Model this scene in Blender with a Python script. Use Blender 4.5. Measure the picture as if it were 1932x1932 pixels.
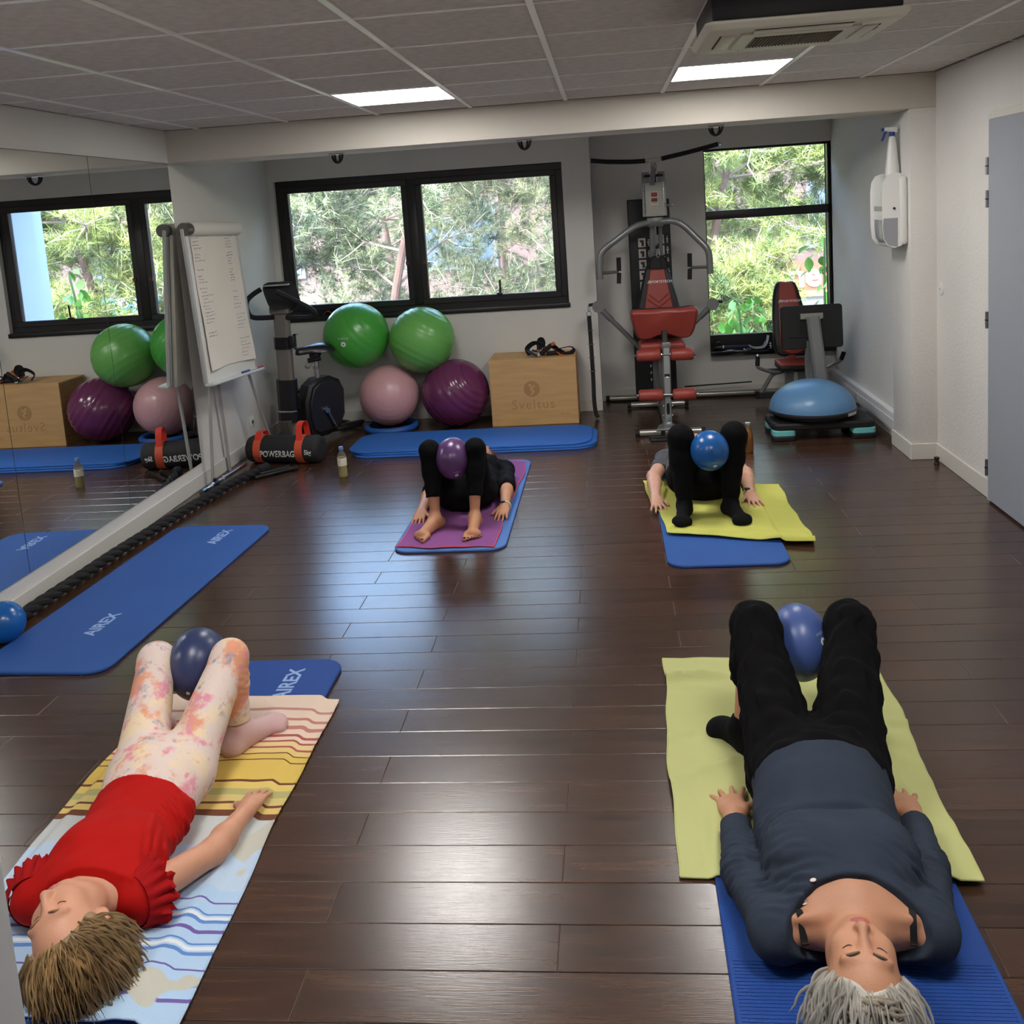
import bpy, bmesh, math, random
import numpy as np
from mathutils import Vector, Matrix
random.seed(7); np.random.seed(7)
SC = bpy.context.scene
for o in list(bpy.data.objects): bpy.data.objects.remove(o)
COL = SC.collection
PI = math.pi

# ------------------------------------------------------------------ camera
def setup_camera():
    f, cx, cy, h = 1806.2, 975.24, 649.04, 1.7458
    rx, ry, rz = 0.1391, 0.0663, -0.0991
    fw = Vector((math.sin(rz)*math.cos(rx), math.cos(rz)*math.cos(rx), -math.sin(rx)))
    r = Vector((math.cos(rz), -math.sin(rz), 0)); dn = fw.cross(r)
    c, s = math.cos(ry), math.sin(ry)
    R = c*r + s*dn; Dn = -s*r + c*dn
    M = Matrix((R, -Dn, -fw)).transposed().to_4x4(); M.translation = (0, 0, h)
    cam = bpy.data.cameras.new('camera'); o = bpy.data.objects.new('camera', cam); COL.objects.link(o)
    o.matrix_world = M
    cam.sensor_fit = 'HORIZONTAL'; cam.sensor_width = 36; cam.lens = f/1932*36
    cam.shift_x = (966-cx)/1932; cam.shift_y = (cy-966)/1932
    cam.clip_start = .02; cam.clip_end = 300
    SC.camera = o
setup_camera()

# ------------------------------------------------------------------ world, sun, exposure
PANEL_STRENGTH = 11.0
def setup_light():
    w = bpy.data.worlds.new('sky'); SC.world = w; w.use_nodes = True
    nt = w.node_tree; bg = nt.nodes['Background']
    sky = nt.nodes.new('ShaderNodeTexSky'); sky.sky_type = 'NISHITA'; sky.sun_disc = False
    sky.sun_elevation = math.radians(52); sky.sun_rotation = math.radians(200); sky.air_density = 1.0; sky.dust_density = 1.5
    nt.links.new(sky.outputs[0], bg.inputs[0]); bg.inputs[1].default_value = 1.85
    l = bpy.data.lights.new('sun', 'SUN'); l.energy = 2.3; l.angle = .009; l.color = (1, .95, .86)
    o = bpy.data.objects.new('sun', l); COL.objects.link(o)
    d = Vector((.30, .62, -.80))       # travels away from the camera, over the roof, onto the trees
    o.rotation_euler = d.to_track_quat('-Z', 'Y').to_euler(); o.location = (0, 0, 12)
setup_light()
vs = SC.view_settings; vs.view_transform = 'Standard'; vs.look = 'None'; vs.gamma = 1; vs.use_curve_mapping = False
vs.exposure = 1.5

# ------------------------------------------------------------------ colours and materials
def S(r, g=None, b=None, k=1.0):
    if g is None: g = b = r
    def c(v):
        v = min(1., v/255.); return (v/12.92 if v <= .04045 else ((v+.055)/1.055)**2.4)*k
    return (c(r), c(g), c(b), 1)
MATS = {}
def mat(name, col=None, rough=.5, metal=0., spec=.5, var=None, bump=None, coat=0., sheen=0., emit=None, alpha=None):
    """var=(scale, dark..light factor spread, stretch xyz)  bump=(scale, strength, stretch)"""
    if name in MATS: return MATS[name]
    m = bpy.data.materials.new(name); m.use_nodes = True; MATS[name] = m
    nt = m.node_tree; b = nt.nodes['Principled BSDF']
    if col is not None: b.inputs['Base Color'].default_value = col
    b.inputs['Roughness'].default_value = rough; b.inputs['Metallic'].default_value = metal
    b.inputs['Specular IOR Level'].default_value = spec
    b.inputs['Coat Weight'].default_value = coat; b.inputs['Coat Roughness'].default_value = .1
    b.inputs['Sheen Weight'].default_value = sheen
    if emit: b.inputs['Emission Color'].default_value = emit[0]; b.inputs['Emission Strength'].default_value = emit[1]
    if var or bump:
        tc = nt.nodes.new('ShaderNodeTexCoord')
    def noise(scale, stretch, detail=4):
        mp = nt.nodes.new('ShaderNodeMapping'); mp.inputs['Scale'].default_value = stretch
        nt.links.new(tc.outputs['Object'], mp.inputs[0])
        n = nt.nodes.new('ShaderNodeTexNoise'); n.inputs['Scale'].default_value = scale; n.inputs['Detail'].default_value = detail
        nt.links.new(mp.outputs[0], n.inputs['Vector']); return n
    if var:
        n = noise(var[0], var[2] if len(var) > 2 else (1, 1, 1))
        r = nt.nodes.new('ShaderNodeMapRange'); r.inputs[1].default_value = .3; r.inputs[2].default_value = .7
        r.inputs[3].default_value = 1-var[1]; r.inputs[4].default_value = 1+var[1]
        nt.links.new(n.outputs[0], r.inputs[0])
        mx = nt.nodes.new('ShaderNodeVectorMath'); mx.operation = 'SCALE'; mx.inputs[0].default_value = col[:3]
        nt.links.new(r.outputs[0], mx.inputs['Scale']); nt.links.new(mx.outputs[0], b.inputs['Base Color'])
    if bump:
        n = noise(bump[0], bump[2] if len(bump) > 2 else (1, 1, 1))
        bp = nt.nodes.new('ShaderNodeBump'); bp.inputs['Strength'].default_value = bump[1]; bp.inputs['Distance'].default_value = .01
        nt.links.new(n.outputs[0], bp.inputs['Height']); nt.links.new(bp.outputs[0], b.inputs['Normal'])
    return m

# ------------------------------------------------------------------ mesh building
class MB:
    def __init__(s): s.v = []; s.f = []; s.m = []
    def add(s, v, f, mi=0):
        k = len(s.v); s.v += [tuple(p) for p in v]; s.f += [tuple(i+k for i in q) for q in f]; s.m += [mi]*len(f); return s
    def box(s, x0, x1, y0, y1, z0, z1, mi=0):
        v = [(x, y, z) for z in (z0, z1) for y in (y0, y1) for x in (x0, x1)]
        return s.add(v, [(0, 2, 3, 1), (4, 5, 7, 6), (0, 1, 5, 4), (2, 6, 7, 3), (0, 4, 6, 2), (1, 3, 7, 5)], mi)
    def rbox(s, c, size, bev=.01, seg=2, M=None, mi=0):
        bm = bmesh.new(); bmesh.ops.create_cube(bm, size=1)
        for v in bm.verts: v.co = Vector((v.co.x*size[0], v.co.y*size[1], v.co.z*size[2]))
        if bev > 0: bmesh.ops.bevel(bm, geom=bm.edges[:], offset=min(bev, min(size)*.49), segments=seg, profile=.5, affect='EDGES')
        if M is not None: bmesh.ops.transform(bm, matrix=M, verts=bm.verts[:])
        bm.verts.index_update()
        s.add([v.co+Vector(c) for v in bm.verts], [[v.index for v in f.verts] for f in bm.faces], mi); bm.free(); return s
    def frames(s, pts):
        P = [Vector(p) for p in pts]; T = []
        for i in range(len(P)):
            a = P[max(i-1, 0)]; b = P[min(i+1, len(P)-1)]; T.append((b-a).normalized())
        n = Vector((0, 0, 1))
        if abs(T[0].dot(n)) > .95: n = Vector((0, 1, 0))
        out = []
        for t in T:
            n = (n - t*n.dot(t))
            if n.length < 1e-6: n = t.orthogonal()
            n.normalize(); out.append((n.copy(), t.cross(n)))
        return P, out
    def tube(s, pts, r, n=10, caps=True, mi=0, sx=1., sy=1.):
        P, F = s.frames(pts); R = r if isinstance(r, (list, tuple)) else [r]*len(P)
        v = []; f = []
        for p, (a, b), q in zip(P, F, R):
            for k in range(n):
                t = 2*PI*k/n; v.append(p + a*(math.cos(t)*q*sx) + b*(math.sin(t)*q*sy))
        for i in range(len(P)-1):
            for k in range(n):
                k2 = (k+1) % n; f.append((i*n+k, i*n+k2, (i+1)*n+k2, (i+1)*n+k))
        if caps: f.append(tuple(range(n-1, -1, -1))); f.append(tuple((len(P)-1)*n+k for k in range(n)))
        return s.add(v, f, mi)
    def sweep(s, pts, prof, up=None, mi=0, closed=True):
        """sweep a 2D profile (a,b): a along `up`-ish normal, b along binormal"""
        P, F = s.frames(pts)
        if up is not None:
            F2 = []
            for i in range(len(P)):
                t = (P[min(i+1, len(P)-1)]-P[max(i-1, 0)]).normalized(); n = Vector(up); n = (n-t*n.dot(t)).normalized(); F2.append((n, t.cross(n)))
            F = F2
        n = len(prof); v = []; f = []
        for p, (a, b) in zip(P, F):
            for (x, y) in prof: v.append(p+a*x+b*y)
        for i in range(len(P)-1):
            for k in range(n): k2 = (k+1) % n; f.append((i*n+k, i*n+k2, (i+1)*n+k2, (i+1)*n+k))
        f.append(tuple(range(n-1, -1, -1))); f.append(tuple((len(P)-1)*n+k for k in range(n)))
        return s.add(v, f, mi)
    def rect(s, pts, w, h, up=(0, 0, 1), bev=.15, mi=0):
        """rectangular tube with softened corners"""
        a, b = h/2, w/2; c = min(a, b)*bev*2
        prof = [(-a+c, -b), (a-c, -b), (a, -b+c), (a, b-c), (a-c, b), (-a+c, b), (-a, b-c), (-a, -b+c)]
        return s.sweep(pts, prof, up, mi)
    def lathe(s, prof, n=24, c=(0, 0, 0), M=None, mi=0, cap=True):
        v = []; f = []; c = Vector(c)
        for (r, z) in prof:
            for k in range(n):
                t = 2*PI*k/n; p = Vector((r*math.cos(t), r*math.sin(t), z))
                if M is not None: p = M @ p
                v.append(p+c)
        for i in range(len(prof)-1):
            for k in range(n): k2 = (k+1) % n; f.append((i*n+k, i*n+k2, (i+1)*n+k2, (i+1)*n+k))
        if cap:
            if prof[0][0] > 1e-5: f.append(tuple(range(n-1, -1, -1)))
            if prof[-1][0] > 1e-5: f.append(tuple((len(prof)-1)*n+k for k in range(n)))
        return s.add(v, f, mi)
    def sphere(s, c, r, nu=32, nv=20, sc=(1, 1, 1), mi=0):
        prof = [(max(1e-6, math.sin(PI*i/nv))*r, -math.cos(PI*i/nv)*r) for i in range(nv+1)]
        return s.lathe(prof, nu, c, Matrix.Diagonal((sc[0], sc[1], sc[2])), mi, cap=False)
    def prism(s, poly, z0, z1, M=None, mi=0, bev=0):
        """extruded polygon with an optional small chamfer on its rims"""
        n = len(poly); v = []; f = []
        cx = sum(p[0] for p in poly)/n; cy = sum(p[1] for p in poly)/n
        def ring(z, inset):
            out = []
            for i, (x, y) in enumerate(poly):
                if inset:
                    ax, ay = poly[i-1]; bx, by = poly[(i+1) % n]
                    e1 = Vector((x-ax, y-ay)); e2 = Vector((bx-x, by-y))
                    if e1.length > 1e-9: e1.normalize()
                    if e2.length > 1e-9: e2.normalize()
                    t = e1+e2
                    if t.length < 1e-6: t = e1
                    t.normalize(); nx, ny = -t.y, t.x
                    x2, y2 = x+nx*inset, y+ny*inset
                    if abs(x2-cx)+abs(y2-cy) > abs(x-cx)+abs(y-cy) and False: x2, y2 = x, y
                    x, y = x2, y2
                out.append(Vector((x, y, z)))
            return out
        rings = [ring(z0, bev), ring(z0+bev, 0), ring(z1-bev, 0), ring(z1, bev)] if bev else [ring(z0, 0), ring(z1, 0)]
        for r in rings: v += r
        for i in range(len(rings)-1):
            for k in range(n): k2 = (k+1) % n; f.append((i*n+k, i*n+k2, (i+1)*n+k2, (i+1)*n+k))
        f.append(tuple(range(n-1, -1, -1))); f.append(tuple((len(rings)-1)*n+k for k in range(n)))
        if M is not None: v = [M @ p for p in v]
        return s.add(v, f, mi)
    def xf(s, M): s.v = [tuple(M @ Vector(p)) for p in s.v]; return s
def rrect(w, h, r, n=6, cx=0, cy=0):
    """rounded rectangle, counter-clockwise"""
    out = []
    for sx, sy, a0 in ((1, -1, -90), (1, 1, 0), (-1, 1, 90), (-1, -1, 180)):
        for k in range(n+1):
            a = math.radians(a0+90*k/n); out.append((cx+sx*(w/2-r)+r*math.cos(a), cy+sy*(h/2-r)+r*math.sin(a)))
    return out
def spline(pts, n=8):
    """Catmull-Rom through the points"""
    P = [Vector(p) for p in pts]; P = [P[0]*2-P[1]]+P+[P[-1]*2-P[-2]]; out = []
    for i in range(1, len(P)-2):
        a, b, c, d = P[i-1:i+3]
        for k in range(n):
            t = k/n
            out.append(.5*((2*b)+(-a+c)*t+(2*a-5*b+4*c-d)*t*t+(-a+3*b-3*c+d)*t**3))
    out.append(P[-2]); return out
def fillet(pts, r=.05, n=5):
    """polyline with rounded corners"""
    P = [Vector(p) for p in pts]; out = [P[0]]
    for i in range(1, len(P)-1):
        a, b, c = P[i-1], P[i], P[i+1]; u = (a-b); w = (c-b); q = min(r, u.length*.45, w.length*.45)
        p0 = b+u.normalized()*q; p1 = b+w.normalized()*q
        for k in range(n+1):
            t = k/n; out.append(p0*(1-t)**2+b*2*t*(1-t)+p1*t*t)
    out.append(P[-1]); return out
def mesh_of(name, mb, mats, smooth=35):
    me = bpy.data.meshes.new(name); me.from_pydata([tuple(p) for p in mb.v], [], mb.f)
    for m in (mats if isinstance(mats, (list, tuple)) else [mats]): me.materials.append(m)
    if any(mb.m): me.polygons.foreach_set('material_index', mb.m)
    if smooth:
        me.polygons.foreach_set('use_smooth', [True]*len(me.polygons)); me.set_sharp_from_angle(angle=math.radians(smooth))
    me.update(); return me
XF = {}
def obj(name, mb, m, parent=None, world=True, smooth=35):
    """one mesh object; with world=True its vertices are given in room coordinates"""
    if parent is not None and world: mb.xf(XF[parent.name].inverted())
    me = mb if isinstance(mb, bpy.types.Mesh) else mesh_of(name, mb, m, smooth)
    o = bpy.data.objects.new(name, me); COL.objects.link(o)
    if parent is not None: o.parent = parent
    if parent is None or world is not None: XF[o.name] = (XF[parent.name] if parent is not None else Matrix.Identity(4))
    return o
def tag(o, label, cat, group=None, kind=None):
    if label: o['label'] = label
    if cat: o['category'] = cat
    if group: o['group'] = group
    if kind: o['kind'] = kind
    return o
def thing(name, label, cat, loc=(0, 0, 0), rz=0, group=None):
    o = bpy.data.objects.new(name, None); COL.objects.link(o); o.empty_display_size = .05
    o.location = loc; o.rotation_euler = (0, 0, rz); XF[o.name] = Matrix.Translation(loc) @ Matrix.Rotation(rz, 4, 'Z')
    return tag(o, label, cat, group)
def solo(name, mb, m, label, cat, loc=None, group=None, smooth=35):
    """a thing that is one mesh; its origin moves to its base"""
    if loc is None:
        a = np.array(mb.v); loc = (float((a[:, 0].min()+a[:, 0].max())/2), float((a[:, 1].min()+a[:, 1].max())/2), float(a[:, 2].min()))
    mb.xf(Matrix.Translation(-Vector(loc))); o = obj(name, mb, m, None, smooth=smooth); o.location = loc; XF[o.name] = Matrix.Translation(loc)
    return tag(o, label, cat, group)
def struct(name, mb, m, smooth=35):
    o = obj(name, mb, m, None, smooth=smooth); o['kind'] = 'structure'; return o
def text(name, s, size, m, parent, M, depth=.0006, shear=0., align='CENTER', bold=0., spacing=1.):
    """lettering as a thin mesh; M places it in room coordinates (x right, y up, z out)"""
    c = bpy.data.curves.new(name, 'FONT'); c.body = s; c.size = size; c.extrude = depth; c.shear = shear; c.align_x = align; c.align_y = 'CENTER'
    c.offset = bold; c.space_character = spacing; c.resolution_u = 3
    t = bpy.data.objects.new('t', c); COL.objects.link(t); dg = bpy.context.evaluated_depsgraph_get(); dg.update()
    me = bpy.data.meshes.new_from_object(t.evaluated_get(dg)); bpy.data.objects.remove(t); bpy.data.curves.remove(c)
    me.materials.clear(); me.materials.append(m); me.name = name
    me.transform((XF[parent.name].inverted() if parent is not None else Matrix.Identity(4)) @ M)
    o = bpy.data.objects.new(name, me); COL.objects.link(o); o.parent = parent; XF[o.name] = XF[parent.name]; return o
def place(origin, xdir, ydir):
    x = Vector(xdir).normalized(); y = Vector(ydir); y = (y-x*y.dot(x)).normalized(); z = x.cross(y)
    M = Matrix((x, y, z)).transposed().to_4x4(); M.translation = origin; return M
def smooth_outline(pts, n=5):
    q = [(p[0], p[1], 0) for p in pts]; q = q+[q[0]]
    P = [Vector(p) for p in q]; out = []
    for i in range(len(P)-1):
        a, b, c, d = P[i-1 if i else -2], P[i], P[i+1], P[(i+2) if i+2 < len(P) else 1]
        for k in range(n):
            t = k/n; p = .5*((2*b)+(-a+c)*t+(2*a-5*b+4*c-d)*t*t+(-a+3*b-3*c+d)*t**3); out.append((p.x, p.y))
    return out
# ------------------------------------------------------------------ the room
XL, XR, XP, XRR, XPL = -2.85, 2.034, -.10, 1.93, 1.878
YB, YBB, YW1, YW2, ZB, ZC = 6.16, 6.563, 8.06, 8.45, 2.197, 2.405
YF = -1.6
W1 = (-2.80, -.335, .935, 2.115); W2 = (.865, 1.93, .375, 2.15)
wallm = mat('wall_paint', S(214, 211, 205), .75, bump=(90, .12), var=(1.3, .03))
roughwall = mat('crepi_wall_paint', S(214, 211, 206), .8, bump=(70, .45), var=(1.5, .04))
beamm = mat('beam_paint', S(205, 199, 188), .8, bump=(60, .1))
basem = mat('baseboard_paint', S(208, 204, 196), .45)
blackf = mat('black_window_frame', S(26, 22, 24), .38)
def floor_material():
    m = bpy.data.materials.new('dark_laminate'); m.use_nodes = True; nt = m.node_tree; b = nt.nodes['Principled BSDF']
    N = nt.nodes.new; L = nt.links.new
    tc = N('ShaderNodeTexCoord'); oi = N('ShaderNodeObjectInfo')
    off = N('ShaderNodeVectorMath'); off.operation = 'MULTIPLY_ADD'; off.inputs[1].default_value = (37, 19, 11)
    L(oi.outputs['Random'], off.inputs[0]); L(tc.outputs['Object'], off.inputs[2])
    mp = N('ShaderNodeMapping'); mp.inputs['Scale'].default_value = (1.2, 16, 1); L(off.outputs[0], mp.inputs[0])
    n = N('ShaderNodeTexNoise'); n.inputs['Scale'].default_value = 2.2; n.inputs['Detail'].default_value = 8; n.inputs['Roughness'].default_value = .62; n.inputs['Distortion'].default_value = .6
    L(mp.outputs[0], n.inputs['Vector'])
    cr = N('ShaderNodeValToRGB'); e = cr.color_ramp.elements
    e[0].position = .3; e[0].color = S(50, 32, 23); e[1].position = .78; e[1].color = S(86, 59, 43)
    x = cr.color_ramp.elements.new(.5); x.color = S(66, 44, 32)
    L(n.outputs[0], cr.inputs[0])
    mr = N('ShaderNodeMapRange'); mr.inputs[3].default_value = .86; mr.inputs[4].default_value = 1.14; L(oi.outputs['Random'], mr.inputs[0])
    sc = N('ShaderNodeVectorMath'); sc.operation = 'SCALE'; L(cr.outputs[0], sc.inputs[0]); L(mr.outputs[0], sc.inputs['Scale'])
    L(sc.outputs[0], b.inputs['Base Color'])
    mp2 = N('ShaderNodeMapping'); mp2.inputs['Scale'].default_value = (6, 120, 1); L(off.outputs[0], mp2.inputs[0])
    n2 = N('ShaderNodeTexNoise'); n2.inputs['Scale'].default_value = 2.5; n2.inputs['Detail'].default_value = 5; L(mp2.outputs[0], n2.inputs['Vector'])
    bp = N('ShaderNodeBump'); bp.inputs['Strength'].default_value = .07; bp.inputs['Distance'].default_value = .004
    L(n2.outputs[0], bp.inputs['Height']); L(bp.outputs[0], b.inputs['Normal'])
    b.inputs['Roughness'].default_value = .27; b.inputs['Specular IOR Level'].default_value = 1.0
    rr = N('ShaderNodeMapRange'); rr.inputs[3].default_value = .19; rr.inputs[4].default_value = .29; L(n2.outputs[0], rr.inputs[0]); L(rr.outputs[0], b.inputs['Roughness'])
    return m
woodm = floor_material()

def build_floor():
    slab = struct('floor', MB().box(XL-.2, XR+.2, YF-.1, YW2+.3, -.12, -.004), mat('floor_joint', S(24, 14, 10), .4))
    slab['label'] = 'dark brown laminate plank floor with glossy reflections'
    cache = {}
    def plank(L, W):
        k = (round(L, 3), round(W, 3))
        if k not in cache:
            mb = MB(); c = .0017
            mb.prism([(-L/2+.0006, -W/2+.0006), (L/2-.0006, -W/2+.0006), (L/2-.0006, W/2-.0006), (-L/2+.0006, W/2-.0006)], -.009, 0, bev=0)
            # chamfered upper rim
            a, b = L/2-.0006, W/2-.0006
            mb = MB(); mb.v = [(-a, -b, -.009), (a, -b, -.009), (a, b, -.009), (-a, b, -.009), (-a, -b, -.0016), (a, -b, -.0016), (a, b, -.0016), (-a, b, -.0016),
                    (-a+c, -b+c, 0), (a-c, -b+c, 0), (a-c, b-c, 0), (-a+c, b-c, 0)]
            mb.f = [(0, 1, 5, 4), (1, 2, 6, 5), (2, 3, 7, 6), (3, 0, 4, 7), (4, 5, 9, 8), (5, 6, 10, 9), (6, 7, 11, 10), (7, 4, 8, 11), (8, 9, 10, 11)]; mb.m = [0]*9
            mb.m[5] = mb.m[7] = 1; cache[k] = mesh_of('plank', mb, [woodm, mat('pale_plank_end', S(98, 82, 74), .5)], 0)  # end chamfers paler than the rest of the plank
        return cache[k]
    pitch = .1478; y0 = 1.978-pitch*4; row = 0; y = y0
    while y < YW2+.02:
        yc0, yc1 = y, min(y+pitch, YW2+.04)
        # joint positions alternate row by row, one metre apart
        j0 = -.20 if row % 2 == 0 else -.79
        xs = [XL-.005]; x = j0-4
        right = XR+.005 if yc0 < YB else XRR+.005
        left = XL-.005 if yc0 < YW1 else XP-.005
        js = [j for j in (j0+k for k in range(-4, 5)) if left+.12 < j < right-.12]
        xs = [left]+js+[right]
        for a, b in zip(xs[:-1], xs[1:]):
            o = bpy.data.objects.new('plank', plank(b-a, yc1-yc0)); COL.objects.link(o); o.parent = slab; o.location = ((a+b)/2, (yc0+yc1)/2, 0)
        y += pitch; row += 1
    front = obj('plank_field', MB().box(XL, XR, YF, y0-.001, -.003, 0), woodm, slab); front['kind'] = 'stuff'
build_floor()

def build_ceiling():
    tile_m = mat('ceiling_tile', S(212, 206, 200), .9, bump=(160, .35), var=(22, .10))
    bar_m = mat('ceiling_bar', S(244, 243, 240), .3)
    c = struct('ceiling', MB().box(XL-.2, XR+.2, YF-.1, YW2+.4, ZC+.09, ZC+.35), mat('ceiling_void', S(120), .9))
    c['label'] = 'suspended grid ceiling of grey mineral tiles'
    gx = [-2.605+.6*i for i in range(8)]; gy = [3.224+.6*j for j in range(-8, 5)]
    xs = [XL]+gx+[XR]; ys = [YF]+[y for y in gy if y > YF+.05]+[YB]
    cache = {}
    lights = {(2, 'a')}
    for i in range(len(xs)-1):
        for j in range(len(ys)-1):
            x0, x1, y0, y1 = xs[i], xs[i+1], ys[j], ys[j+1]
            mx = (x0+x1)/2
            if (abs(mx+1.105) < .05 or abs(mx-.695) < .05) and any(abs((y0+y1)/2-q) < .05 for q in (5.324, 1.724)): continue
            k = (round(x1-x0, 3), round(y1-y0, 3))
            if k not in cache:
                a, b = k[0]/2-.010, k[1]/2-.010
                cache[k] = mesh_of('ceiling_tile', MB().box(-a, a, -b, b, 0, .018), tile_m, 0)
            o = bpy.data.objects.new('ceiling_tile', cache[k]); COL.objects.link(o); o.parent = c; o.location = (mx, (y0+y1)/2, ZC+.001)
    for x in gx: obj('main_bar', MB().box(x-.012, x+.012, YF, YB, ZC-.004, ZC+.03), bar_m, c)
    for y in ys[1:-1]:
        for i in range(len(xs)-1):
            a = xs[i]+(.012 if i else 0); b = xs[i+1]-(.012 if i < len(xs)-2 else 0)
            obj('cross_bar', MB().box(a, b, y-.0075, y+.0075, ZC-.0025, ZC+.03), bar_m, c)
    for nm, bx in (('edge_bar', (XL, XL+.02, YF, YB)), ('edge_bar', (XR-.02, XR, YF, YB)), ('edge_bar', (XL, XR, YB-.015, YB))):
        obj(nm, MB().box(bx[0], bx[1], bx[2], bx[3], ZC-.002, ZC+.02), mat('edge_bar', S(120, 115, 110), .7), c)
    # light panels
    em = mat('panel_diffuser', S(245), .4, emit=((1, .975, .94, 1), PANEL_STRENGTH))
    fr = mat('panel_frame', S(235), .4)
    for (x, y, lab) in ((-1.105, 5.324, 'lit square ceiling panel light nearer the mirror, in front of the beam'),
                        (.695, 5.324, 'lit square ceiling panel light beside the air conditioner'),
                        (-1.105, 1.724, 'lit square ceiling panel light over the woman in red'),
                        (.695, 1.724, 'lit square ceiling panel light over the grey-haired woman')):
        t = thing('panel_light', lab, 'light', (x, y, ZC), 0, 'square ceiling panel lights')
        f = MB(); a = .293; w = .012
        for b in ((-a, a, -a, -a+w), (-a, a, a-w, a), (-a, -a+w, -a+w, a-w), (a-w, a, -a+w, a-w)): f.box(b[0], b[1], b[2], b[3], -.004, .03)
        obj('frame', f, fr, t, world=False); obj('diffuser', MB().box(-a+w, a-w, -a+w, a-w, -.002, .01), em, t, world=False)
build_ceiling()

def wall_with_hole(x0, x1, y0, y1, z0, z1, hole):
    mb = MB(); hx0, hx1, hz0, hz1 = hole
    mb.box(x0, x1, y0, y1, z0, hz0); mb.box(x0, x1, y0, y1, hz1, z1)
    if hx0 > x0+1e-4: mb.box(x0, hx0, y0, y1, hz0, hz1)
    if hx1 < x1-1e-4: mb.box(hx1, x1, y0, y1, hz0, hz1)
    return mb
def build_walls():
    H = ZC+.09
    struct('wall_left', MB().box(XL-.2, XL, YF, YW1+.25, 0, H), wallm)
    struct('wall_right', MB().box(XR, XR+.2, YF, YBB, 0, H), roughwall)
    struct('wall_front', MB().box(XL-.2, XR+.2, YF-.2, YF, 0, H), wallm)
    p = struct('wall_entrance', MB().rbox(((XL-.861)/2, 1.06, H/2), (-.861-XL, .12, H), .004, 2), mat('entrance_paint', S(186, 187, 190), .6)); p['label'] = 'pale grey end of the entrance partition close to the camera'
    struct('wall_back', wall_with_hole(XL-.2, XP, YW1, YW1+.25, 0, H, W1), wallm)
    struct('wall_alcove', wall_with_hole(XP, XRR, YW2, YW2+.25, 0, H, W2), wallm)
    struct('wall_alcove_left', MB().box(XP-.2, XP, YW1+.25, YW2+.25, 0, H), mat('white_render_shade_tint', S(136, 152, 182), .8))  # white wall outside; the blue of its open-sky shade is in the colour
    struct('wall_alcove_right', MB().box(XRR, XRR+.3, YBB, YW2+.25, 0, H), roughwall)
    struct('trim_beam', MB().rbox(((XL+XR)/2, (YB+YBB)/2, (ZB+H)/2), (XR-XL+.1, YBB-YB, H-ZB), .006, 2), beamm)['label'] = 'wide plastered ceiling beam across the room'
    struct('wall_pier', MB().rbox(((XPL+XR+.2)/2, (YB+YBB)/2, ZB/2), (XR+.2-XPL, YBB-YB-.001, ZB), .005, 2), roughwall)['label'] = 'narrow white pier under the right end of the beam'
    struct('trim_soffit', MB().box(XL, XL+.02, YF, YB, ZB, ZC), wallm)['label'] = 'white band of wall above the mirror'
    struct('ceiling_alcove', MB().box(XL, XRR, YBB, YW2, ZC, H), wallm)
    # baseboards
    def base(n, b, h=.085): struct(n, MB().rbox(((b[0]+b[1])/2, (b[2]+b[3])/2, h/2), (b[1]-b[0], b[3]-b[2], h), .003, 1), basem)
    base('baseboard_left', (XL, XL+.014, 1.2, YW1), .10)
    base('baseboard_right', (XR-.014, XR, 5.322, YB-.014), .105)
    base('baseboard_back', (XL+.014, XP, YW1-.014, YW1), .10)
    base('baseboard_alcove', (XP, XRR, YW2-.014, YW2), .10)
    base('baseboard_pier_front', (XPL-.014, XR, YB-.014, YB), .105)
    base('baseboard_pier_side', (XPL-.014, XPL, YB, YBB), .105)
build_walls()

def glass_material():
    m = bpy.data.materials.new('window_glass'); m.use_nodes = True; nt = m.node_tree; nt.nodes.clear()
    N = nt.nodes.new; o = N('ShaderNodeOutputMaterial'); t = N('ShaderNodeBsdfTransparent'); t.inputs[0].default_value = (.93, .95, .96, 1)
    g = N('ShaderNodeBsdfGlossy'); g.inputs['Roughness'].default_value = .02
    d = N('ShaderNodeBsdfDiffuse'); d.inputs[0].default_value = (.8, .82, .85, 1)
    fr = N('ShaderNodeFresnel'); fr.inputs[0].default_value = 1.35
    mx = N('ShaderNodeMixShader'); mx2 = N('ShaderNodeMixShader')
    tc = N('ShaderNodeTexCoord'); n = N('ShaderNodeTexNoise'); n.inputs['Scale'].default_value = 1.5; n.inputs['Detail'].default_value = 6
    r = N('ShaderNodeMapRange'); r.inputs[1].default_value = .4; r.inputs[2].default_value = .8; r.inputs[3].default_value = .01; r.inputs[4].default_value = .08
    L = nt.links.new; L(tc.outputs['Object'], n.inputs['Vector']); L(n.outputs[0], r.inputs[0])
    L(r.outputs[0], mx2.inputs[0]); L(t.outputs[0], mx2.inputs[1]); L(d.outputs[0], mx2.inputs[2])
    L(fr.outputs[0], mx.inputs[0]); L(mx2.outputs[0], mx.inputs[1]); L(g.outputs[0], mx.inputs[2]); L(mx.outputs[0], o.inputs[0])
    return m
glassm = glass_material()
def frame_boxes(x0, x1, z0, z1, y0, y1, w):
    mb = MB()
    for c, s in ((((x0+x1)/2, z0+w/2), (x1-x0, w)), (((x0+x1)/2, z1-w/2), (x1-x0, w)), ((x0+w/2, (z0+z1)/2), (w, z1-z0-2*w)), ((x1-w/2, (z0+z1)/2), (w, z1-z0-2*w))):
        mb.rbox((c[0], (y0+y1)/2, c[1]), (s[0], y1-y0, s[1]), .004, 1)
    return mb
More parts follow.
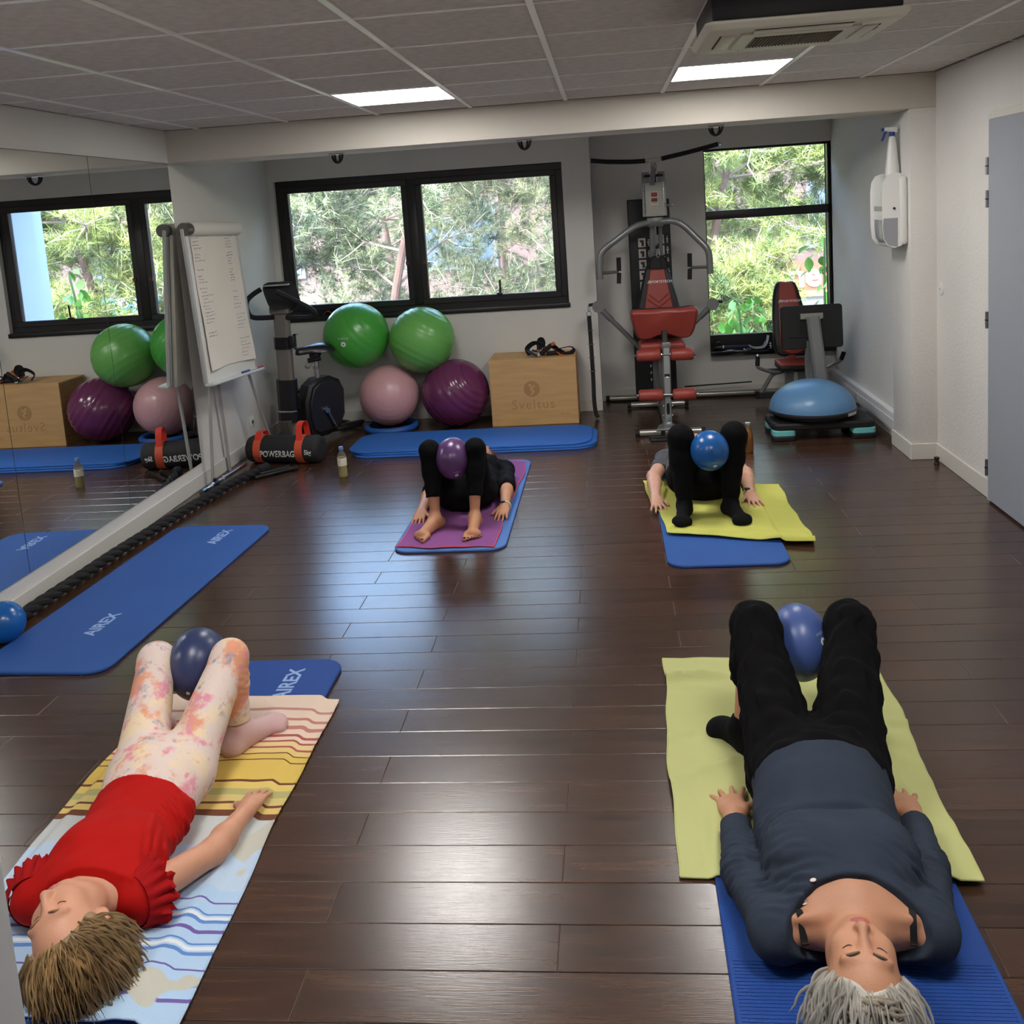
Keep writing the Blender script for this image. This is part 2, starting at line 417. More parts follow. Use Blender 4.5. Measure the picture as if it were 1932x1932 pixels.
def build_windows():
    x0, x1, z0, z1 = W1; yo = YW1+.045
    w = tag(thing('window_1', None, None, ((x0+x1)/2, yo, z0)), 'wide black-framed two-pane window above the exercise balls', None, kind='structure')
    obj('frame', frame_boxes(x0, x1, z0, z1, yo, yo+.07, .06), blackf, w)
    xm = -1.62
    obj('mullion', MB().rbox((xm, yo+.03, (z0+z1)/2), (.075, .09, z1-z0-.12), .006, 2), blackf, w)
    obj('sill', MB().rbox(((x0+x1)/2, YW1+.03, z0-.012), (x1-x0+.02, .10, .04), .006, 2), blackf, w)
    for a, b in ((x0+.055, xm-.035), (xm+.035, x1-.055)):
        s = obj('sash', frame_boxes(a, b, z0+.055, z1-.055, yo-.012, yo+.05, .052), blackf, w)
        obj('pane', MB().box(a+.05, b-.05, yo+.018, yo+.026, z0+.105, z1-.105), glassm, s)
    obj('handle', MB().rbox((-.92, yo-.03, z0+.115), (.05, .035, .018), .004, 2).tube([(-.915, yo-.03, z0+.115), (-.912, yo-.035, z0+.235)], [.009, .0075], 8), mat('handle_black', S(30), .4), w)
    for q in (xm-.105, xm+.105): obj('latch', MB().rbox((q+(.03 if q < xm else -.03), yo-.018, z0+.42), (.03, .02, .035), .004, 1), mat('latch_brown', S(92, 42, 34), .5), w)
    # tall window in the alcove
    x0, x1, z0, z1 = W2; yo = YW2+.05
    w = tag(thing('window_2', None, None, ((x0+x1)/2, yo, z0)), 'tall black-framed window behind the leg press', None, kind='structure')
    obj('frame', MB().box(x0, x0+.012, yo, yo+.06, z0, z1).box(x1-.022, x1, yo-.01, yo+.06, z0, z1).box(x0, x1, yo, yo+.06, z1-.02, z1+.02).box(x0, x1, yo-.005, yo+.06, z0, z0+.16), blackf, w)
    obj('transom', MB().rbox(((x0+x1)/2, yo+.02, 1.585), (x1-x0, .09, .075), .006, 2), blackf, w)
    obj('sill', MB().rbox(((x0+x1)/2-.005, YW2-.01, z0+.012), (x1-x0-.002, .15, .045), .005, 2), mat('sill_black_gloss', S(14), .12), w)
    for a, b in ((z0+.15, 1.55), (1.62, z1)):
        obj('pane', MB().box(x0+.01, x1-.02, yo+.02, yo+.028, a, b), glassm, w)
build_windows()

def build_mirror():
    mm = mat('mirror_silver', (.86, .88, .87, 1), .0, 1.)
    em = mat('mirror_edge', S(70, 80, 78), .3)
    labs = ['frameless mirror panel beside the flipchart, last one before the corner', 'frameless mirror panel reflecting the wooden box, second from the flipchart', 'frameless mirror panel at the left edge of the picture', 'frameless mirror panel left of the picture edge, near the entrance']
    for k in range(4):
        y1 = 6.178-k*1.0; y0 = y1-.997
        t = thing('mirror_panel', labs[k], 'mirror', (XL+.003, (y0+y1)/2, .165), 0, 'mirror panels along the wall')
        obj('backing', MB().box(XL+.001, XL+.005, y0, y1, .168, ZB-.001), em, t)
        obj('glass', MB().box(XL+.005, XL+.0075, y0+.0008, y1-.0008, .1688, ZB-.002), mm, t)
        for z in (.5, 1.5): pass
build_mirror()

def build_door():
    y1, y0 = 5.272, 4.34
    st = tag(thing('door_1', None, None, (XR, (y0+y1)/2, 0)), 'plain grey-blue door with steel hinges in the right wall', None, kind='structure')
    leaf = obj('leaf', MB().rbox((XR-.014, (y0+y1)/2, 1.03), (.036, y1-y0-.006, 2.035), .002, 1), mat('door_grey', S(150, 154, 163), .5, bump=(40, .03)), st)
    fr = MB(); fr.rbox((XR-.004, y1+.022, 1.03), (.03, .042, 2.09), .002, 1); fr.rbox((XR-.004, y0-.022, 1.03), (.03, .042, 2.09), .002, 1); fr.rbox((XR-.004, (y0+y1)/2, 2.068), (.03, y1-y0, .038), .002, 1)
    obj('door_frame', fr, basem, st)
    hm = mat('hinge_steel', S(150, 150, 152), .35, 1.)
    for z in (1.81, 1.64, 1.0, .19):
        h = obj('hinge', MB().tube([(XR-.036, y1+.004, z-.045), (XR-.036, y1+.004, z+.045)], .0085, 10).box(XR-.034, XR-.02, y1+.002, y1+.03, z-.04, z+.04), hm, st)
        obj('hinge_pin', MB().tube([(XR-.036, y1+.004, z-.003), (XR-.036, y1+.004, z+.003)], .0105, 10), mat('pin_dark', S(60), .4, 1.), h)
build_door()

def build_wall_fittings():
    # dado trunking in the alcove
    t = thing('cable_trunking', 'white plastic cable trunking low along the alcove wall', 'trunking', (XRR-.025, 7.5, .085))
    obj('body', MB().rbox((XRR-.022, (6.57+YW2)/2-.01, .145), (.044, YW2-6.57-.03, .125), .004, 1), mat('pvc_white', S(222, 222, 222), .35), t)
    obj('cover', MB().rbox((XRR-.046, (6.57+YW2)/2-.01, .13), (.006, YW2-6.57-.04, .062), .002, 1), mat('pvc_white2', S(212, 213, 215), .3), t)
    for y in (7.55,): obj('socket_module', MB().rbox((XRR-.05, y, .13), (.006, .09, .045), .002, 1), mat('pvc_grey', S(190), .4), t)
    # socket on the left wall
    t = thing('wall_socket', 'white wall socket low between the flipchart and the bike', 'socket', (XL, 7.15, .19))
    obj('plate', MB().rbox((XL+.006, 7.15, .232), (.012, .085, .085), .004, 2), mat('socket_plate', S(205), .4), t)
    obj('insert', MB().rbox((XL+.012, 7.15, .232), (.004, .048, .048), .003, 2), mat('socket_insert', S(228), .35), t)
    M = place((XL+.0145, 7.15, .232), (0, -1, 0), (0, 0, 1))
    obj('socket_hole', MB().lathe([(.016, 0), (.018, .001), (.018, 0)], 16, M=M.to_3x3(), c=M.translation), mat('socket_dark', S(120), .5), t)
    t = thing('blanking_plate', 'small round white cover plate on the right wall near the pier', 'cover plate', (XR, 6.08, 1.06))
    M = Matrix.Rotation(-PI/2, 3, 'Y')
    obj('plate', MB().lathe([(.042, 0), (.042, .004), (.036, .008), (.0, .009)], 24, (XR, 6.08, 1.094), M), mat('plate_white', S(215), .4), t)
    obj('screw', MB().lathe([(.005, 0), (.004, .002), (0, .002)], 10, (XR-.009, 6.08, 1.094), M), hingem(), t)
    t = thing('door_stop', 'small black rubber door stop on the floor by the pier', 'door stop', (2.0, 6.03, 0))
    obj('foot', MB().lathe([(.018, 0), (.018, .006), (.013, .012), (.013, .03), (.016, .034), (.016, .045), (.0, .047)], 16, (1.985, 6.03, 0)), mat('rubber_black', S(22), .6), t)
    obj('cap', MB().lathe([(.009, .045), (.009, .05), (0, .051)], 12, (1.985, 6.03, 0)), hingem(), t)
    # swing anchors under the beam
    for x, lab in ((-1.765, 'steel ceiling anchor hook under the beam, leftmost of three'), (-.50, 'steel ceiling anchor hook under the middle of the beam'), (.745, 'steel ceiling anchor hook under the beam above the multi-gym')):
        t = thing('anchor_hook', lab, 'hook', (x, 6.42, ZB), 0, 'anchor hooks under the beam')
        obj('base_plate', MB().rbox((0, 0, -.004), (.105, .07, .008), .003, 1), mat('anchor_plate', S(196, 196, 194), .3, 1.), t, world=False)
        for s, dy in ((1, .018), (-1, -.018)):
            obj('loop', MB().tube([((-.04 if s > 0 else -.022)*math.cos(a), dy*math.cos(a)*s, -.008-.052*math.sin(a)) for a in [PI*k/16 for k in range(17)]], .0078, 8), mat('anchor_iron', S(58, 56, 55), .35, .8), t, world=False)
        for q in (-.043, .043): obj('bolt', MB().lathe([(.008, 0), (.008, -.005), (0, -.006)], 8, (q, 0, -.008)), hingem(), t, world=False)
def hingem(): return mat('hinge_steel', S(150, 150, 152), .35, 1.)
build_wall_fittings()

def build_aircon():
    z = 2.275; k = (z-1.7458)/(2.33-1.7458)
    x0, x1, y0, y1 = .40*k, 1.10*k, 3.58*k, 4.17*k
    cx, cy = (x0+x1)/2, (y0+y1)/2; w = (x1-x0); d = (y1-y0)
    t = thing('air_conditioner', 'square ceiling cassette air conditioner with white louvred fascia and black housing', 'air conditioner', (cx, cy, z))
    wh = mat('ac_white', S(214, 210, 196), .42)
    obj('housing', MB().rbox((cx, cy, (z+.028+ZC-.005)/2), (w-.03, d-.03, ZC-.005-z-.028), .012, 2), mat('ac_black', S(20, 16, 22), .5), t)
    # fascia: bevelled tray, wider at its upper rim
    mb = MB(); rings = []
    for (ww, dd, zz) in ((w-.01, d-.01, z+.030), (w+.012, d+.012, z+.026), (w+.012, d+.012, z+.018), (w-.012, d-.012, z+.003), (w-.025, d-.025, z)):
        rings.append([(cx+px, cy+py, zz) for px, py in rrect(ww, dd, .03, 4)])
    n = len(rings[0]); v = [p for r in rings for p in r]; f = []
    for i in range(len(rings)-1):
        for k2 in range(n): q = (k2+1) % n; f.append((i*n+k2, (i+1)*n+k2, (i+1)*n+q, i*n+q))
    f.append(tuple(range(n))); f.append(tuple((len(rings)-1)*n+i for i in reversed(range(n))))
    obj('fascia', mb.add(v, f), wh, t)
    g = obj('return_grille', MB().rbox((cx, cy, z-.004), (.62*w, .60*d, .008), .003, 1), mat('ac_panel', S(208, 205, 190), .45), t)
    obj('grille_recess', MB().box(cx-.23*w, cx+.23*w, cy-.2*d, cy+.2*d, z-.0086, z-.0075), mat('ac_recess', S(44, 36, 30), .8), g)
    for i in range(26):
        x = cx-.225*w+.45*w*i/25
        obj('slat', MB().box(x-.0022, x+.0022, cy-.2*d, cy+.2*d, z-.011, z-.0083), mat('ac_slat', S(128, 110, 92), .6), g)
    for (ax, ay, lx, ly) in ((0, -1, .5*w, .045), (0, 1, .5*w, .045), (-1, 0, .045, .5*d), (1, 0, .045, .5*d)):
        px, py = cx+ax*(w/2-.085), cy+ay*(d/2-.085)
        l = obj('air_vane', MB().rbox((px, py, z-.002), (lx, ly, .008), .003, 2), wh, t)
        obj('vane_slot', MB().rbox((px+ax*.028, py+ay*.028, z-.0005), (lx if ay else .006, ly if ax else .006, .003), .001, 1), mat('ac_dark', S(40), .7), l)
    e = (cx+.40*w, cy-.06*d)
    obj('remote_sensor', MB().lathe([(.012, 0), (.012, -.004), (0, -.006)], 12, (e[0], e[1], z)).rbox((e[0]+.01, e[1]-.03, z-.002), (.004, .05, .004), .001, 1), mat('ac_grey', S(150), .4), t)
build_aircon()
# ------------------------------------------------------------------ outside the windows
GZ = -3.8
def build_outside():
    struct('ground_outside', MB().box(-60, 60, YW2+.4, 70, GZ-.2, GZ), mat('pale_paving', S(160, 152, 142), .9, var=(.6, .10)))
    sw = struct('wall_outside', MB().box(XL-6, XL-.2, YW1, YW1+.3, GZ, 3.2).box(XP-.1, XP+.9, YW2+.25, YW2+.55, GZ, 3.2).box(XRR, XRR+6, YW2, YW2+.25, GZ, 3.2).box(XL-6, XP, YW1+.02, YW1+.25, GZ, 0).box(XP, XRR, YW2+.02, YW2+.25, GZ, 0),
           mat('white_render_shade_tint', S(136, 152, 182), .8))  # white render with its bluish sky-lit shade painted into the colour
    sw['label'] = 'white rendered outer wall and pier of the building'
    # shop across the street
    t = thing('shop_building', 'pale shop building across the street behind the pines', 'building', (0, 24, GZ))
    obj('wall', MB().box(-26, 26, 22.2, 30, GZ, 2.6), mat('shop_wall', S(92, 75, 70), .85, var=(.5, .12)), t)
    obj('roof_edge', MB().box(-26, 26, 22.0, 30, 2.6, 2.85), mat('shop_edge', S(140, 136, 130), .7), t)
    for k in range(9):
        x = -22+k*4.6
        w = obj('window', MB().rbox((x, 22.17, 1.2), (2.2, .1, 1.5), .02, 1), mat('shop_frame', S(90, 92, 98), .5), t)
        obj('pane', MB().box(x-1.0, x+1.0, 22.10, 22.118, .55, 1.85), mat('shop_glass', S(70, 84, 98), .12), w)
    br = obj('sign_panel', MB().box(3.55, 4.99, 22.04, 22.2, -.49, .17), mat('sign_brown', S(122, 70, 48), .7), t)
    obj('sign_band', MB().box(3.55, 4.99, 22.03, 22.2, -.62, -.49), mat('sign_yellow', S(200, 180, 70), .7), t)
    text('lettering', 'ne', .74, mat('sign_white', S(244, 242, 244), .6), br, place((4.40, 22.03, -.15), (1, 0, 0), (0, 0, 1)), depth=.03, bold=.022)
    obj('sign_dark_band', MB().box(2.2, 7.4, 22.1, 22.2, -.95, -.62), mat('shop_dark', S(96, 96, 100), .7), t)  # dark grey band below the sign panels
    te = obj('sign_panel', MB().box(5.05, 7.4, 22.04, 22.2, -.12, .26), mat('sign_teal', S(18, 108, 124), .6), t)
    text('lettering', 'CHEZ OL', .26, mat('sign_white'), te, place((5.62, 22.03, .12), (1, 0, 0), (0, 0, 1)), depth=.02, bold=.012)
    # street lamp wall strips far left
build_outside()

def tufts_mesh(name, centers, dirs, m, rng, n=12, L=.13, w=.0042):
    """needle tufts: thin triangles fanning out around each twig end"""
    K = len(centers); c = np.repeat(centers, n, 0); d = np.repeat(dirs, n, 0)
    r = rng.normal(size=(K*n, 3)); r /= np.linalg.norm(r, axis=1)[:, None]
    v = d*.75+r*.85; v /= np.linalg.norm(v, axis=1)[:, None]
    side = np.cross(v, rng.normal(size=(K*n, 3))); side /= np.linalg.norm(side, axis=1)[:, None]+1e-9
    ln = L*(.7+.6*rng.random(K*n))[:, None]
    base = c-d*.02*rng.random(K*n)[:, None]
    V = np.empty((K*n, 3, 3)); V[:, 0] = base-side*w; V[:, 1] = base+side*w; V[:, 2] = base+v*ln
    me = bpy.data.meshes.new(name); me.vertices.add(K*n*3); me.vertices.foreach_set('co', V.reshape(-1).astype(np.float32))
    me.loops.add(K*n*3); me.loops.foreach_set('vertex_index', np.arange(K*n*3, dtype=np.int32))
    me.polygons.add(K*n); me.polygons.foreach_set('loop_start', np.arange(0, K*n*3, 3, dtype=np.int32)); me.polygons.foreach_set('loop_total', np.full(K*n, 3, dtype=np.int32))
    me.materials.append(m); me.update(calc_edges=True); return me
def needle_material(name, c1, c2):
    m = bpy.data.materials.new(name); m.use_nodes = True; nt = m.node_tree; b = nt.nodes['Principled BSDF']
    tc = nt.nodes.new('ShaderNodeTexCoord'); n = nt.nodes.new('ShaderNodeTexNoise'); n.inputs['Scale'].default_value = 3.5; n.inputs['Detail'].default_value = 5
    cr = nt.nodes.new('ShaderNodeValToRGB'); cr.color_ramp.elements[0].position = .35; cr.color_ramp.elements[0].color = c1; cr.color_ramp.elements[1].position = .62; cr.color_ramp.elements[1].color = c2
    nt.links.new(tc.outputs['Object'], n.inputs['Vector']); nt.links.new(n.outputs[0], cr.inputs[0]); nt.links.new(cr.outputs[0], b.inputs['Base Color'])
    b.inputs['Roughness'].default_value = .55; b.inputs['Subsurface Weight'].default_value = 0
    return m
def pine(x, y, cz, rad, label, seed, tint=0, zlow=-.5):
    rng = np.random.default_rng(seed)
    t = thing('pine_tree', label, 'tree', (x, y, GZ), 0, 'pine trees outside the windows')
    bark = mat('pine_bark', S(104, 82, 70), .9, bump=(14, .6), var=(6, .25)); twig = mat('pine_twig', S(186, 168, 148), .8)
    top = np.array([x+rng.uniform(-.5, .5), y+rng.uniform(-.3, .3), cz+rad*.8])
    p0 = np.array([x, y, GZ]); P = [p0, p0+[rng.uniform(-.2, .2), 0, (cz-GZ)*.35], p0+[rng.uniform(-.5, .5), 0, (cz-GZ)*.7], top*.6+np.array([x, y, cz])*.4, top]
    sp = spline(P, 6); obj('trunk', MB().tube(sp, [.095*(1-.75*i/len(sp)) for i in range(len(sp))], 9), bark, t)
    ends = []; edirs = []
    tb = MB(); bb = MB()
    c0 = np.array([x, y, cz])
    pool = [q for q in sp[int(len(sp)*.45):] if q.z >= zlow]
    for k in range(26 if zlow < 0 else 36):
        s = np.array(pool[int(len(pool)*rng.random())])
        th = rng.uniform(0, 2*PI); el = rng.uniform(-.35 if zlow < 0 else -.12, .75)
        d = np.array([math.cos(th)*math.cos(el), math.sin(th)*math.cos(el), math.sin(el)])
        Lb = rad*rng.uniform(.75, 1.15)
        m1 = s+d*Lb*.5+rng.normal(size=3)*.12; e = s+d*Lb+rng.normal(size=3)*.15+np.array([0, 0, .12])
        q = spline([s, m1, e], 6); bb.tube(q, [.020*(1-.75*i/len(q)) for i in range(len(q))], 6)
        for j in range(27):
            a = np.array(q[int(3+(len(q)-4)*rng.random())]); tdir = d*.6+rng.normal(size=3)*.75; tdir /= np.linalg.norm(tdir)
            Lt = rng.uniform(.25, .62); b = a+tdir*Lt+np.array([0, 0, .08])+rng.normal(size=3)*.05; mid = (a+b)/2+rng.normal(size=3)*.06
            tb.tube([a, mid, b], [.010, .007, .004], 4, caps=False)
            for u in range(12):
                f = .3+.7*rng.random(); ends.append(a*(1-f)+b*f+rng.normal(size=3)*.05); w = tdir*.6+np.array([0, 0, .5])+rng.normal(size=3)*.4; edirs.append(w/np.linalg.norm(w))
    obj('branches', bb, mat('pine_branch', S(134, 116, 102), .9), t)['kind'] = 'stuff'
    obj('twigs', tb, twig, t)['kind'] = 'stuff'
    me = tufts_mesh('needles', np.array(ends)-np.array([x, y, GZ]), np.array(edirs), NEEDLES[tint], rng)
    o = bpy.data.objects.new('needles', me); COL.objects.link(o); o.parent = t; o['kind'] = 'stuff'
NEEDLES = [needle_material('needle_green', S(70, 94, 44), S(160, 170, 92)), needle_material('needle_dark', S(62, 80, 52), S(146, 152, 106))]
for i, a in enumerate([(-4.9, 12.9, 1.5, 1.9, 'pine tree filling the left of the wide window', 1), (-2.5, 12.4, 1.6, 1.8, 'pine tree behind the mullion of the wide window', 1), (-.6, 13.2, 1.6, 1.7, 'pine tree at the right of the wide window', 1),
                       (1.6, 12.5, 1.9, 1.6, 'yellow-green pine tree behind the multi-gym window', 0, .95), (3.4, 13.4, 2.2, 1.5, 'pine tree at the right side of the alcove window', 0, 1.15),
                       (1.2, 16.2, 2.0, 2.0, 'pine tree farther back between the two windows', 0, .95), (-4.0, 17.0, 1.4, 2.3, 'farther pine tree behind the left window pane', 1), (5.6, 16.5, 2.6, 2.0, 'farther pine tree beside the shop sign', 0, 1.35),
                       (1.12, 11.6, .05, .45, 'low young pine below the alcove window', 0), (-1.6, 17.5, 1.2, 2.2, 'farther pine tree behind the right window pane', 1)]):
    pine(*a[:5], seed=20+i, tint=a[5], zlow=(a[6] if len(a) > 6 else -.5))

def leaf_mesh():
    mb = MB(); prof = [(0, 0), (.018, .016), (.034, .04), (.036, .066), (.024, .092), (0, .12)]
    v = []; f = []
    for i, (w, l) in enumerate(prof): v += [(-w, l, .008*math.sin(l*26)+w*.25), (0, l, .008*math.sin(l*26)), (w, l, .008*math.sin(l*26)+w*.25)]
    for i in range(len(prof)-1):
        a = 3*i; f += [(a, a+1, a+4, a+3), (a+1, a+2, a+5, a+4)]
    mb.add(v, f); return mesh_of('leaf', mb, mat('leaf_bright', S(112, 172, 50), .45, var=(5, .25)), 60)
def climber(name, label, pts, spread, n, seed):
    rng = np.random.default_rng(seed); base = Vector(pts[0])
    t = thing(name, label, 'plant', base)
    sp = spline(pts, 8); obj('stem', MB().tube(sp, [.012]*len(sp), 6), mat('stem_green', S(92, 120, 60), .7), t)
    lm = leaf_mesh()
    for k in range(n):
        p = sp[int(rng.random()*len(sp))]; o = bpy.data.objects.new('leaf', lm); COL.objects.link(o); o.parent = t
        o.location = Vector(p)-base+Vector((rng.normal()*spread, rng.normal()*spread*.6, rng.normal()*spread*.5))
        o.rotation_euler = (rng.uniform(-2.2, -.5), rng.uniform(-.6, .6), rng.uniform(-PI, PI)); s = rng.uniform(.7, 1.25); o.scale = (s, s, s)
climber('climbing_plant', 'bright leafy climber outside the alcove window near its right edge', [(2.05, 9.25, GZ), (2.06, 9.2, -.8), (2.02, 9.2, .55), (2.03, 9.2, 1.3)], .07, 62, 3)
climber('climbing_plant', 'bright leafy shrub seen low through the alcove window beside the red backrest', [(1.32, 9.3, GZ), (1.30, 9.3, -.6), (1.26, 9.3, .35), (1.22, 9.3, .75)], .12, 70, 4)
climber('climbing_plant', 'bright leafy shoot outside the wide window, seen only in the mirror', [(-.16, 9.5, GZ), (-.14, 9.5, -.3), (-.16, 9.5, .9), (-.12, 9.5, 1.38)], .06, 56, 5)
climber('climbing_plant', 'bright leafy climber behind the leg press plate at the alcove window', [(1.74, 9.3, GZ), (1.72, 9.3, -.6), (1.72, 9.3, .5), (1.70, 9.3, .80)], .06, 36, 6)
# ------------------------------------------------------------------ gym furniture and small things
chrome = mat('chrome', S(205, 207, 210), .18, 1.)
steel = mat('painted_steel_grey', S(128, 129, 127), .35, .35)
plasticb = mat('black_plastic', S(24, 23, 25), .42)
rubberb = mat('black_foam', S(17, 16, 17), .75, bump=(120, .2))
white = mat('white_plastic', S(226, 225, 221), .35)
whiteprint = mat('white_print', S(235, 235, 232), .5)
def on_cyl(o, c, axis, up, R):
    """wrap a flat lettering mesh (x along axis, y around) onto a cylinder"""
    ax = Vector(axis).normalized(); u = Vector(up).normalized(); w = ax.cross(u)
    pm = XF[o.parent.name].inverted()
    for v in o.data.vertices:
        x, y, z = v.co; a = y/R; v.co = pm @ (Vector(c)+ax*x+(w*math.cos(a)+u*math.sin(a))*(R+z+.0008))
def flat_text(name, s, size, m, parent, depth=.0006, **k):
    return text(name, s, size, m, parent, XF[parent.name].copy(), depth, **k)

# ---- exercise mats
def mat_blue(k, c): return mat('mat_foam_'+k, c, .62, spec=.35, bump=(260, .25), var=(3, .05), sheen=.0)
def gym_mat(label, x0, x1, y0, y1, z0, rz=0., col='a', r=.09, th=.015, group='blue exercise mats', text_at=(), ribs=False):
    cx, cy = (x0+x1)/2, (y0+y1)/2
    t = thing('exercise_mat', label, 'mat', (cx, cy, z0), rz, group)
    m = {'a': mat_blue('royal', S(42, 86, 158)), 'b': mat_blue('deep', S(28, 70, 146)), 'c': mat_blue('bright', S(44, 102, 184)), 'd': mat_blue('steel', S(78, 118, 186))}[col]
    obj('slab', MB().prism(rrect(x1-x0, y1-y0, r, 8), 0, th, bev=.004), m, t, world=False)
    for (px, py, sz, ang) in text_at:
        M = XF[t.name] @ Matrix.Translation((px, py, th+.0002)) @ Matrix.Rotation(ang, 4, 'Z')
        text('lettering', 'AIREX', sz, mat('mat_print', S(150, 178, 222), .6), t, M, depth=.0003, bold=.002)
    return t
MAT_TH = .015
gym_mat('royal blue exercise mat with printed lettering beside the mirror skirting', -2.665, -2.065, 3.47, 5.27, 0, -.045, 'a', text_at=((.03, -.45, .085, PI/2), (.06, .70, .085, PI/2)))
gym_mat('blue mat under the purple towel', -1.20, -.60, 4.735, 6.50, 0, -.005, 'd')
gym_mat('blue mat under the yellow-green towel in the far row', .215, .80, 4.42, 6.18, 0, .0, 'a')
gym_mat('deep blue mat under the striped towel', -1.72, -1.12, 1.74, 3.535, 0, .0, 'b', text_at=((.13, .70, .085, PI/2),))
gm = gym_mat('thin ribbed blue mat under the grey-haired woman', .192, .785, 1.30, 2.95, 0, -.012, 'b', r=.03, th=.010)
ribs = MB()
for i in range(70):
    y = -.80+i*.0098; ribs.box(-.285, .285, y, y+.0045, .0098, .0112)
obj('ribbing', ribs, mat_blue('deep', S(28, 70, 146)), gm, world=False, smooth=0)['kind'] = 'stuff'
for i, (dx, dy, rz, lab) in enumerate(((.02, -.01, .004, 'bottom blue mat of the stack before the wooden box'), (.025, .0, -.006, 'middle blue mat of the stack before the wooden box'), (-.012, .012, .0, 'top blue mat of the stack before the wooden box'))):
    gym_mat(lab, -2.0+dx, -.165+dx, 6.76+dy, 7.36+dy, i*.0155, rz, 'c', r=.16, group='stacked blue mats')

# ---- balls
def ball(name, label, c, r, m, sc=(1, 1, 1), axis=(0, 0, 1), ridges=0, amp=.0012, group=None, valve=None, logo=None):
    z0 = c[2]-r*sc[2]
    t = thing(name, label, 'ball', (c[0], c[1], z0), 0, group)
    prof = []; n = 60 if ridges else 24
    for i in range(n+1):
        a = PI*i/n; rr = r
        if ridges and .12 < i/n < .88 and not .44 < i/n < .56: rr = r+amp*(1 if int(i) % 4 < 2 else -1)
        prof.append((max(1e-6, math.sin(a))*rr, -math.cos(a)*rr))
    q = Vector((0, 0, 1)).rotation_difference(Vector(axis)).to_matrix()
    M = Matrix.Diagonal(sc) @ q
    obj('shell', MB().lathe(prof, 48, c, M, cap=False), m, t, smooth=60)
    def patch(dirv, rad, mm, nm, lift=.0006):
        d = Vector(dirv).normalized(); u = d.orthogonal().normalized(); w = d.cross(u); v = []; f = []
        for k in range(4):
            for j in range(20):
                a = 2*PI*j/20; e = rad*k/3/r; p = (d*math.cos(e)+(u*math.cos(a)+w*math.sin(a))*math.sin(e))*(r+lift)
                v.append(Vector((p.x*sc[0], p.y*sc[1], p.z*sc[2]))+Vector(c))
        for k in range(3):
            for j in range(20): j2 = (j+1) % 20; f.append((k*20+j, (k+1)*20+j, (k+1)*20+j2, k*20+j2))
        return obj(nm, MB().add(v, f), mm, t)
    if valve: patch(valve, .008, whiteprint, 'valve_plug')
    if logo:
        d = Vector(logo).normalized(); k = r/.12
        patch(d, .012*min(k, 1.7), whiteprint, 'logo_disc'); patch(d, .005*min(k, 1.7), mat('logo_grey', S(120, 126, 120), .5), 'logo_mark', .0012)
        side = Vector((0, 0, 1)).cross(d).normalized(); up = d.cross(side)
        tx = flat_text('lettering', 'sveltus', .018*min(k, 2), mat('faint_print', S(196, 205, 205), .5), t)
        pm = XF[t.name].inverted()
        for v in tx.data.vertices:
            w = XF[t.name] @ v.co - XF[t.name].translation
            p = d*r+side*(w.x)+up*(w.y+.028*min(k, 1.8)); p = p.normalized()*(r+.001)
            v.co = pm @ (Vector((p.x*sc[0], p.y*sc[1], p.z*sc[2]))+Vector(c))
    return t
def ballm(n, c, rough=.3): return mat('pvc_'+n, c, rough, spec=.55, var=(2.5, .05))
ball('gym_ball', 'large green gym ball nearer the exercise bike', (-2.098, 7.72, .80), .272, ballm('green', S(72, 160, 62)), axis=(.75, -.2, .6), ridges=1, group='gym balls piled by the wall', logo=(-.15, -.96, -.12))
ball('gym_ball', 'large green gym ball resting on the pink and plum balls', (-1.552, 7.74, .735), .272, ballm('green2', S(104, 172, 84)), axis=(.5, .1, .86), ridges=1, group='gym balls piled by the wall')
ball('gym_ball', 'pale pink gym ball on a blue ring base', (-1.862, 7.72, .285), .252, ballm('pink', S(204, 156, 160)), axis=(.2, -.95, .25), ridges=1, amp=.0006, group='gym balls piled by the wall')
ball('gym_ball', 'dark plum gym ball beside the wooden box', (-1.303, 7.72, .280), .279, ballm('plum', S(104, 44, 84), .2), axis=(.75, -.3, .58), ridges=1, amp=.0022, group='gym balls piled by the wall')
ring = [(.205+.026*math.cos(a), .026+.026*math.sin(a)) for a in [2*PI*k/14 for k in range(15)]]
t = thing('ball_base', 'blue ring base under the pink gym ball', 'ball base', (-1.862, 7.70, 0)); obj('ring', MB().lathe(ring, 36, (-1.862, 7.70, 0), cap=False), mat('base_blue', S(34, 84, 160), .5), t)
ball('exercise_ball', 'small blue exercise ball at the left picture edge by the mirror', (-2.735, 3.79, .092), .092, ballm('blue', S(20, 92, 168), .25), group='small exercise balls')

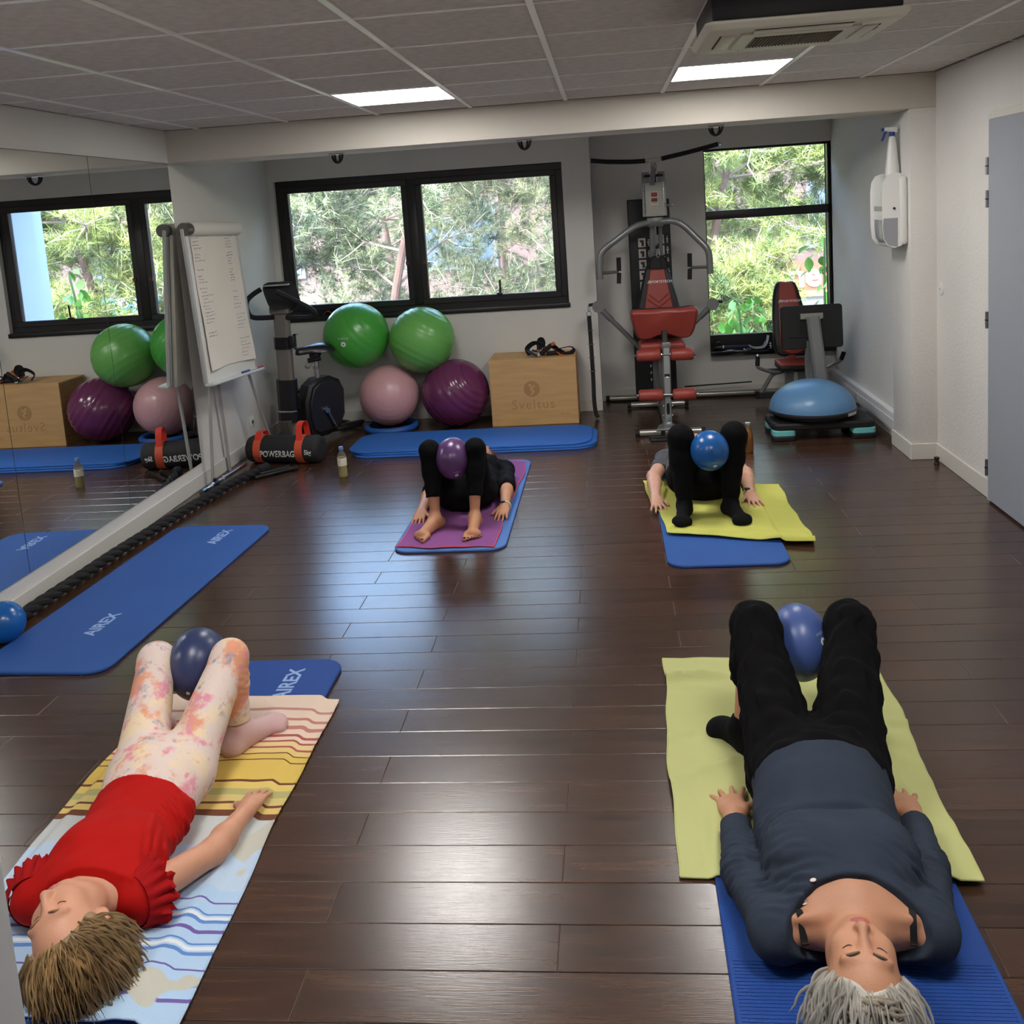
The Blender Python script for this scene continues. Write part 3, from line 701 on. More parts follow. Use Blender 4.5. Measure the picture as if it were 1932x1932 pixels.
# ---- wooden plyometric box
def build_box():
    x0, x1, y0, y1, h = -1.0, -.292, 7.615, 8.03, .548
    t = thing('plyo_box', 'pale plywood jump box with engraved logo', 'box', ((x0+x1)/2, (y0+y1)/2, 0))
    wood = mat('plywood', S(196, 156, 104), .6, var=(5, .10, (.6, 1, 5)), bump=(30, .08, (.3, 1, 6)))
    edge = mat('plywood_edge', S(178, 136, 88), .7, var=(60, .2, (.1, .1, 1)))
    w = .018
    obj('front_panel', MB().rbox(((x0+x1)/2, y0+w/2, h/2), (x1-x0, w, h), .002, 1), wood, t)
    obj('back_panel', MB().rbox(((x0+x1)/2, y1-w/2, h/2), (x1-x0, w, h), .002, 1), wood, t)
    obj('top_panel', MB().rbox(((x0+x1)/2, (y0+y1)/2, h-w/2), (x1-x0-.001, y1-y0-2*w-.001, w), .002, 1), wood, t)
    obj('side_panel', MB().rbox((x0+w/2, (y0+y1)/2, (h-w)/2), (w, y1-y0-2*w-.001, h-w-.001), .002, 1), edge, t)
    obj('side_panel', MB().rbox((x1-w/2, (y0+y1)/2, (h-w)/2), (w, y1-y0-2*w-.001, h-w-.001), .002, 1), edge, t)
    eng = mat('engraving', S(168, 130, 84), .7)
    cx, cz = -.66, .30
    M = Matrix.Rotation(PI/2, 3, 'X')
    d = obj('logo_disc', MB().lathe([(.0, 0), (.066, 0), (.066, .0009), (0, .0009)], 32, (cx, y0-.0003, cz), M), eng, t)
    fig = MB().tube(spline([(cx-.012, y0-.0006, cz-.048), (cx+.012, y0-.0006, cz-.02), (cx-.008, y0-.0006, cz+.004), (cx+.026, y0-.0006, cz+.028)], 8), [.004+.004*math.sin(PI*k/24) for k in range(25)], 6, sy=.9)
    fig.v = [(x, y0-.0012+(y-y0)*.08, z) for x, y, z in fig.v]
    obj('logo_figure', fig, wood, d)
    obj('logo_head', MB().lathe([(0, 0), (.011, 0), (.011, .0008), (0, .0008)], 16, (cx-.014, y0-.0012, cz+.032), M), wood, d)
    text('lettering', 'Sveltus', .112, eng, t, place((cx+.005, y0-.0002, .17), (1, 0, 0), (0, 0, 1)), depth=.0006, spacing=1.12, bold=-.0005)
    text('lettering', '60 cm', .03, eng, t, place((-.40, y0-.0002, .085), (1, 0, 0), (0, 0, 1)), depth=.0005)
    text('lettering', '50', .03, eng, t, place((-.95, y0+.09, h+.0002), (1, 0, 0), (0, 1, 0)), depth=.0004)
    text('lettering', '75', .03, eng, t, place((-.76, y0+.12, h+.0002), (1, 0, 0), (0, 1, 0)), depth=.0004)
build_box()
def strap(pts, w, th=.003, n=8, twist=0.):
    """flat webbing ribbon through the points"""
    mb = MB(); sp = spline(pts, n); P, F = mb.frames(sp); v = []; f = []
    for i, (p, (a, b)) in enumerate(zip(P, F)):
        ang = twist*i/len(P); u = a*math.cos(ang)+b*math.sin(ang); q = -a*math.sin(ang)+b*math.cos(ang)
        v += [p-q*w/2-u*th/2, p+q*w/2-u*th/2, p+q*w/2+u*th/2, p-q*w/2+u*th/2]
    for i in range(len(P)-1):
        for k in range(4): k2 = (k+1) % 4; f.append((4*i+k, 4*i+k2, 4*i+4+k2, 4*i+4+k))
    f += [(3, 2, 1, 0), tuple(4*(len(P)-1)+k for k in range(4))]
    return mb.add(v, f)
def build_straps():
    bk = mat('webbing_black', S(20, 21, 26), .8, bump=(200, .3)); og = mat('webbing_orange', S(206, 96, 20), .7); gy = mat('webbing_slate', S(52, 60, 74), .8)
    z = .548
    t = thing('suspension_trainer', 'black and orange suspension training straps heaped on the wooden box', 'straps', (-.53, 7.78, z))
    B = lambda *p: [(-.53+a, 7.76+b, z+c) for a, b, c in p]
    obj('strap', strap(B((-.14, 0, .008), (-.16, .02, .06), (-.10, .01, .105), (-.05, .0, .085), (-.07, -.02, .04), (-.12, -.02, .05)), 0.051), bk, t)
    obj('strap', strap(B((-.06, .01, .05), (-.055, .01, .12), (-.03, .0, .13), (-.02, -.01, .10), (-.04, -.01, .07)), 0.043), bk, t)
    obj('strap', strap(B((.04, 0, .06), (.10, .0, .05), (.19, .0, .062), (.225, -.01, .04), (.19, -.03, .012), (.10, -.03, .01), (.06, -.02, .03)), 0.041), bk, t)
    obj('strap', strap(B((-.15, -.06, .055), (-.11, -.07, .03), (-.07, -.075, .008)), 0.065), gy, t)
    obj('strap', strap(B((-.06, -.02, .012), (.0, -.03, .02), (.05, -.02, .075), (.08, .0, .05), (.13, .02, .012)), 0.058), bk, t)
    obj('strap', strap(B((-.05, .02, .03), (.0, .03, .055), (.05, .03, .095), (.07, .02, .05), (.09, -.02, .008)), 0.049), og, t)
    obj('strap', strap(B((-.09, 0, .05), (-.05, -.01, .045), (-.02, .0, .06), (-.03, .02, .09)), 0.043), og, t)
    obj('strap', strap(B((.09, -.045, .03), (.115, -.05, .008), (.14, -.05, .004)), 0.043), og, t)
    obj('handle', MB().tube(B((-.05, -.05, .02), (.045, -.045, .09)), .019, 10), rubberb, t)
    obj('handle', MB().tube(B((.0, -.03, .018), (.085, -.02, .02)), .019, 10), rubberb, t)
    obj('buckle', MB().rbox((-.53-.06, 7.76-.085, z+.012), (.035, .02, .014), .004, 2), chrome, t)
    obj('ring', MB().tube([(-.53-.055+.018*math.cos(a), 7.70, z+.035+.018*math.sin(a)) for a in [2*PI*k/14 for k in range(15)]], .003, 6, caps=False), chrome, t)
    # on the sill of the wide window
    z = W1[2]+.01
    t = thing('suspension_trainer', 'black and orange training straps lying on the window sill behind the bike', 'straps', (-2.3, YW1+.03, z))
    B = lambda *p: [(-2.30+a, YW1+.022+b, z+c) for a, b, c in p]
    obj('strap', strap(B((-.2, 0, .006), (-.12, .005, .03), (-.02, 0, .02), (.08, 0, .05), (.16, 0, .012)), .035), bk, t)
    obj('strap', strap(B((-.14, -.01, .01), (-.08, -.005, .06), (.0, -.01, .05), (.03, -.01, .015)), .03), bk, t)
    obj('strap', strap(B((-.17, -.015, .008), (-.13, -.015, .04), (-.09, -.01, .018)), .03), og, t)
    obj('strap', strap(B((.05, -.015, .012), (.10, -.015, .07), (.15, -.01, .075), (.12, -.015, .03), (.07, -.02, .02)), .03), og, t)
    obj('handle', MB().tube(B((-.05, -.01, .03), (.05, -.012, .028)), .014, 10), rubberb, t)
build_straps()

# ---- flipchart
def build_flipchart():
    TL, TR, BL, BR = [Vector(p) for p in ((-2.785, 6.15, 1.766), (-2.70, 6.838, 1.75), (-2.715, 6.10, .72), (-2.625, 6.785, .70))]
    t = thing('flipchart', 'white flipchart easel with handwritten sheet beside the mirror', 'flipchart', (-2.72, 6.55, 0))
    ex = (TR-TL).normalized(); ey = (TL-BL).normalized(); n = ex.cross(ey).normalized()   # n points into the room
    if n.x < 0: n = -n
    O = (TL+TR+BL+BR)/4; W = (TR-TL).length; Hh = (TL-BL).length
    def pt(a, b, c=0): return O+ex*a+ey*b+n*c
    Rm = Matrix((ex, ey, n)).transposed().to_4x4()
    fm = mat('easel_grey', S(168, 168, 166), .4, .2); bm_ = mat('board_white', S(214, 213, 208), .4); pm = mat('paper', S(222, 214, 202), .8, bump=(8, .15))
    obj('board', MB().rbox(O, (W, Hh, .018), .004, 1, Rm), bm_, t)
    for a in (-W/2, W/2): obj('board_frame', MB().rbox(pt(a, 0, .002), (.022, Hh, .026), .004, 1, Rm), fm, t)
    # paper sheet, slightly bowed, torn free of the board at its lower edge
    v = []; f = []; nx, ny = 12, 24; w2, h0, h1 = W*.44, Hh*.47, -Hh*.42
    for j in range(ny+1):
        for i in range(nx+1):
            a = -w2+2*w2*i/nx+.012; b = h0+(h1-h0)*j/ny+.05*(i/nx)*(j/ny)*0; q = j/ny
            v.append(pt(a, b+.012*math.sin(PI*i/nx)*q*q, .014+.018*q*q*(.5+.5*math.cos(2*PI*i/nx))+.003*math.sin(i*1.3+j*.5)))
    for j in range(ny):
        for i in range(nx): k = j*(nx+1)+i; f.append((k, k+1, k+nx+2, k+nx+1))
    sheet = obj('paper_sheet', MB().add(v, f), pm, t)
    # pages folded over the top bar, and hanging behind the board
    obj('page_roll', MB().tube([pt(-W/2+.06, Hh/2-.005, .012), pt(W/2+.01, Hh/2-.005, .012)], .050, 16), mat('paper_roll', S(214, 208, 198), .7), t)
    obj('page_stack', MB().rbox(pt(.01, -.02, -.028), (W-.05, Hh*.98, .03), .01, 2, Rm), mat('paper_back', S(206, 200, 188), .8), t)
    obj('clamp_end', MB().tube([pt(-W/2-.005, Hh/2-.005, .012), pt(-W/2+.06, Hh/2-.005, .012)], .044, 16), mat('clamp_grey', S(92, 90, 88), .35, .4), t)
    tr = obj('pen_tray', MB().rbox(pt(0, -Hh/2+.0, .035), (W+.03, .02, .07), .005, 1, Rm), mat('tray_white', S(200, 200, 198), .35), t)
    for k, (a, c) in enumerate(((.06, S(40, 60, 130)), (.17, S(190, 195, 200)), (.27, S(170, 60, 50)))):
        obj('marker', MB().tube([pt(a, -Hh/2+.018, .05), pt(a+.1, -Hh/2+.018, .05)], .008, 8), mat('marker_%d' % k, c, .4), tr)
    # handwriting: many short wavy pen strokes
    rng = random.Random(4); ink = mat('pen_ink', S(44, 62, 112), .7); ink2 = mat('pen_black', S(40, 40, 46), .7)
    def scribble(a0, b0, ln, mm, sz=.008):
        pts = []; m = max(4, int(ln/.006))
        for k in range(m+1):
            x = a0+ln*k/m; y = b0+rng.uniform(-1, 1)*sz*.6
            q = (h0-y)/(h0-h1); pts.append(pt(x, y, .0155+.018*q*q*(.5+.5*math.cos(2*PI*(x+w2)/(2*w2)))+.003))
        return pts
    for col, (xa, w, y0, y1, mm, step) in enumerate(((-.285, .11, .46, .40, ink2, .024), (-.275, .10, .39, .10, ink, .021), (-.265, .13, .09, -.22, ink, .023), (.15, .09, .47, .05, ink, .020), (.145, .10, .03, -.40, ink, .025))):
        y = y0; mb = MB()
        while y > y1:
            if rng.random() < .86:
                x = xa+rng.uniform(0, .012); end = xa+w*rng.uniform(.45, 1.05)
                while x < end:
                    l = rng.uniform(.015, .04); mb.tube(scribble(x, y, l, mm), .0011, 3, caps=False); x += l+.008
            y -= step
        obj('handwriting', mb, mm, sheet)
    # legs
    for (a, p) in ((-W*.38, (-2.775, 6.165, 0)), (W*.36, (-2.64, 7.04, 0)), (-.08, (-2.815, 6.57, 0))):
        top = pt(a, -Hh/2+.05, -.02) if p[0] > -2.8 else pt(a, .2, -.05)
        obj('leg', MB().rect([top, p], .024, .016, up=(1, 0, 0)), fm, t)
build_flipchart()

# ---- exercise bike
def build_bike():
    t = thing('exercise_bike', 'black and grey upright exercise bike in the corner', 'exercise bike', (-2.42, 7.5, 0))
    gp = mat('bike_grey', S(118, 112, 104), .4, .15); bk = plasticb
    obj('mast', MB().rect([(-2.575, 7.26, .08), (-2.56, 7.24, .55), (-2.535, 7.20, 1.12)], .118, .085, up=(0, 1, 0), bev=.25), gp, t)
    mc = obj('mast_cover', MB().rect([(-2.578, 7.26, .20), (-2.560, 7.24, .545)], .150, .12, up=(0, 1, 0), bev=.25), bk, t)
    obj('chrome_band', MB().rect([(-2.5735, 7.255, .285), (-2.573, 7.255, .297)], .154, .124, up=(0, 1, 0), bev=.25), chrome, mc)
    obj('front_shroud', MB().rect([(-2.56, 7.30, .04), (-2.585, 7.245, .14), (-2.588, 7.22, .225)], .13, .10, up=(0, 1, 0), bev=.4), mat('bike_panel', S(84, 80, 76), .45), t)
    h = obj('bottle_holder', MB().rect([(-2.553, 7.222, .79), (-2.549, 7.218, .885)], .128, .095, up=(0, 1, 0), bev=.2), bk, t)
    obj('holder_clip', MB().rbox((-2.468, 7.2, .845), (.05, .06, .10), .012, 2).rbox((-2.44, 7.2, .79), (.03, .06, .012), .004, 1).rbox((-2.44, 7.2, .90), (.03, .06, .012), .004, 1), bk, h)
    # console
    M = Matrix.Rotation(.25, 4, 'Z') @ Matrix.Rotation(-.55, 4, 'X')
    Mc = Matrix.Translation((-2.53, 7.19, 1.20)) @ Matrix.Rotation(.12, 4, 'Z') @ Matrix.Rotation(-.35, 4, 'X') @ Matrix.Rotation(PI/2, 4, 'X')
    c = obj('console', MB().prism(smooth_outline([(-.108, .088), (0, .098), (.095, .092), (.125, .02), (.140, -.055), (.10, -.092), (.02, -.100), (-.05, -.094), (-.088, -.02)], 3), -.035, .035, Mc, bev=.012), bk, t)
    obj('console_rim', MB().rbox((-2.54, 7.165, 1.292), (.20, .05, .012), .005, 2, Matrix.Rotation(.12, 4, 'Z')), mat('console_grey', S(150, 152, 156), .3), c)
    obj('console_neck', MB().rbox((-2.535, 7.20, 1.10), (.16, .12, .07), .02, 3), gp, c)
    # handlebars
    hb = [(-2.47, 7.19, 1.045), (-2.68, 7.18, 1.045), (-2.765, 7.17, 1.06), (-2.795, 7.17, 1.12), (-2.79, 7.17, 1.18), (-2.75, 7.19, 1.225), (-2.685, 7.22, 1.265)]
    obj('handlebar', MB().tube(spline(hb, 5), .020, 10), rubberb, t)
    hb = [(-2.60, 7.19, 1.045), (-2.36, 7.18, 1.03), (-2.285, 7.17, 1.035), (-2.255, 7.16, 1.06), (-2.28, 7.13, 1.10), (-2.36, 7.09, 1.16), (-2.50, 7.03, 1.255)]
    obj('handlebar', MB().tube(spline(hb, 5), .020, 10), rubberb, t)
    # flywheel housing
    prof = [(0, .10), (.06, .055), (.20, .06), (.30, .10), (.36, .20), (.37, .40), (.33, .49), (.24, .535), (.12, .53), (.04, .48), (-.01, .36), (-.015, .2)]
    fr = Matrix.Translation((-2.475, 7.31, -.015)) @ Matrix.Rotation(math.radians(52), 4, 'Z') @ Matrix.Rotation(PI/2, 4, 'X')
    hs = obj('housing', MB().prism(prof[::1], -.075, .075, fr, bev=.02), bk, t)
    obj('housing_cover', MB().prism([(x*.86+.03, y*.86+.045) for x, y in prof], .07, .092, fr, bev=.008), mat('bike_cover', S(34, 33, 36), .3), hs)
    e = fr @ Vector((.16, .27, .093))
    obj('emblem', MB().rbox(e, (.05, .004, .012), .001, 1, Matrix.Rotation(math.radians(52), 4, 'Z')).rbox(e+Vector((0, 0, .012)), (.01, .004, .03), .001, 1, Matrix.Rotation(math.radians(52), 4, 'Z')), mat('emblem_silver', S(190), .3, .6), hs)
    # crank, pedals
    a = fr @ Vector((.13, .30, .10)); b = fr @ Vector((.17, .13, .115))
    cr = obj('crank', MB().tube([fr @ Vector((.15, .27, .09)), fr @ Vector((.15, .27, .125))], .022, 12).rect([fr @ Vector((.15, .27, .118)), fr @ Vector((.22, .12, .118))], .022, .012), chrome, t)
    p = fr @ Vector((.22, .12, .17)); obj('pedal', MB().rbox(p, (.10, .085, .028), .008, 2, Matrix.Rotation(math.radians(52), 4, 'Z')), bk, cr)
    cr = obj('crank', MB().tube([fr @ Vector((.15, .27, -.075)), fr @ Vector((.15, .27, -.12))], .03, 12).rect([fr @ Vector((.15, .27, -.112)), fr @ Vector((.07, .42, -.112))], .022, .012), chrome, t)
    p = fr @ Vector((.07, .42, -.16)); obj('pedal', MB().rbox(p, (.10, .085, .028), .008, 2, Matrix.Rotation(math.radians(52), 4, 'Z')), bk, cr)
    # saddle on its post
    sp = obj('seat_post', MB().tube([(-2.365, 7.42, .46), (-2.37, 7.425, .66)], .021, 12).tube([(-2.37, 7.425, .585), (-2.37, 7.425, .61)], .027, 12), chrome, t)
    obj('adjust_knob', MB().sphere((-2.425, 7.38, .62), .024, 14, 10).tube([(-2.40, 7.40, .62), (-2.37, 7.42, .62)], .008, 8), mat('knob_grey', S(140, 138, 134), .4), sp)
    obj('seat_clamp', MB().rbox((-2.37, 7.425, .70), (.08, .09, .03), .01, 2).rbox((-2.375, 7.425, .672), (.06, .07, .035), .01, 2).tube([(-2.42, 7.39, .66), (-2.32, 7.39, .675)], .02, 10), plasticb, t)
    # saddle: swept sections, wide at the rear and narrow at the nose
    mb = MB(); v = []; f = []; n = 14; fw = Vector((-.62, -.78, 0)).normalized(); sd = Vector((.78, -.62, 0)).normalized(); c0 = Vector((-2.375, 7.42, .745))
    secs = [(a*1.15, b*1.2, c) for a, b, c in ((-.125, .02, .0), (-.12, .085, .012), (-.09, .112, .03), (-.04, .108, .034), (.0, .08, .03), (.05, .045, .026), (.10, .033, .022), (.135, .026, .012), (.145, .012, .0))]
    for (s, w, hh) in secs:
        for k in range(n):
            q = 2*PI*k/n; v.append(c0+fw*s+sd*(w*math.cos(q))+Vector((0, 0, (hh+.014 if math.sin(q) > 0 else .022)*math.sin(q)-(abs(math.cos(q))**3)*.02)))
    for i in range(len(secs)-1):
        for k in range(n): k2 = (k+1) % n; f.append((i*n+k, i*n+k2, (i+1)*n+k2, (i+1)*n+k))
    f.append(tuple(range(n-1, -1, -1))); f.append(tuple((len(secs)-1)*n+k for k in range(n)))
    obj('saddle', mb.add(v, f), mat('saddle_black', S(26), .35), t, smooth=70)
    # frame on the floor
    fl = obj('base_beam', MB().rect([(-2.56, 7.26, .06), (-2.42, 7.38, .075), (-2.13, 7.78, .05)], .06, .05), bk, t)
    for (p, q) in (((-2.72, 7.22, .03), (-2.38, 7.11, .03)), ((-2.32, 7.88, .03), (-1.99, 7.70, .03))):
        s = obj('floor_bar', MB().tube([p, q], .024, 12), gp, t); d = (Vector(q)-Vector(p)).normalized()
        for e, k in ((p, -1), (q, 1)): obj('end_cap', MB().tube([Vector(e)-d*.05*k, Vector(e)+d*.03*k], .03, 12), rubberb, s)
build_bike()

# ---- power bag, barbell bar, black rods, battle rope
def build_floor_kit():
    a = Vector((-2.74, 6.80, .103)); b = Vector((-2.15, 6.70, .103)); ax = (b-a).normalized(); R = .102
    t = thing('power_bag', 'black cylindrical weight bag with orange handles', 'weight bag', (a+b)/2-Vector((0, 0, .103)))
    fab = mat('bag_fabric', S(30, 30, 32), .75, bump=(90, .3)); og = mat('bag_orange', S(204, 84, 54), .65, bump=(160, .2))
    L = (b-a).length
    prof = [(0, 0), (.06, .002), (.09, .012), (R, .04), (R, L-.04), (.09, L-.012), (.06, L-.002), (0, L)]
    q = Vector((0, 0, 1)).rotation_difference(ax).to_matrix()
    obj('body', MB().lathe(prof, 36, a, q, cap=False), fab, t, smooth=50)
    side = ax.cross(Vector((0, 0, 1))).normalized()
    for s, high in ((.11, .03), (.45, .105)):
        c = a+ax*s
        bd = MB().lathe([(R+.0005, -.03), (R+.004, -.029), (R+.004, .029), (R+.0005, .03)], 36, c, q, cap=False); obj('band', bd, og, t)
        p0 = c+side*.035*0+Vector((0, 0, R)); u = Vector((0, 1, 0)) if high > .05 else Vector((0, 1, 0))
        loop = [c+side*(-.075)+Vector((0, 0, R*.72)), c+side*(-.05)+Vector((0, 0, R+high*.75)), c+Vector((0, 0, R+high)), c+side*.045+Vector((0, 0, R+high*.75)), c+side*.07+Vector((0, 0, R*.74))]
        mb = MB(); mb.sweep(spline(loop, 6), [(-.002, -.022), (.002, -.022), (.002, .022), (-.002, .022)], up=None)
        P = spline(loop, 6); v = []; f = []
        for i, p in enumerate(P):
            tg = (P[min(i+1, len(P)-1)]-P[max(i-1, 0)]).normalized(); nn = tg.cross(ax).normalized()
            v += [p-ax*.023-nn*.002, p+ax*.023-nn*.002, p+ax*.023+nn*.002, p-ax*.023+nn*.002]
        for i in range(len(P)-1):
            for k in range(4): k2 = (k+1) % 4; f.append((4*i+k, 4*i+k2, 4*i+4+k2, 4*i+4+k))
        obj('handle', MB().add(v, f), mat('bag_handle', S(216, 54, 36), .6), t)
    tx = flat_text('lettering', 'POWERBAG', .075, whiteprint, t, shear=.18, bold=.0012)
    me = tx.data; xs = [v.co.x for v in me.vertices]; k = .285/(max(xs)-min(xs))
    for v in me.vertices: v.co = Vector((v.co.x*k, v.co.y*.9, v.co.z))
    up = Vector((0, 0, 1)); w = ax.cross(up); pm = XF[t.name].inverted()
    for v in me.vertices:
        ang = (v.co.y)/R-.18; dr = side*math.cos(ang)+up*math.sin(ang); v.co = pm @ (a+ax*(.275+v.co.x)+dr*(R+.0012+v.co.z))
    tx = flat_text('lettering', '5kg', .05, whiteprint, t, shear=.1, bold=.001); me = tx.data
    for v in me.vertices:
        ang = (v.co.y)/R-.05; dr = side*math.cos(ang)+up*math.sin(ang); v.co = pm @ (a+ax*(.524+v.co.x*.8)+dr*(R+.0012+v.co.z))
    # barbell bar
    p, q2 = Vector((-2.745, 5.95, .030)), Vector((-2.715, 6.62, .030)); d = (q2-p).normalized()
    t = thing('barbell_bar', 'chrome barbell bar with collar on the floor below the flipchart', 'barbell', p.lerp(q2, .5)-Vector((0, 0, .028)))
    obj('bar', MB().tube([p, q2], .014, 12), chrome, t)
    obj('collar', MB().tube([p+d*.10, p+d*.13], .026, 16).tube([p+d*.28, p+d*.30], .024, 16), chrome, t)
    obj('clamp', MB().tube([p+d*.14, p+d*.20], .023, 12).rbox(p+d*.17+Vector((0, 0, .026)), (.02, .03, .03), .005, 2), plasticb, t)
    obj('end_sleeve', MB().tube([p-d*.03, p+d*.03], .021, 14), mat('sleeve_teal_steel', S(120, 136, 146), .25, 1.), t)
    p, q2 = Vector((-2.52, 6.28, .018)), Vector((-2.30, 6.50, .018))
    for k, (o, lab) in enumerate(((Vector((0, 0, 0)), 'black steel rod lying in front of the weight bag, nearer one'), (Vector((-.07, .03, 0)), 'black steel rod touching the weight bag, farther one'))):
        t = thing('steel_rod', lab, 'rod', (p+q2)/2+o-Vector((0, 0, .018)), 0, 'black rods by the weight bag')
        obj('bar', MB().tube([p+o, q2+o], .016, 12), mat('rod_black', S(26), .3, .5), t); obj('end_cap', MB().tube([q2+o-(q2-p).normalized()*.02, q2+o+(q2-p).normalized()*.015], .018, 12), rubberb, t)
    # battle rope: three twisted strands
    path = spline([(-2.79, 3.93, .034), (-2.786, 4.07, .034), (-2.77, 4.46, .034), (-2.745, 4.96, .034), (-2.69, 5.52, .034), (-2.65, 5.85, .034), (-2.60, 6.15, .034), (-2.535, 6.40, .034)], 44)
    t = thing('battle_rope', 'thick black battle rope with orange flecks along the mirror skirting', 'rope', (-2.77, 4.9, 0))
    mb0 = MB(); P, F = mb0.frames(path); rm = bpy.data.materials.new('rope_black'); rm.use_nodes = True; nt = rm.node_tree; bs = nt.nodes['Principled BSDF']; bs.inputs['Roughness'].default_value = .8
    tc = nt.nodes.new('ShaderNodeTexCoord'); vo = nt.nodes.new('ShaderNodeTexVoronoi'); vo.inputs['Scale'].default_value = 26
    cr = nt.nodes.new('ShaderNodeValToRGB'); cr.color_ramp.elements[0].position = .0; cr.color_ramp.elements[0].color = S(170, 96, 58); cr.color_ramp.elements[1].position = .06; cr.color_ramp.elements[1].color = S(14, 12, 12)
    cr.color_ramp.interpolation = 'CONSTANT'
    nt.links.new(tc.outputs['Object'], vo.inputs['Vector']); nt.links.new(vo.outputs[0], cr.inputs[0]); nt.links.new(cr.outputs[0], bs.inputs['Base Color'])
    Ls = 0; prev = P[0]; ph = []
    for p in P: Ls += (p-prev).length; prev = p; ph.append(Ls*2*PI/.24)
    for s in range(3):
        obj('strand', MB().tube([p+(a*math.cos(h+s*2.094)+b*math.sin(h+s*2.094))*.0130 for p, (a, b), h in zip(P, F, ph)], .0190, 8), rm, t)
    e = P[-1]; obj('end_sleeve', MB().tube([P[-3], P[-1], P[-1]+(P[-1]-P[-3]).normalized()*.10], .036, 14), rubberb, t)
build_floor_kit()

# ---- bottles
def build_bottles():
    x, y = -1.886, 6.276
    t = thing('water_bottle', 'clear plastic bottle of yellowish drink with blue cap on the floor', 'bottle', (x, y, 0))
    gl = mat('pet_clear', S(236, 238, 230), .08); nt = gl.node_tree; b = nt.nodes['Principled BSDF']; b.inputs['Transmission Weight'].default_value = .92; b.inputs['IOR'].default_value = 1.2
    lq = mat('drink_yellow', S(206, 192, 112), .1); b = lq.node_tree.nodes['Principled BSDF']; b.inputs['Transmission Weight'].default_value = .55; b.inputs['IOR'].default_value = 1.33
    obj('bottle', MB().lathe([(.020, 0), (.029, .006), (.031, .02), (.029, .035), (.031, .05), (.029, .065), (.031, .08), (.031, .145), (.029, .155), (.0135, .186), (.0135, .198)], 24, (x, y, 0)), gl, t, smooth=60)
    obj('liquid', MB().lathe([(.018, .002), (.0275, .007), (.0295, .02), (.0275, .035), (.0295, .05), (.0275, .065), (.0295, .08), (.0295, .135), (.0, .1355)], 24, (x, y, 0)), lq, t, smooth=60)
    obj('label_wrap', MB().lathe([(.0316, .085), (.0318, .086), (.0318, .138), (.0316, .139)], 24, (x, y, 0), cap=False), mat('label_cream', S(216, 208, 190), .6, var=(40, .2)), t)
    obj('cap', MB().lathe([(.0155, .195), (.0155, .213), (.014, .216), (0, .2165)], 20, (x, y, 0)), mat('cap_blue', S(92, 134, 190), .4), t)
    x, y = .895, 6.50
    t = thing('metal_bottle', 'copper-coloured metal bottle on the floor behind the far right woman', 'bottle', (x, y, 0))
    obj('body', MB().lathe([(.030, 0), (.034, .004), (.0355, .02), (.0355, .11), (.032, .132), (.024, .155), (.0195, .172), (.0185, .182)], 32, (x, y, 0)), mat('copper', S(176, 122, 72), .28, .9), t, smooth=60)
    obj('cap', MB().lathe([(.021, .180), (.0215, .184), (.0215, .203), (.0195, .208), (0, .209)], 28, (x, y, 0)), mat('cap_steel', S(190, 182, 172), .3, 1.), t)
    obj('neck_ring', MB().lathe([(.0195, .176), (.0205, .178), (.0195, .180)], 28, (x, y, 0), cap=False), mat('cap_steel'), t)
build_bottles()

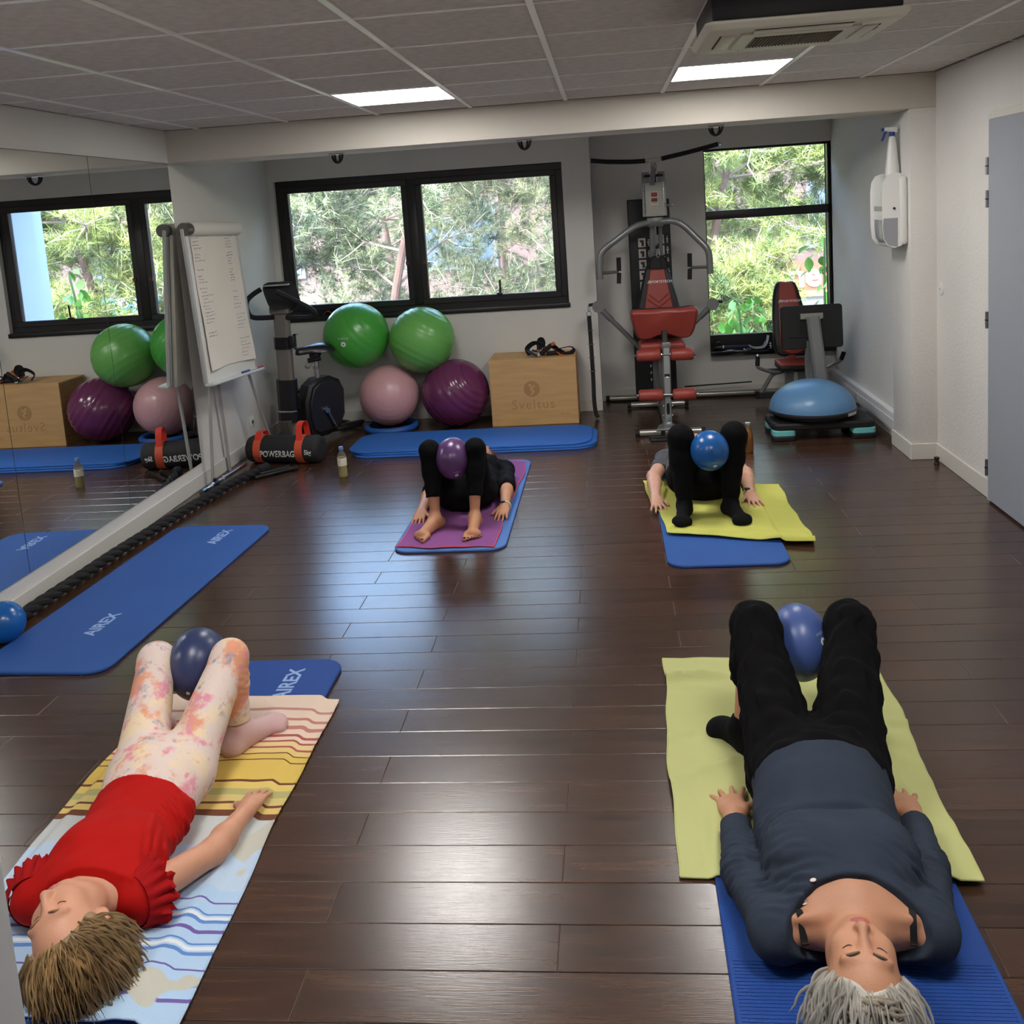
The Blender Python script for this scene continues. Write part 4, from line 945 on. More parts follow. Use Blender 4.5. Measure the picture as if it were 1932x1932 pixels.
# ---- paper towel dispenser and spray bottle on the pier
def build_dispenser():
    xw, yc = XPL, 6.335
    t = thing('towel_dispenser', 'white paper towel dispenser with grey window on the pier', 'dispenser', (xw-.08, yc, 1.37))
    body = MB(); M = Matrix.Translation((0, 0, 0))
    obj('back_shell', MB().rbox((xw-.03, yc, 1.585), (.06, .275, .43), .025, 4), white, t)
    # front shell bulges outwards: extruded rounded outline in the x-z plane
    prof = [(x*.82, q) for x, q in ((-.068, -.205), (-.10, -.212), (-.135, -.20), (-.160, -.17), (-.168, -.10), (-.168, .12), (-.160, .175), (-.138, .205), (-.10, .215), (-.068, .215))]
    poly = [(xw+x, 1.585+z) for x, z in prof]
    Mx = Matrix(((1, 0, 0, 0), (0, 0, -1, yc), (0, 1, 0, 0), (0, 0, 0, 1)))
    fs = obj('front_shell', MB().prism(poly, -.132, .132, Mx, bev=.02), white, t, smooth=50)
    obj('level_window', MB().prism([(xw+x*.82, 1.585+z) for x, z in ((-.09, -.2135), (-.136, -.2015), (-.1615, -.171), (-.1695, -.10), (-.1695, -.055), (-.09, -.055))], -.1335, .1335, Mx, bev=.015), mat('smoke_grey', S(150, 150, 156), .15), t, smooth=50)
    obj('lock', MB().tube([(xw-.085, yc-.1325, 1.60), (xw-.085, yc-.137, 1.60)], .008, 12), mat('lock_dark', S(40), .4), t)
    obj('side_band', MB().rbox((xw-.128, yc, 1.60), (.024, .262, .035), .004, 1), mat('band_grey', S(172, 172, 168), .4), t)
    obj('paper_end', MB().rbox((xw-.085, yc, 1.368), (.03, .21, .022), .004, 1), mat('paper_white', S(225), .8), t)
    obj('cutter_strip', MB().rbox((xw-.09, yc, 1.376), (.06, .22, .012), .004, 1), mat('band_grey'), t)
    x, y, z = xw-.052, 6.345, 1.80
    t = thing('spray_bottle', 'white spray bottle with blue trigger on top of the towel dispenser', 'spray bottle', (x, y, z))
    M = Matrix.Diagonal((1, .72, 1))
    obj('bottle', MB().lathe([(.040, 0), (.044, .006), (.044, .03), (.034, .12), (.026, .20), (.020, .235), (.016, .245), (.015, .255)], 24, (x, y, z), M), white, t, smooth=60)
    obj('collar', MB().lathe([(.018, .248), (.0185, .25), (.0185, .272), (.016, .275)], 18, (x, y, z)), mat('spray_blue', S(34, 60, 140), .4), t)
    hd = obj('spray_head', MB().rbox((x-.008, y, z+.292), (.085, .026, .026), .010, 3).rbox((x+.012, y, z+.28), (.04, .024, .02), .006, 2), white, t)
    obj('nozzle', MB().rbox((x-.056, y, z+.292), (.016, .022, .022), .004, 2), mat('spray_blue'), hd)
    obj('trigger', MB().sweep(spline([(x-.034, y, z+.284), (x-.046, y, z+.262), (x-.056, y, z+.235), (x-.062, y, z+.222)], 4), [(-.005, -.008), (.005, -.008), (.005, .008), (-.005, .008)]), mat('spray_blue'), hd)
build_dispenser()

# ---- half-ball balance trainer on a step platform
def build_bosu():
    cx, cy = 1.43, 6.99
    t = thing('step_platform', 'black aerobic step platform with turquoise corner blocks', 'step', (1.46, 6.93, 0))
    dk = mat('step_black', S(18, 17, 18), .55, bump=(60, .15)); tq = mat('step_turquoise', S(110, 190, 190), .5)
    obj('deck', MB().prism(rrect(.72, .38, .06, 6, 1.46, 6.93), .075, .125, bev=.012), dk, t)
    for sx in (-1, 1):
        for sy in (-1, 1):
            x, y = 1.46+sx*.275, 6.93+sy*.125
            c = obj('corner_block', MB().prism(rrect(.16, .125, .03, 4, x, y), .034, .078, bev=.006), tq, t)
            obj('foot', MB().prism(rrect(.168, .132, .03, 4, x, y), 0, .035, bev=.006), dk, c)
            obj('block_rib', MB().prism(rrect(.10, .09, .02, 4, x-sx*.02, y), .07, .085), dk, c)
    t = thing('balance_trainer', 'blue half-ball balance trainer lying on the step platform', 'balance trainer', (cx, cy, .125))
    obj('base', MB().lathe([(.0, .002), (.24, .002), (.26, .012), (.262, .03), (.30, .034), (.312, .042), (.314, .056), (.306, .064), (.29, .066), (0, .066)], 56, (cx, cy, .123)), mat('trainer_black', S(26, 25, 27), .45), t, smooth=40)
    dome = [(.302, .0)]+[(.298*math.cos(a)+.004*math.cos(a), .004+.205*math.sin(a)) for a in [PI/2*k/22 for k in range(1, 22)]]+[(.012, .2082), (0, .2078)]
    dm = obj('dome', MB().lathe(dome, 64, (cx, cy, .182), cap=False), mat('trainer_blue', S(94, 138, 180), .34, var=(3, .05)), t, smooth=60)
    for r, z in ((.12, .190), (.20, .155)): obj('ridge', MB().lathe([(r-.004, z-.001), (r, z+.0012), (r+.004, z-.003)], 64, (cx, cy, .182+.0005), cap=False), mat('trainer_blue'), dm)
    obj('plug', MB().lathe([(.011, 0), (.011, .0015), (0, .002)], 16, (cx, cy, .182+.2075)), mat('plug_grey', S(150, 165, 180), .4), dm)
    a = math.radians(-42); mb = MB(); v = []; f = []
    for i in range(9):
        q = a+(i-4)*.045; v += [(cx+.3155*math.cos(q), cy+.3155*math.sin(q), .123+.038), (cx+.3155*math.cos(q), cy+.3155*math.sin(q), .123+.060)]
    for i in range(8): f.append((2*i, 2*i+2, 2*i+3, 2*i+1))
    obj('warning_sticker', mb.add(v, f), mat('sticker_cream', S(214, 200, 190), .6, var=(50, .25)), t)
    obj('cord_handle', MB().tube(spline([(cx+.27, cy+.13, .16), (cx+.32, cy+.13, .172), (cx+.345, cy+.07, .168), (cx+.32, cy+.02, .155)], 6), .008, 8), rubberb, t)
build_bosu()

# ---- odds and ends on the sill of the alcove window
def build_sill_items():
    z = W2[2]+.0345; y = YW2-.035
    gb = mat('item_black', S(16, 15, 18), .4)
    t = thing('dumbbell_handle', 'black and steel handle lying on the alcove window sill', 'handle', (1.06, y, z))
    obj('grip', MB().tube([(.90, y, z+.03), (.965, y, z+.03)], [.02, .03], 12).tube(spline([(.90, y, z+.03), (.93, y, z+.07), (.955, y+.005, z+.055)], 5), .012, 8), gb, t)
    obj('shaft', MB().tube([(.965, y, z+.03), (1.18, y-.005, z+.03)], .011, 10), mat('shaft_blue', S(52, 60, 92), .3, .4), t)
    obj('ferrule', MB().tube([(.96, y, z+.03), (.978, y, z+.03)], .015, 12), white, t)
    t = thing('carabiner', 'small steel carabiner on the alcove window sill', 'carabiner', (1.02, y-.045, z))
    obj('body', MB().tube([(1.03+.036*math.cos(a), y-.045+.014*math.sin(a), z+.006) for a in [2*PI*k/18 for k in range(19)]], .0045, 6, caps=False), chrome, t)
    obj('gate', MB().tube([(1.0, y-.058, z+.006), (1.05, y-.058, z+.006)], .006, 8), chrome, t)
    t = thing('carabiner', 'steel clip beside the white cuff on the alcove window sill', 'carabiner', (1.165, y-.045, z))
    obj('body', MB().tube([(1.165+.022*math.cos(a), y-.045+.016*math.sin(a), z+.008) for a in [2*PI*k/18 for k in range(19)]], .006, 6, caps=False), chrome, t)
    obj('swivel', MB().lathe([(.008, 0), (.008, .016), (0, .017)], 10, (1.195, y-.045, z)), chrome, t)
    t = thing('ankle_cuff', 'curved white cuff with upturned end on the alcove window sill', 'cuff', (1.27, y, z))
    obj('band', strap([(1.19, y-.02, z+.034), (1.235, y-.02, z+.014), (1.31, y-.018, z+.016), (1.345, y-.015, z+.06), (1.358, y-.01, z+.115)], .062, .005), mat('cuff_white', S(206, 210, 222), .6), t)
    obj('lining', strap([(1.195, y-.018, z+.040), (1.235, y-.018, z+.020), (1.308, y-.016, z+.022), (1.337, y-.013, z+.062)], .056, .003), mat('cuff_grey', S(150, 156, 172), .7), t)
    t = thing('chrome_finial', 'small chrome knob standing on the alcove window sill', 'finial', (1.375, y-.02, z))
    obj('stem', MB().lathe([(.014, 0), (.016, .004), (.009, .012), (.013, .022), (.009, .032)], 14, (1.375, y-.02, z)), chrome, t); obj('head', MB().sphere((1.375, y-.02, z+.043), .013, 14, 10), chrome, t)
    t = thing('cable_loop', 'black cable loop on the alcove window sill behind the leg press', 'cable', (1.47, y, z))
    obj('cable', MB().tube(spline([(1.40, y, z+.07), (1.43, y+.005, z+.055), (1.455, y, z+.02), (1.50, y-.01, z+.012), (1.56, y-.005, z+.012)], 6), .008, 8), gb, t); obj('plug', MB().tube([(1.56, y-.005, z+.012), (1.60, y-.005, z+.012)], .011, 10), gb, t)
build_sill_items()
# ------------------------------------------------------------------ multi-gym station with leg press
redm = mat('red_leatherette', S(152, 62, 53), .42, bump=(110, .12)); padb = mat('black_leatherette', S(26, 24, 25), .5, bump=(110, .12))
steelg = mat('station_steel', S(132, 134, 134), .32, .45); steell = mat('station_light', S(176, 176, 166), .4, .2)
def bolt(p, d, parent, r=.009):
    d = Vector(d).normalized(); return obj('bolt', MB().tube([Vector(p), Vector(p)+d*.008], r, 8), chrome, parent)
def pad(name, outline, y0, y1, m, parent, M=None, bev=.015):
    """cushion: an x-z outline extruded along y"""
    Mx = Matrix(((1, 0, 0, 0), (0, 0, -1, 0), (0, 1, 0, 0), (0, 0, 0, 1)))
    mb = MB().prism(outline, -y1, -y0, Mx, bev=bev)
    if M is not None: mb.xf(M)
    return obj(name, mb, m, parent, smooth=45)
def brandmark(parent, c, up, w, size=.028):
    x = Vector((1, 0, 0)); M = place(Vector(c), x, up)
    text('lettering', 'SPORTSTECH', size, whiteprint, parent, M @ Matrix.Translation((.022, 0, 0)), depth=.0004, shear=.25, bold=.0004, spacing=1.08)
    z = (x.cross(Vector(up))).normalized(); u = Vector(up).normalized(); o = Vector(c)+x*(-w)
    mb = MB()
    for k, (dx, dy) in enumerate(((.004, .007), (-.002, -.006))):
        p = o+x*dx+u*dy; mb.add([p-x*.010-u*.002, p+x*.006-u*.002, p+x*.012+u*.007, p-x*.002+u*.004, p-x*.010-u*.002+z*.0006, p+x*.006-u*.002+z*.0006, p+x*.012+u*.007+z*.0006, p-x*.002+u*.004+z*.0006], [(4, 5, 6, 7), (0, 1, 5, 4), (1, 2, 6, 5), (2, 3, 7, 6), (3, 0, 4, 7)])
    obj('brand_emblem', mb, whiteprint, parent)

def build_station():
    t = thing('multi_gym', 'grey steel multi-gym station with red pads and lat pulldown bar', 'gym machine', (.40, 7.8, 0))
    # weight stack cover
    for x0, x1, z1 in ((.195, .40, 1.765), (.425, .545, 1.755)):
        c = obj('stack_cover', MB().rbox(((x0+x1)/2, 8.29, (z1+.06)/2), (x1-x0, .16, z1-.06), .006, 1), mat('cover_black', S(20, 19, 21), .5), t)
        # exercise chart printed on the cover
        wprint = mat('chart_white', S(196, 190, 184), .7); grey = mat('chart_dark', S(60, 54, 54), .7)
        z = 1.40 if x0 < .3 else 1.42; xa = x0+.075 if x0 < .3 else x0+.002
        for k in range(9):
            zc = z-k*.092
            pn = obj('chart_panel', MB().rbox((xa+.032, 8.2095, zc), (.062, .001, .075), 0, 1), wprint, c)
            obj('chart_figure', MB().rbox((xa+.038, 8.208, zc-.004), (.022, .001, .05), .0004, 1).rbox((xa+.024, 8.208, zc+.012), (.016, .001, .02), .0004, 1), grey, pn)
            obj('chart_body', MB().rbox((xa+.088, 8.2095, zc-.012), (.010, .001, .042), 0, 1).rbox((xa+.088, 8.2095, zc+.02), (.011, .001, .013), 0, 1).rbox((xa+.088, 8.2092, zc+.002), (.022, .001, .010), 0, 1), wprint, c)
        if x0 < .3:
            obj('brand_stripe', MB().rbox((xa+.05, 8.2095, .81), (.10, .001, .006), 0, 1), mat('chart_red', S(170, 50, 46), .6), c)
            for k in range(6): obj('plate_number', MB().rbox((xa+.06, 8.2095, .52-k*.06), (.012, .001, .022), 0, 1), wprint, c)
    # frame
    up = obj('upright', MB().rect([(.365, 8.10, .05), (.372, 8.05, .6), (.385, 7.96, 1.45), (.39, 7.93, 1.66)], .055, .055, up=(0, 1, 0)), steelg, t)
    obj('upright', MB().rect([(.445, 8.12, .05), (.448, 8.10, .7), (.452, 8.02, 1.6)], .03, .03, up=(0, 1, 0)), steelg, t)
    obj('guide_rod', MB().tube([(.408, 8.15, .1), (.412, 8.12, 1.6)], .011, 8), chrome, t)
    bm = obj('base_beam', MB().rect([(.39, 7.06, .055), (.40, 7.5, .058), (.395, 8.44, .06)], .07, .06), steelg, t)
    obj('brace', MB().rect([(.365, 8.1, .35), (.38, 7.75, .10)], .045, .04, up=(0, 1, 0)), steelg, t)
    for (a, b, y) in ((.165, .645, 7.06), (.13, .605, 8.08), (-.05, 1.46, 8.40)):
        cb = obj('floor_bar', MB().tube([(a, y, .03), (b, y, .03)], .025, 14), mat('bar_steel', S(158, 156, 148), .28, .7), t)
        for e, s in ((a, -1), (b, 1)): obj('end_cap', MB().tube([(e+s*.02, y, .03), (e-s*.012, y, .03)], .0275, 14), rubberb, cb)
        if y < 7.1: obj('bar_joint', MB().rbox((.35, y-.002, .03), (.03, .056, .056), .004, 1), plasticb, cb)
    obj('floor_gusset', MB().prism([(.30, 7.02), (.48, 7.02), (.455, 7.16), (.425, 7.22), (.355, 7.22), (.325, 7.16)], .048, .062, bev=.003), steelg, t)
    obj('foot_plate', MB().rbox((.33, 6.94, .008), (.16, .10, .014), .003, 1).rbox((.35, 6.985, .014), (.22, .03, .012), .003, 1), plasticb, t)
    # head bracket
    hd = obj('head_bracket', MB().rbox((.405, 7.86, 1.755), (.15, .11, .27), .008, 2), steell, t)
    for s in (-1, 1): obj('bracket_plate', MB().rect([(.405+s*.068, 7.87, 1.62), (.405+s*.062, 7.88, 1.975)], .012, .06, up=(1, 0, 0)), steelg, hd)
    obj('axle', MB().tube([(.32, 7.88, 1.945), (.49, 7.88, 1.945)], .012, 10), plasticb, hd)
    obj('top_pulley', MB().tube([(.385, 7.87, 1.915), (.425, 7.87, 1.915)], .045, 18), plasticb, hd)
    obj('cable_hood', MB().sweep(spline([(.39, 7.80, 1.87), (.395, 7.79, 1.94), (.41, 7.80, 2.0)], 5), [(-.012, -.02), (.012, -.02), (.012, .02), (-.012, .02)]), mat('hood_grey', S(110), .4), hd)
    st = obj('warning_label', MB().rbox((.402, 7.8035, 1.765), (.058, .002, .105), 0, 1), mat('label_white', S(222, 216, 206), .6), hd)
    for k, (dz, hh, c) in enumerate(((.028, .035, S(150, 72, 60)), (-.014, .03, S(110, 60, 50)), (-.038, .012, S(190, 150, 130)))): obj('label_print', MB().rbox((.402, 7.8022, 1.765+dz), (.05, .001, hh), 0, 1), mat('label_print_%d' % k, c, .6, var=(90, .35)), st)
    for s in (-1, 1):
        for z in (1.945, 1.83, 1.72, 1.655): bolt((.405+s*.075, 7.865, z), (s, 0, 0), hd, .008)
    pin = obj('pop_pin', MB().tube([(.49, 7.84, 1.70), (.535, 7.84, 1.70)], .009, 8).tube([(.535, 7.84, 1.70), (.55, 7.84, 1.702)], .014, 10), chrome, hd)
    obj('pin_tip', MB().sphere((.553, 7.838, 1.704), .010, 10, 8), mat('pin_pink', S(214, 110, 110), .4), pin)
    # lat bar
    L1 = spline([(-.10, 7.86, 2.098), (.05, 7.86, 2.078), (.22, 7.86, 2.066), (.375, 7.86, 2.066), (.47, 7.86, 2.076)], 6); L2 = spline([(.40, 7.86, 2.066), (.50, 7.86, 2.078), (.65, 7.86, 2.102), (.80, 7.86, 2.130), (.945, 7.86, 2.160)], 6)
    lb = obj('lat_bar', MB().tube(L1[:-4]+L2[5:], .0125, 10), chrome, t)
    obj('foam_grip', MB().tube(spline([(-.088, 7.86, 2.0965), (.05, 7.86, 2.078), (.22, 7.86, 2.066), (.345, 7.86, 2.0645)], 6), .0185, 12), rubberb, lb)
    obj('foam_grip', MB().tube(spline([(.475, 7.86, 2.073), (.65, 7.86, 2.102), (.80, 7.86, 2.130), (.925, 7.86, 2.156)], 6), .0185, 12), rubberb, lb)
    obj('bar_clamp', MB().tube([(.365, 7.86, 2.064), (.455, 7.86, 2.070)], .021, 14).rbox((.41, 7.86, 2.045), (.05, .016, .02), .003, 1), mat('clamp_light', S(196, 192, 182), .3, .5), lb)
    def link(z0, z1, x, y): return MB().tube([(x+.012*math.cos(a), y, (z0+z1)/2+(z1-z0)/2*math.sin(a)) for a in [2*PI*k/20 for k in range(21)]], .0045, 7, caps=False)
    obj('snap_hook', link(1.975, 2.045, .418, 7.845), chrome, t); obj('snap_hook', link(1.985, 2.04, .405, 7.86), mat('hook_grey', S(130), .35, 1.), t)
    # press arms
    def arm(s):
        X = lambda x: .38+(x-.38) if s < 0 else x
        if s < 0: P = [(.36, 7.84, 1.575), (.24, 7.80, 1.55), (.10, 7.76, 1.465), (-.03, 7.74, 1.37), (-.058, 7.74, 1.28), (-.063, 7.74, 1.147)]; gx, hx = .092, -.06
        else: P = [(.44, 7.84, 1.575), (.54, 7.80, 1.575), (.62, 7.78, 1.535), (.72, 7.76, 1.43), (.795, 7.74, 1.34), (.812, 7.74, 1.26), (.812, 7.74, 1.140)]; gx, hx = .655, .81
        a = obj('press_arm', MB().tube(spline(P, 6), .021, 12, sx=1.25, sy=.9), steelg, t)
        obj('handle_stub', MB().tube([(hx, 7.74, 1.195), (gx, 7.74, 1.199)], .0125, 10), mat('stub_grey', S(96, 94, 90), .4, .4), a)
        g = obj('hand_grip', MB().tube([(gx, 7.74, 1.207), (gx+.002, 7.735, 1.312)], .0185, 12), rubberb, a); obj('hand_grip', MB().tube([(gx, 7.74, 1.19), (gx-.006, 7.735, 1.104)], .0175, 12), rubberb, a)
    arm(-1); arm(1)
    obj('arm_hub', MB().rbox((.402, 7.86, 1.575), (.13, .08, .075), .006, 2), mat('hub_grey', S(96, 98, 98), .35, .4), t)
    # mid cable with hook and nylon guard
    obj('cable', MB().tube([(.402, 7.82, 1.54), (.408, 7.80, 1.385)], .004, 6), mat('cable_steel', S(150), .3, 1.), t)
    obj('cable_stop', MB().sphere((.408, 7.80, 1.375), .016, 12, 10), plasticb, t)
    obj('snap_hook', link(1.29, 1.36, .412, 7.795), chrome, t)
    sh = MB(); v = []; f = []
    for i, (w, z) in enumerate(((.03, 1.305), (.055, 1.285), (.078, 1.24), (.08, 1.20))):
        for k in range(24):
            a = 2*PI*k/24; q = 1+.14*math.cos(8*a); v.append((.41+w*q*math.cos(a), 7.83+w*.45*q*math.sin(a), z))
    for i in range(3):
        for k in range(24): k2 = (k+1) % 24; f.append((i*24+k, (i+1)*24+k, (i+1)*24+k2, i*24+k2))
    obj('ab_strap', sh.add(v, f), mat('nylon_black', S(14), .7), t, smooth=70)
    # backrest
    out = smooth_outline([(.325, 1.235), (.40, 1.243), (.478, 1.23), (.50, 1.16), (.555, .94), (.575, .80), (.565, .64), (.50, .615), (.30, .615), (.225, .64), (.215, .80), (.24, .94), (.295, 1.16)], 4)
    out = out[::-1]
    Mb = Matrix.Translation((.4, 7.84, .9)) @ Matrix.Rotation(-.10, 4, 'X') @ Matrix.Translation((-.4, -7.84, -.9))
    br = pad('backrest', out, 7.80, 7.87, padb, t, Mb)
    ins = smooth_outline([(.345, 1.232), (.40, 1.237), (.455, 1.229), (.468, 1.14), (.51, .92), (.52, .78), (.51, .66), (.40, .65), (.29, .66), (.275, .78), (.29, .92), (.335, 1.14)], 4)[::-1]
    rp = pad('backrest_panel', ins, 7.791, 7.81, redm, br, Mb, .008)
    for P in ([(.325, 7.787, .99), (.40, 7.787, .925), (.478, 7.787, .99)], [(.31, 7.787, .955), (.40, 7.787, .885), (.492, 7.787, .955)]): obj('seam', MB().tube([Mb @ Vector(p) for p in P], .006, 6), redm, br)
    brandmark(br, Mb @ Vector((.40, 7.7905, 1.09)), Mb.to_3x3() @ Vector((0, 0, 1)), .075)
    # seat
    obj('seat', MB().rbox((.40, 7.66, .60), (.36, .28, .07), .025, 3), redm, t); obj('seat_base', MB().rbox((.40, 7.66, .556), (.34, .26, .02), .004, 1), padb, t)
    obj('seat_post', MB().rect([(.40, 7.66, .55), (.40, 7.70, .09)], .06, .06, up=(0, 1, 0)), steelg, t)
    # preacher pad
    o = smooth_outline([(.168, .912), (.30, .918), (.53, .918), (.668, .915), (.668, .80), (.64, .70), (.60, .66), (.53, .662), (.475, .685), (.42, .70), (.365, .685), (.31, .662), (.235, .662), (.20, .70), (.172, .80)], 4)[::-1]
    Mp = Matrix.Translation((.42, 7.5, .8)) @ Matrix.Rotation(.38, 4, 'X') @ Matrix.Translation((-.42, -7.5, -.8))
    pp = pad('arm_pad', o, 7.47, 7.53, redm, t, Mp, .02)
    pad('arm_pad_backing', [(x, z-.012) for x, z in o], 7.527, 7.555, padb, pp, Mp, .006)
    obj('pad_post', MB().rect([(.415, 7.47, .73), (.412, 7.38, .60), (.41, 7.35, .55)], .045, .045, up=(0, 1, 0)), plasticb, t)
    # leg developer
    lp = obj('leg_post', MB().rect([(.415, 7.30, .655), (.408, 7.25, .40), (.40, 7.19, .07)], .056, .05, up=(0, 1, 0)), steelg, t)
    obj('post_cap', MB().rbox((.415, 7.30, .65), (.064, .06, .05), .006, 2), steelg, lp)
    obj('post_slot', MB().rbox((.403, 7.176, .175), (.022, .012, .11), .004, 1, Matrix.Rotation(.17, 4, 'X')), plasticb, lp)
    wl = obj('warning_label', MB().rbox((.409, 7.229, .42), (.04, .003, .04), 0, 1, Matrix.Rotation(.18, 4, 'X')), mat('label_dark', S(34, 36, 38), .5), lp)
    obj('warning_triangle', MB().add([(.396, 7.2265, .409), (.422, 7.2265, .409), (.409, 7.2285, .433)], [(0, 1, 2)]), whiteprint, wl)
    for z, y in ((.582, 7.27), (.288, 7.19)):
        ax = obj('roller_axle', MB().tube([(.17, y, z), (.635, y, z-.008)], .012, 10), chrome, lp)
        for a, b in ((.185, .372), (.442, .618)):
            prof = [(.012, 0), (.036, .004), (.045, .014), (.046, .09), (.046, b-a-.014), (.038, b-a-.003), (.012, b-a)]
            obj('foam_roller', MB().lathe(prof, 24, (a, y, z-(a-.185)*.016), Matrix.Rotation(PI/2, 3, 'Y')), redm, ax, smooth=50)
    for s in (-1, 1):
        bolt((.41+s*.03, 7.27, .585), (s, 0, 0), lp, .011); bolt((.405+s*.03, 7.21, .20), (s, 0, 0), lp, .009); bolt((.40+s*.03, 7.195, .13), (s, 0, 0), lp, .009)
    bolt((.402, 7.168, .105), (0, -1, .2), lp, .014)
    # low cable arms with pulleys
    def cable_arm(a, b, s):
        a, b = Vector(a), Vector(b); d = (b-a).normalized()
        o = obj('cable_arm', MB().tube([a, b], .020, 12).tube([b-d*.10, b+d*.01], .0245, 12), steelg, t)
        c = b+d*.055
        Mq = Matrix.Rotation(PI/2, 4, 'X')
        ph = obj('pulley_guard', MB().tube([c+Vector((0, -.016, 0)), c+Vector((0, -.012, 0))], .048, 20).tube([c+Vector((0, .012, 0)), c+Vector((0, .016, 0))], .048, 20), steelg, o)
        obj('pulley_wheel', MB().tube([c+Vector((0, -.011, 0)), c+Vector((0, .011, 0))], .042, 20), plasticb, ph)
        bolt(c+Vector((0, -.016, 0)), (0, -1, 0), ph, .010)
        h = c+Vector((s*.055, 0, .02)); obj('cable_stop', MB().tube([h-Vector((s*.02, 0, 0)), h+Vector((s*.02, 0, -.004))], .013, 10), plasticb, o); return h
    hk = cable_arm((.30, 7.86, .48), (-.055, 7.76, .885), -1); cable_arm((.56, 7.88, .62), (.79, 7.78, .855), 1)
    obj('snap_hook', MB().tube([hk+Vector((-.02+.008*math.cos(a), 0, -.03+.026*math.sin(a))) for a in [2*PI*k/16 for k in range(17)]], .004, 6, caps=False), chrome, t)
    # linkage to the leg press
    obj('link_rod', MB().tube([(.62, 8.36, .115), (1.20, 8.36, .13)], .006, 6), mat('cable_dark', S(40), .4, .5), t)
    # strap hanging from the left pulley
    x, y = hk.x-.022, hk.y; z1 = hk.z-.06
    s = thing('ankle_strap', 'long black strap with steel rings hanging from the left cable pulley', 'strap', (x, y, 0))
    bkm = mat('strap_black', S(22, 14, 16), .75, bump=(180, .3))
    obj('top_ring', MB().tube([(x+.020*math.cos(a), y, z1-.014+.020*math.sin(a)) for a in [2*PI*k/16 for k in range(17)]], .0032, 6, caps=False), chrome, s)
    obj('webbing', strap([(x, y, z1-.03), (x+.004, y-.004, z1-.3), (x+.006, y, z1-.55), (x+.004, y-.01, .16), (x+.012, y-.005, .05), (x+.03, y-.01, .010)], .034, .012, twist=0), bkm, s)
    for k in range(4):
        z = z1-.15-k*.112; obj('ring', MB().tube([(x+.004+.025*math.cos(a), y-.008+.010*math.sin(a), z) for a in [2*PI*k2/16 for k2 in range(17)]], .003, 6, caps=False), chrome, s)
build_station()

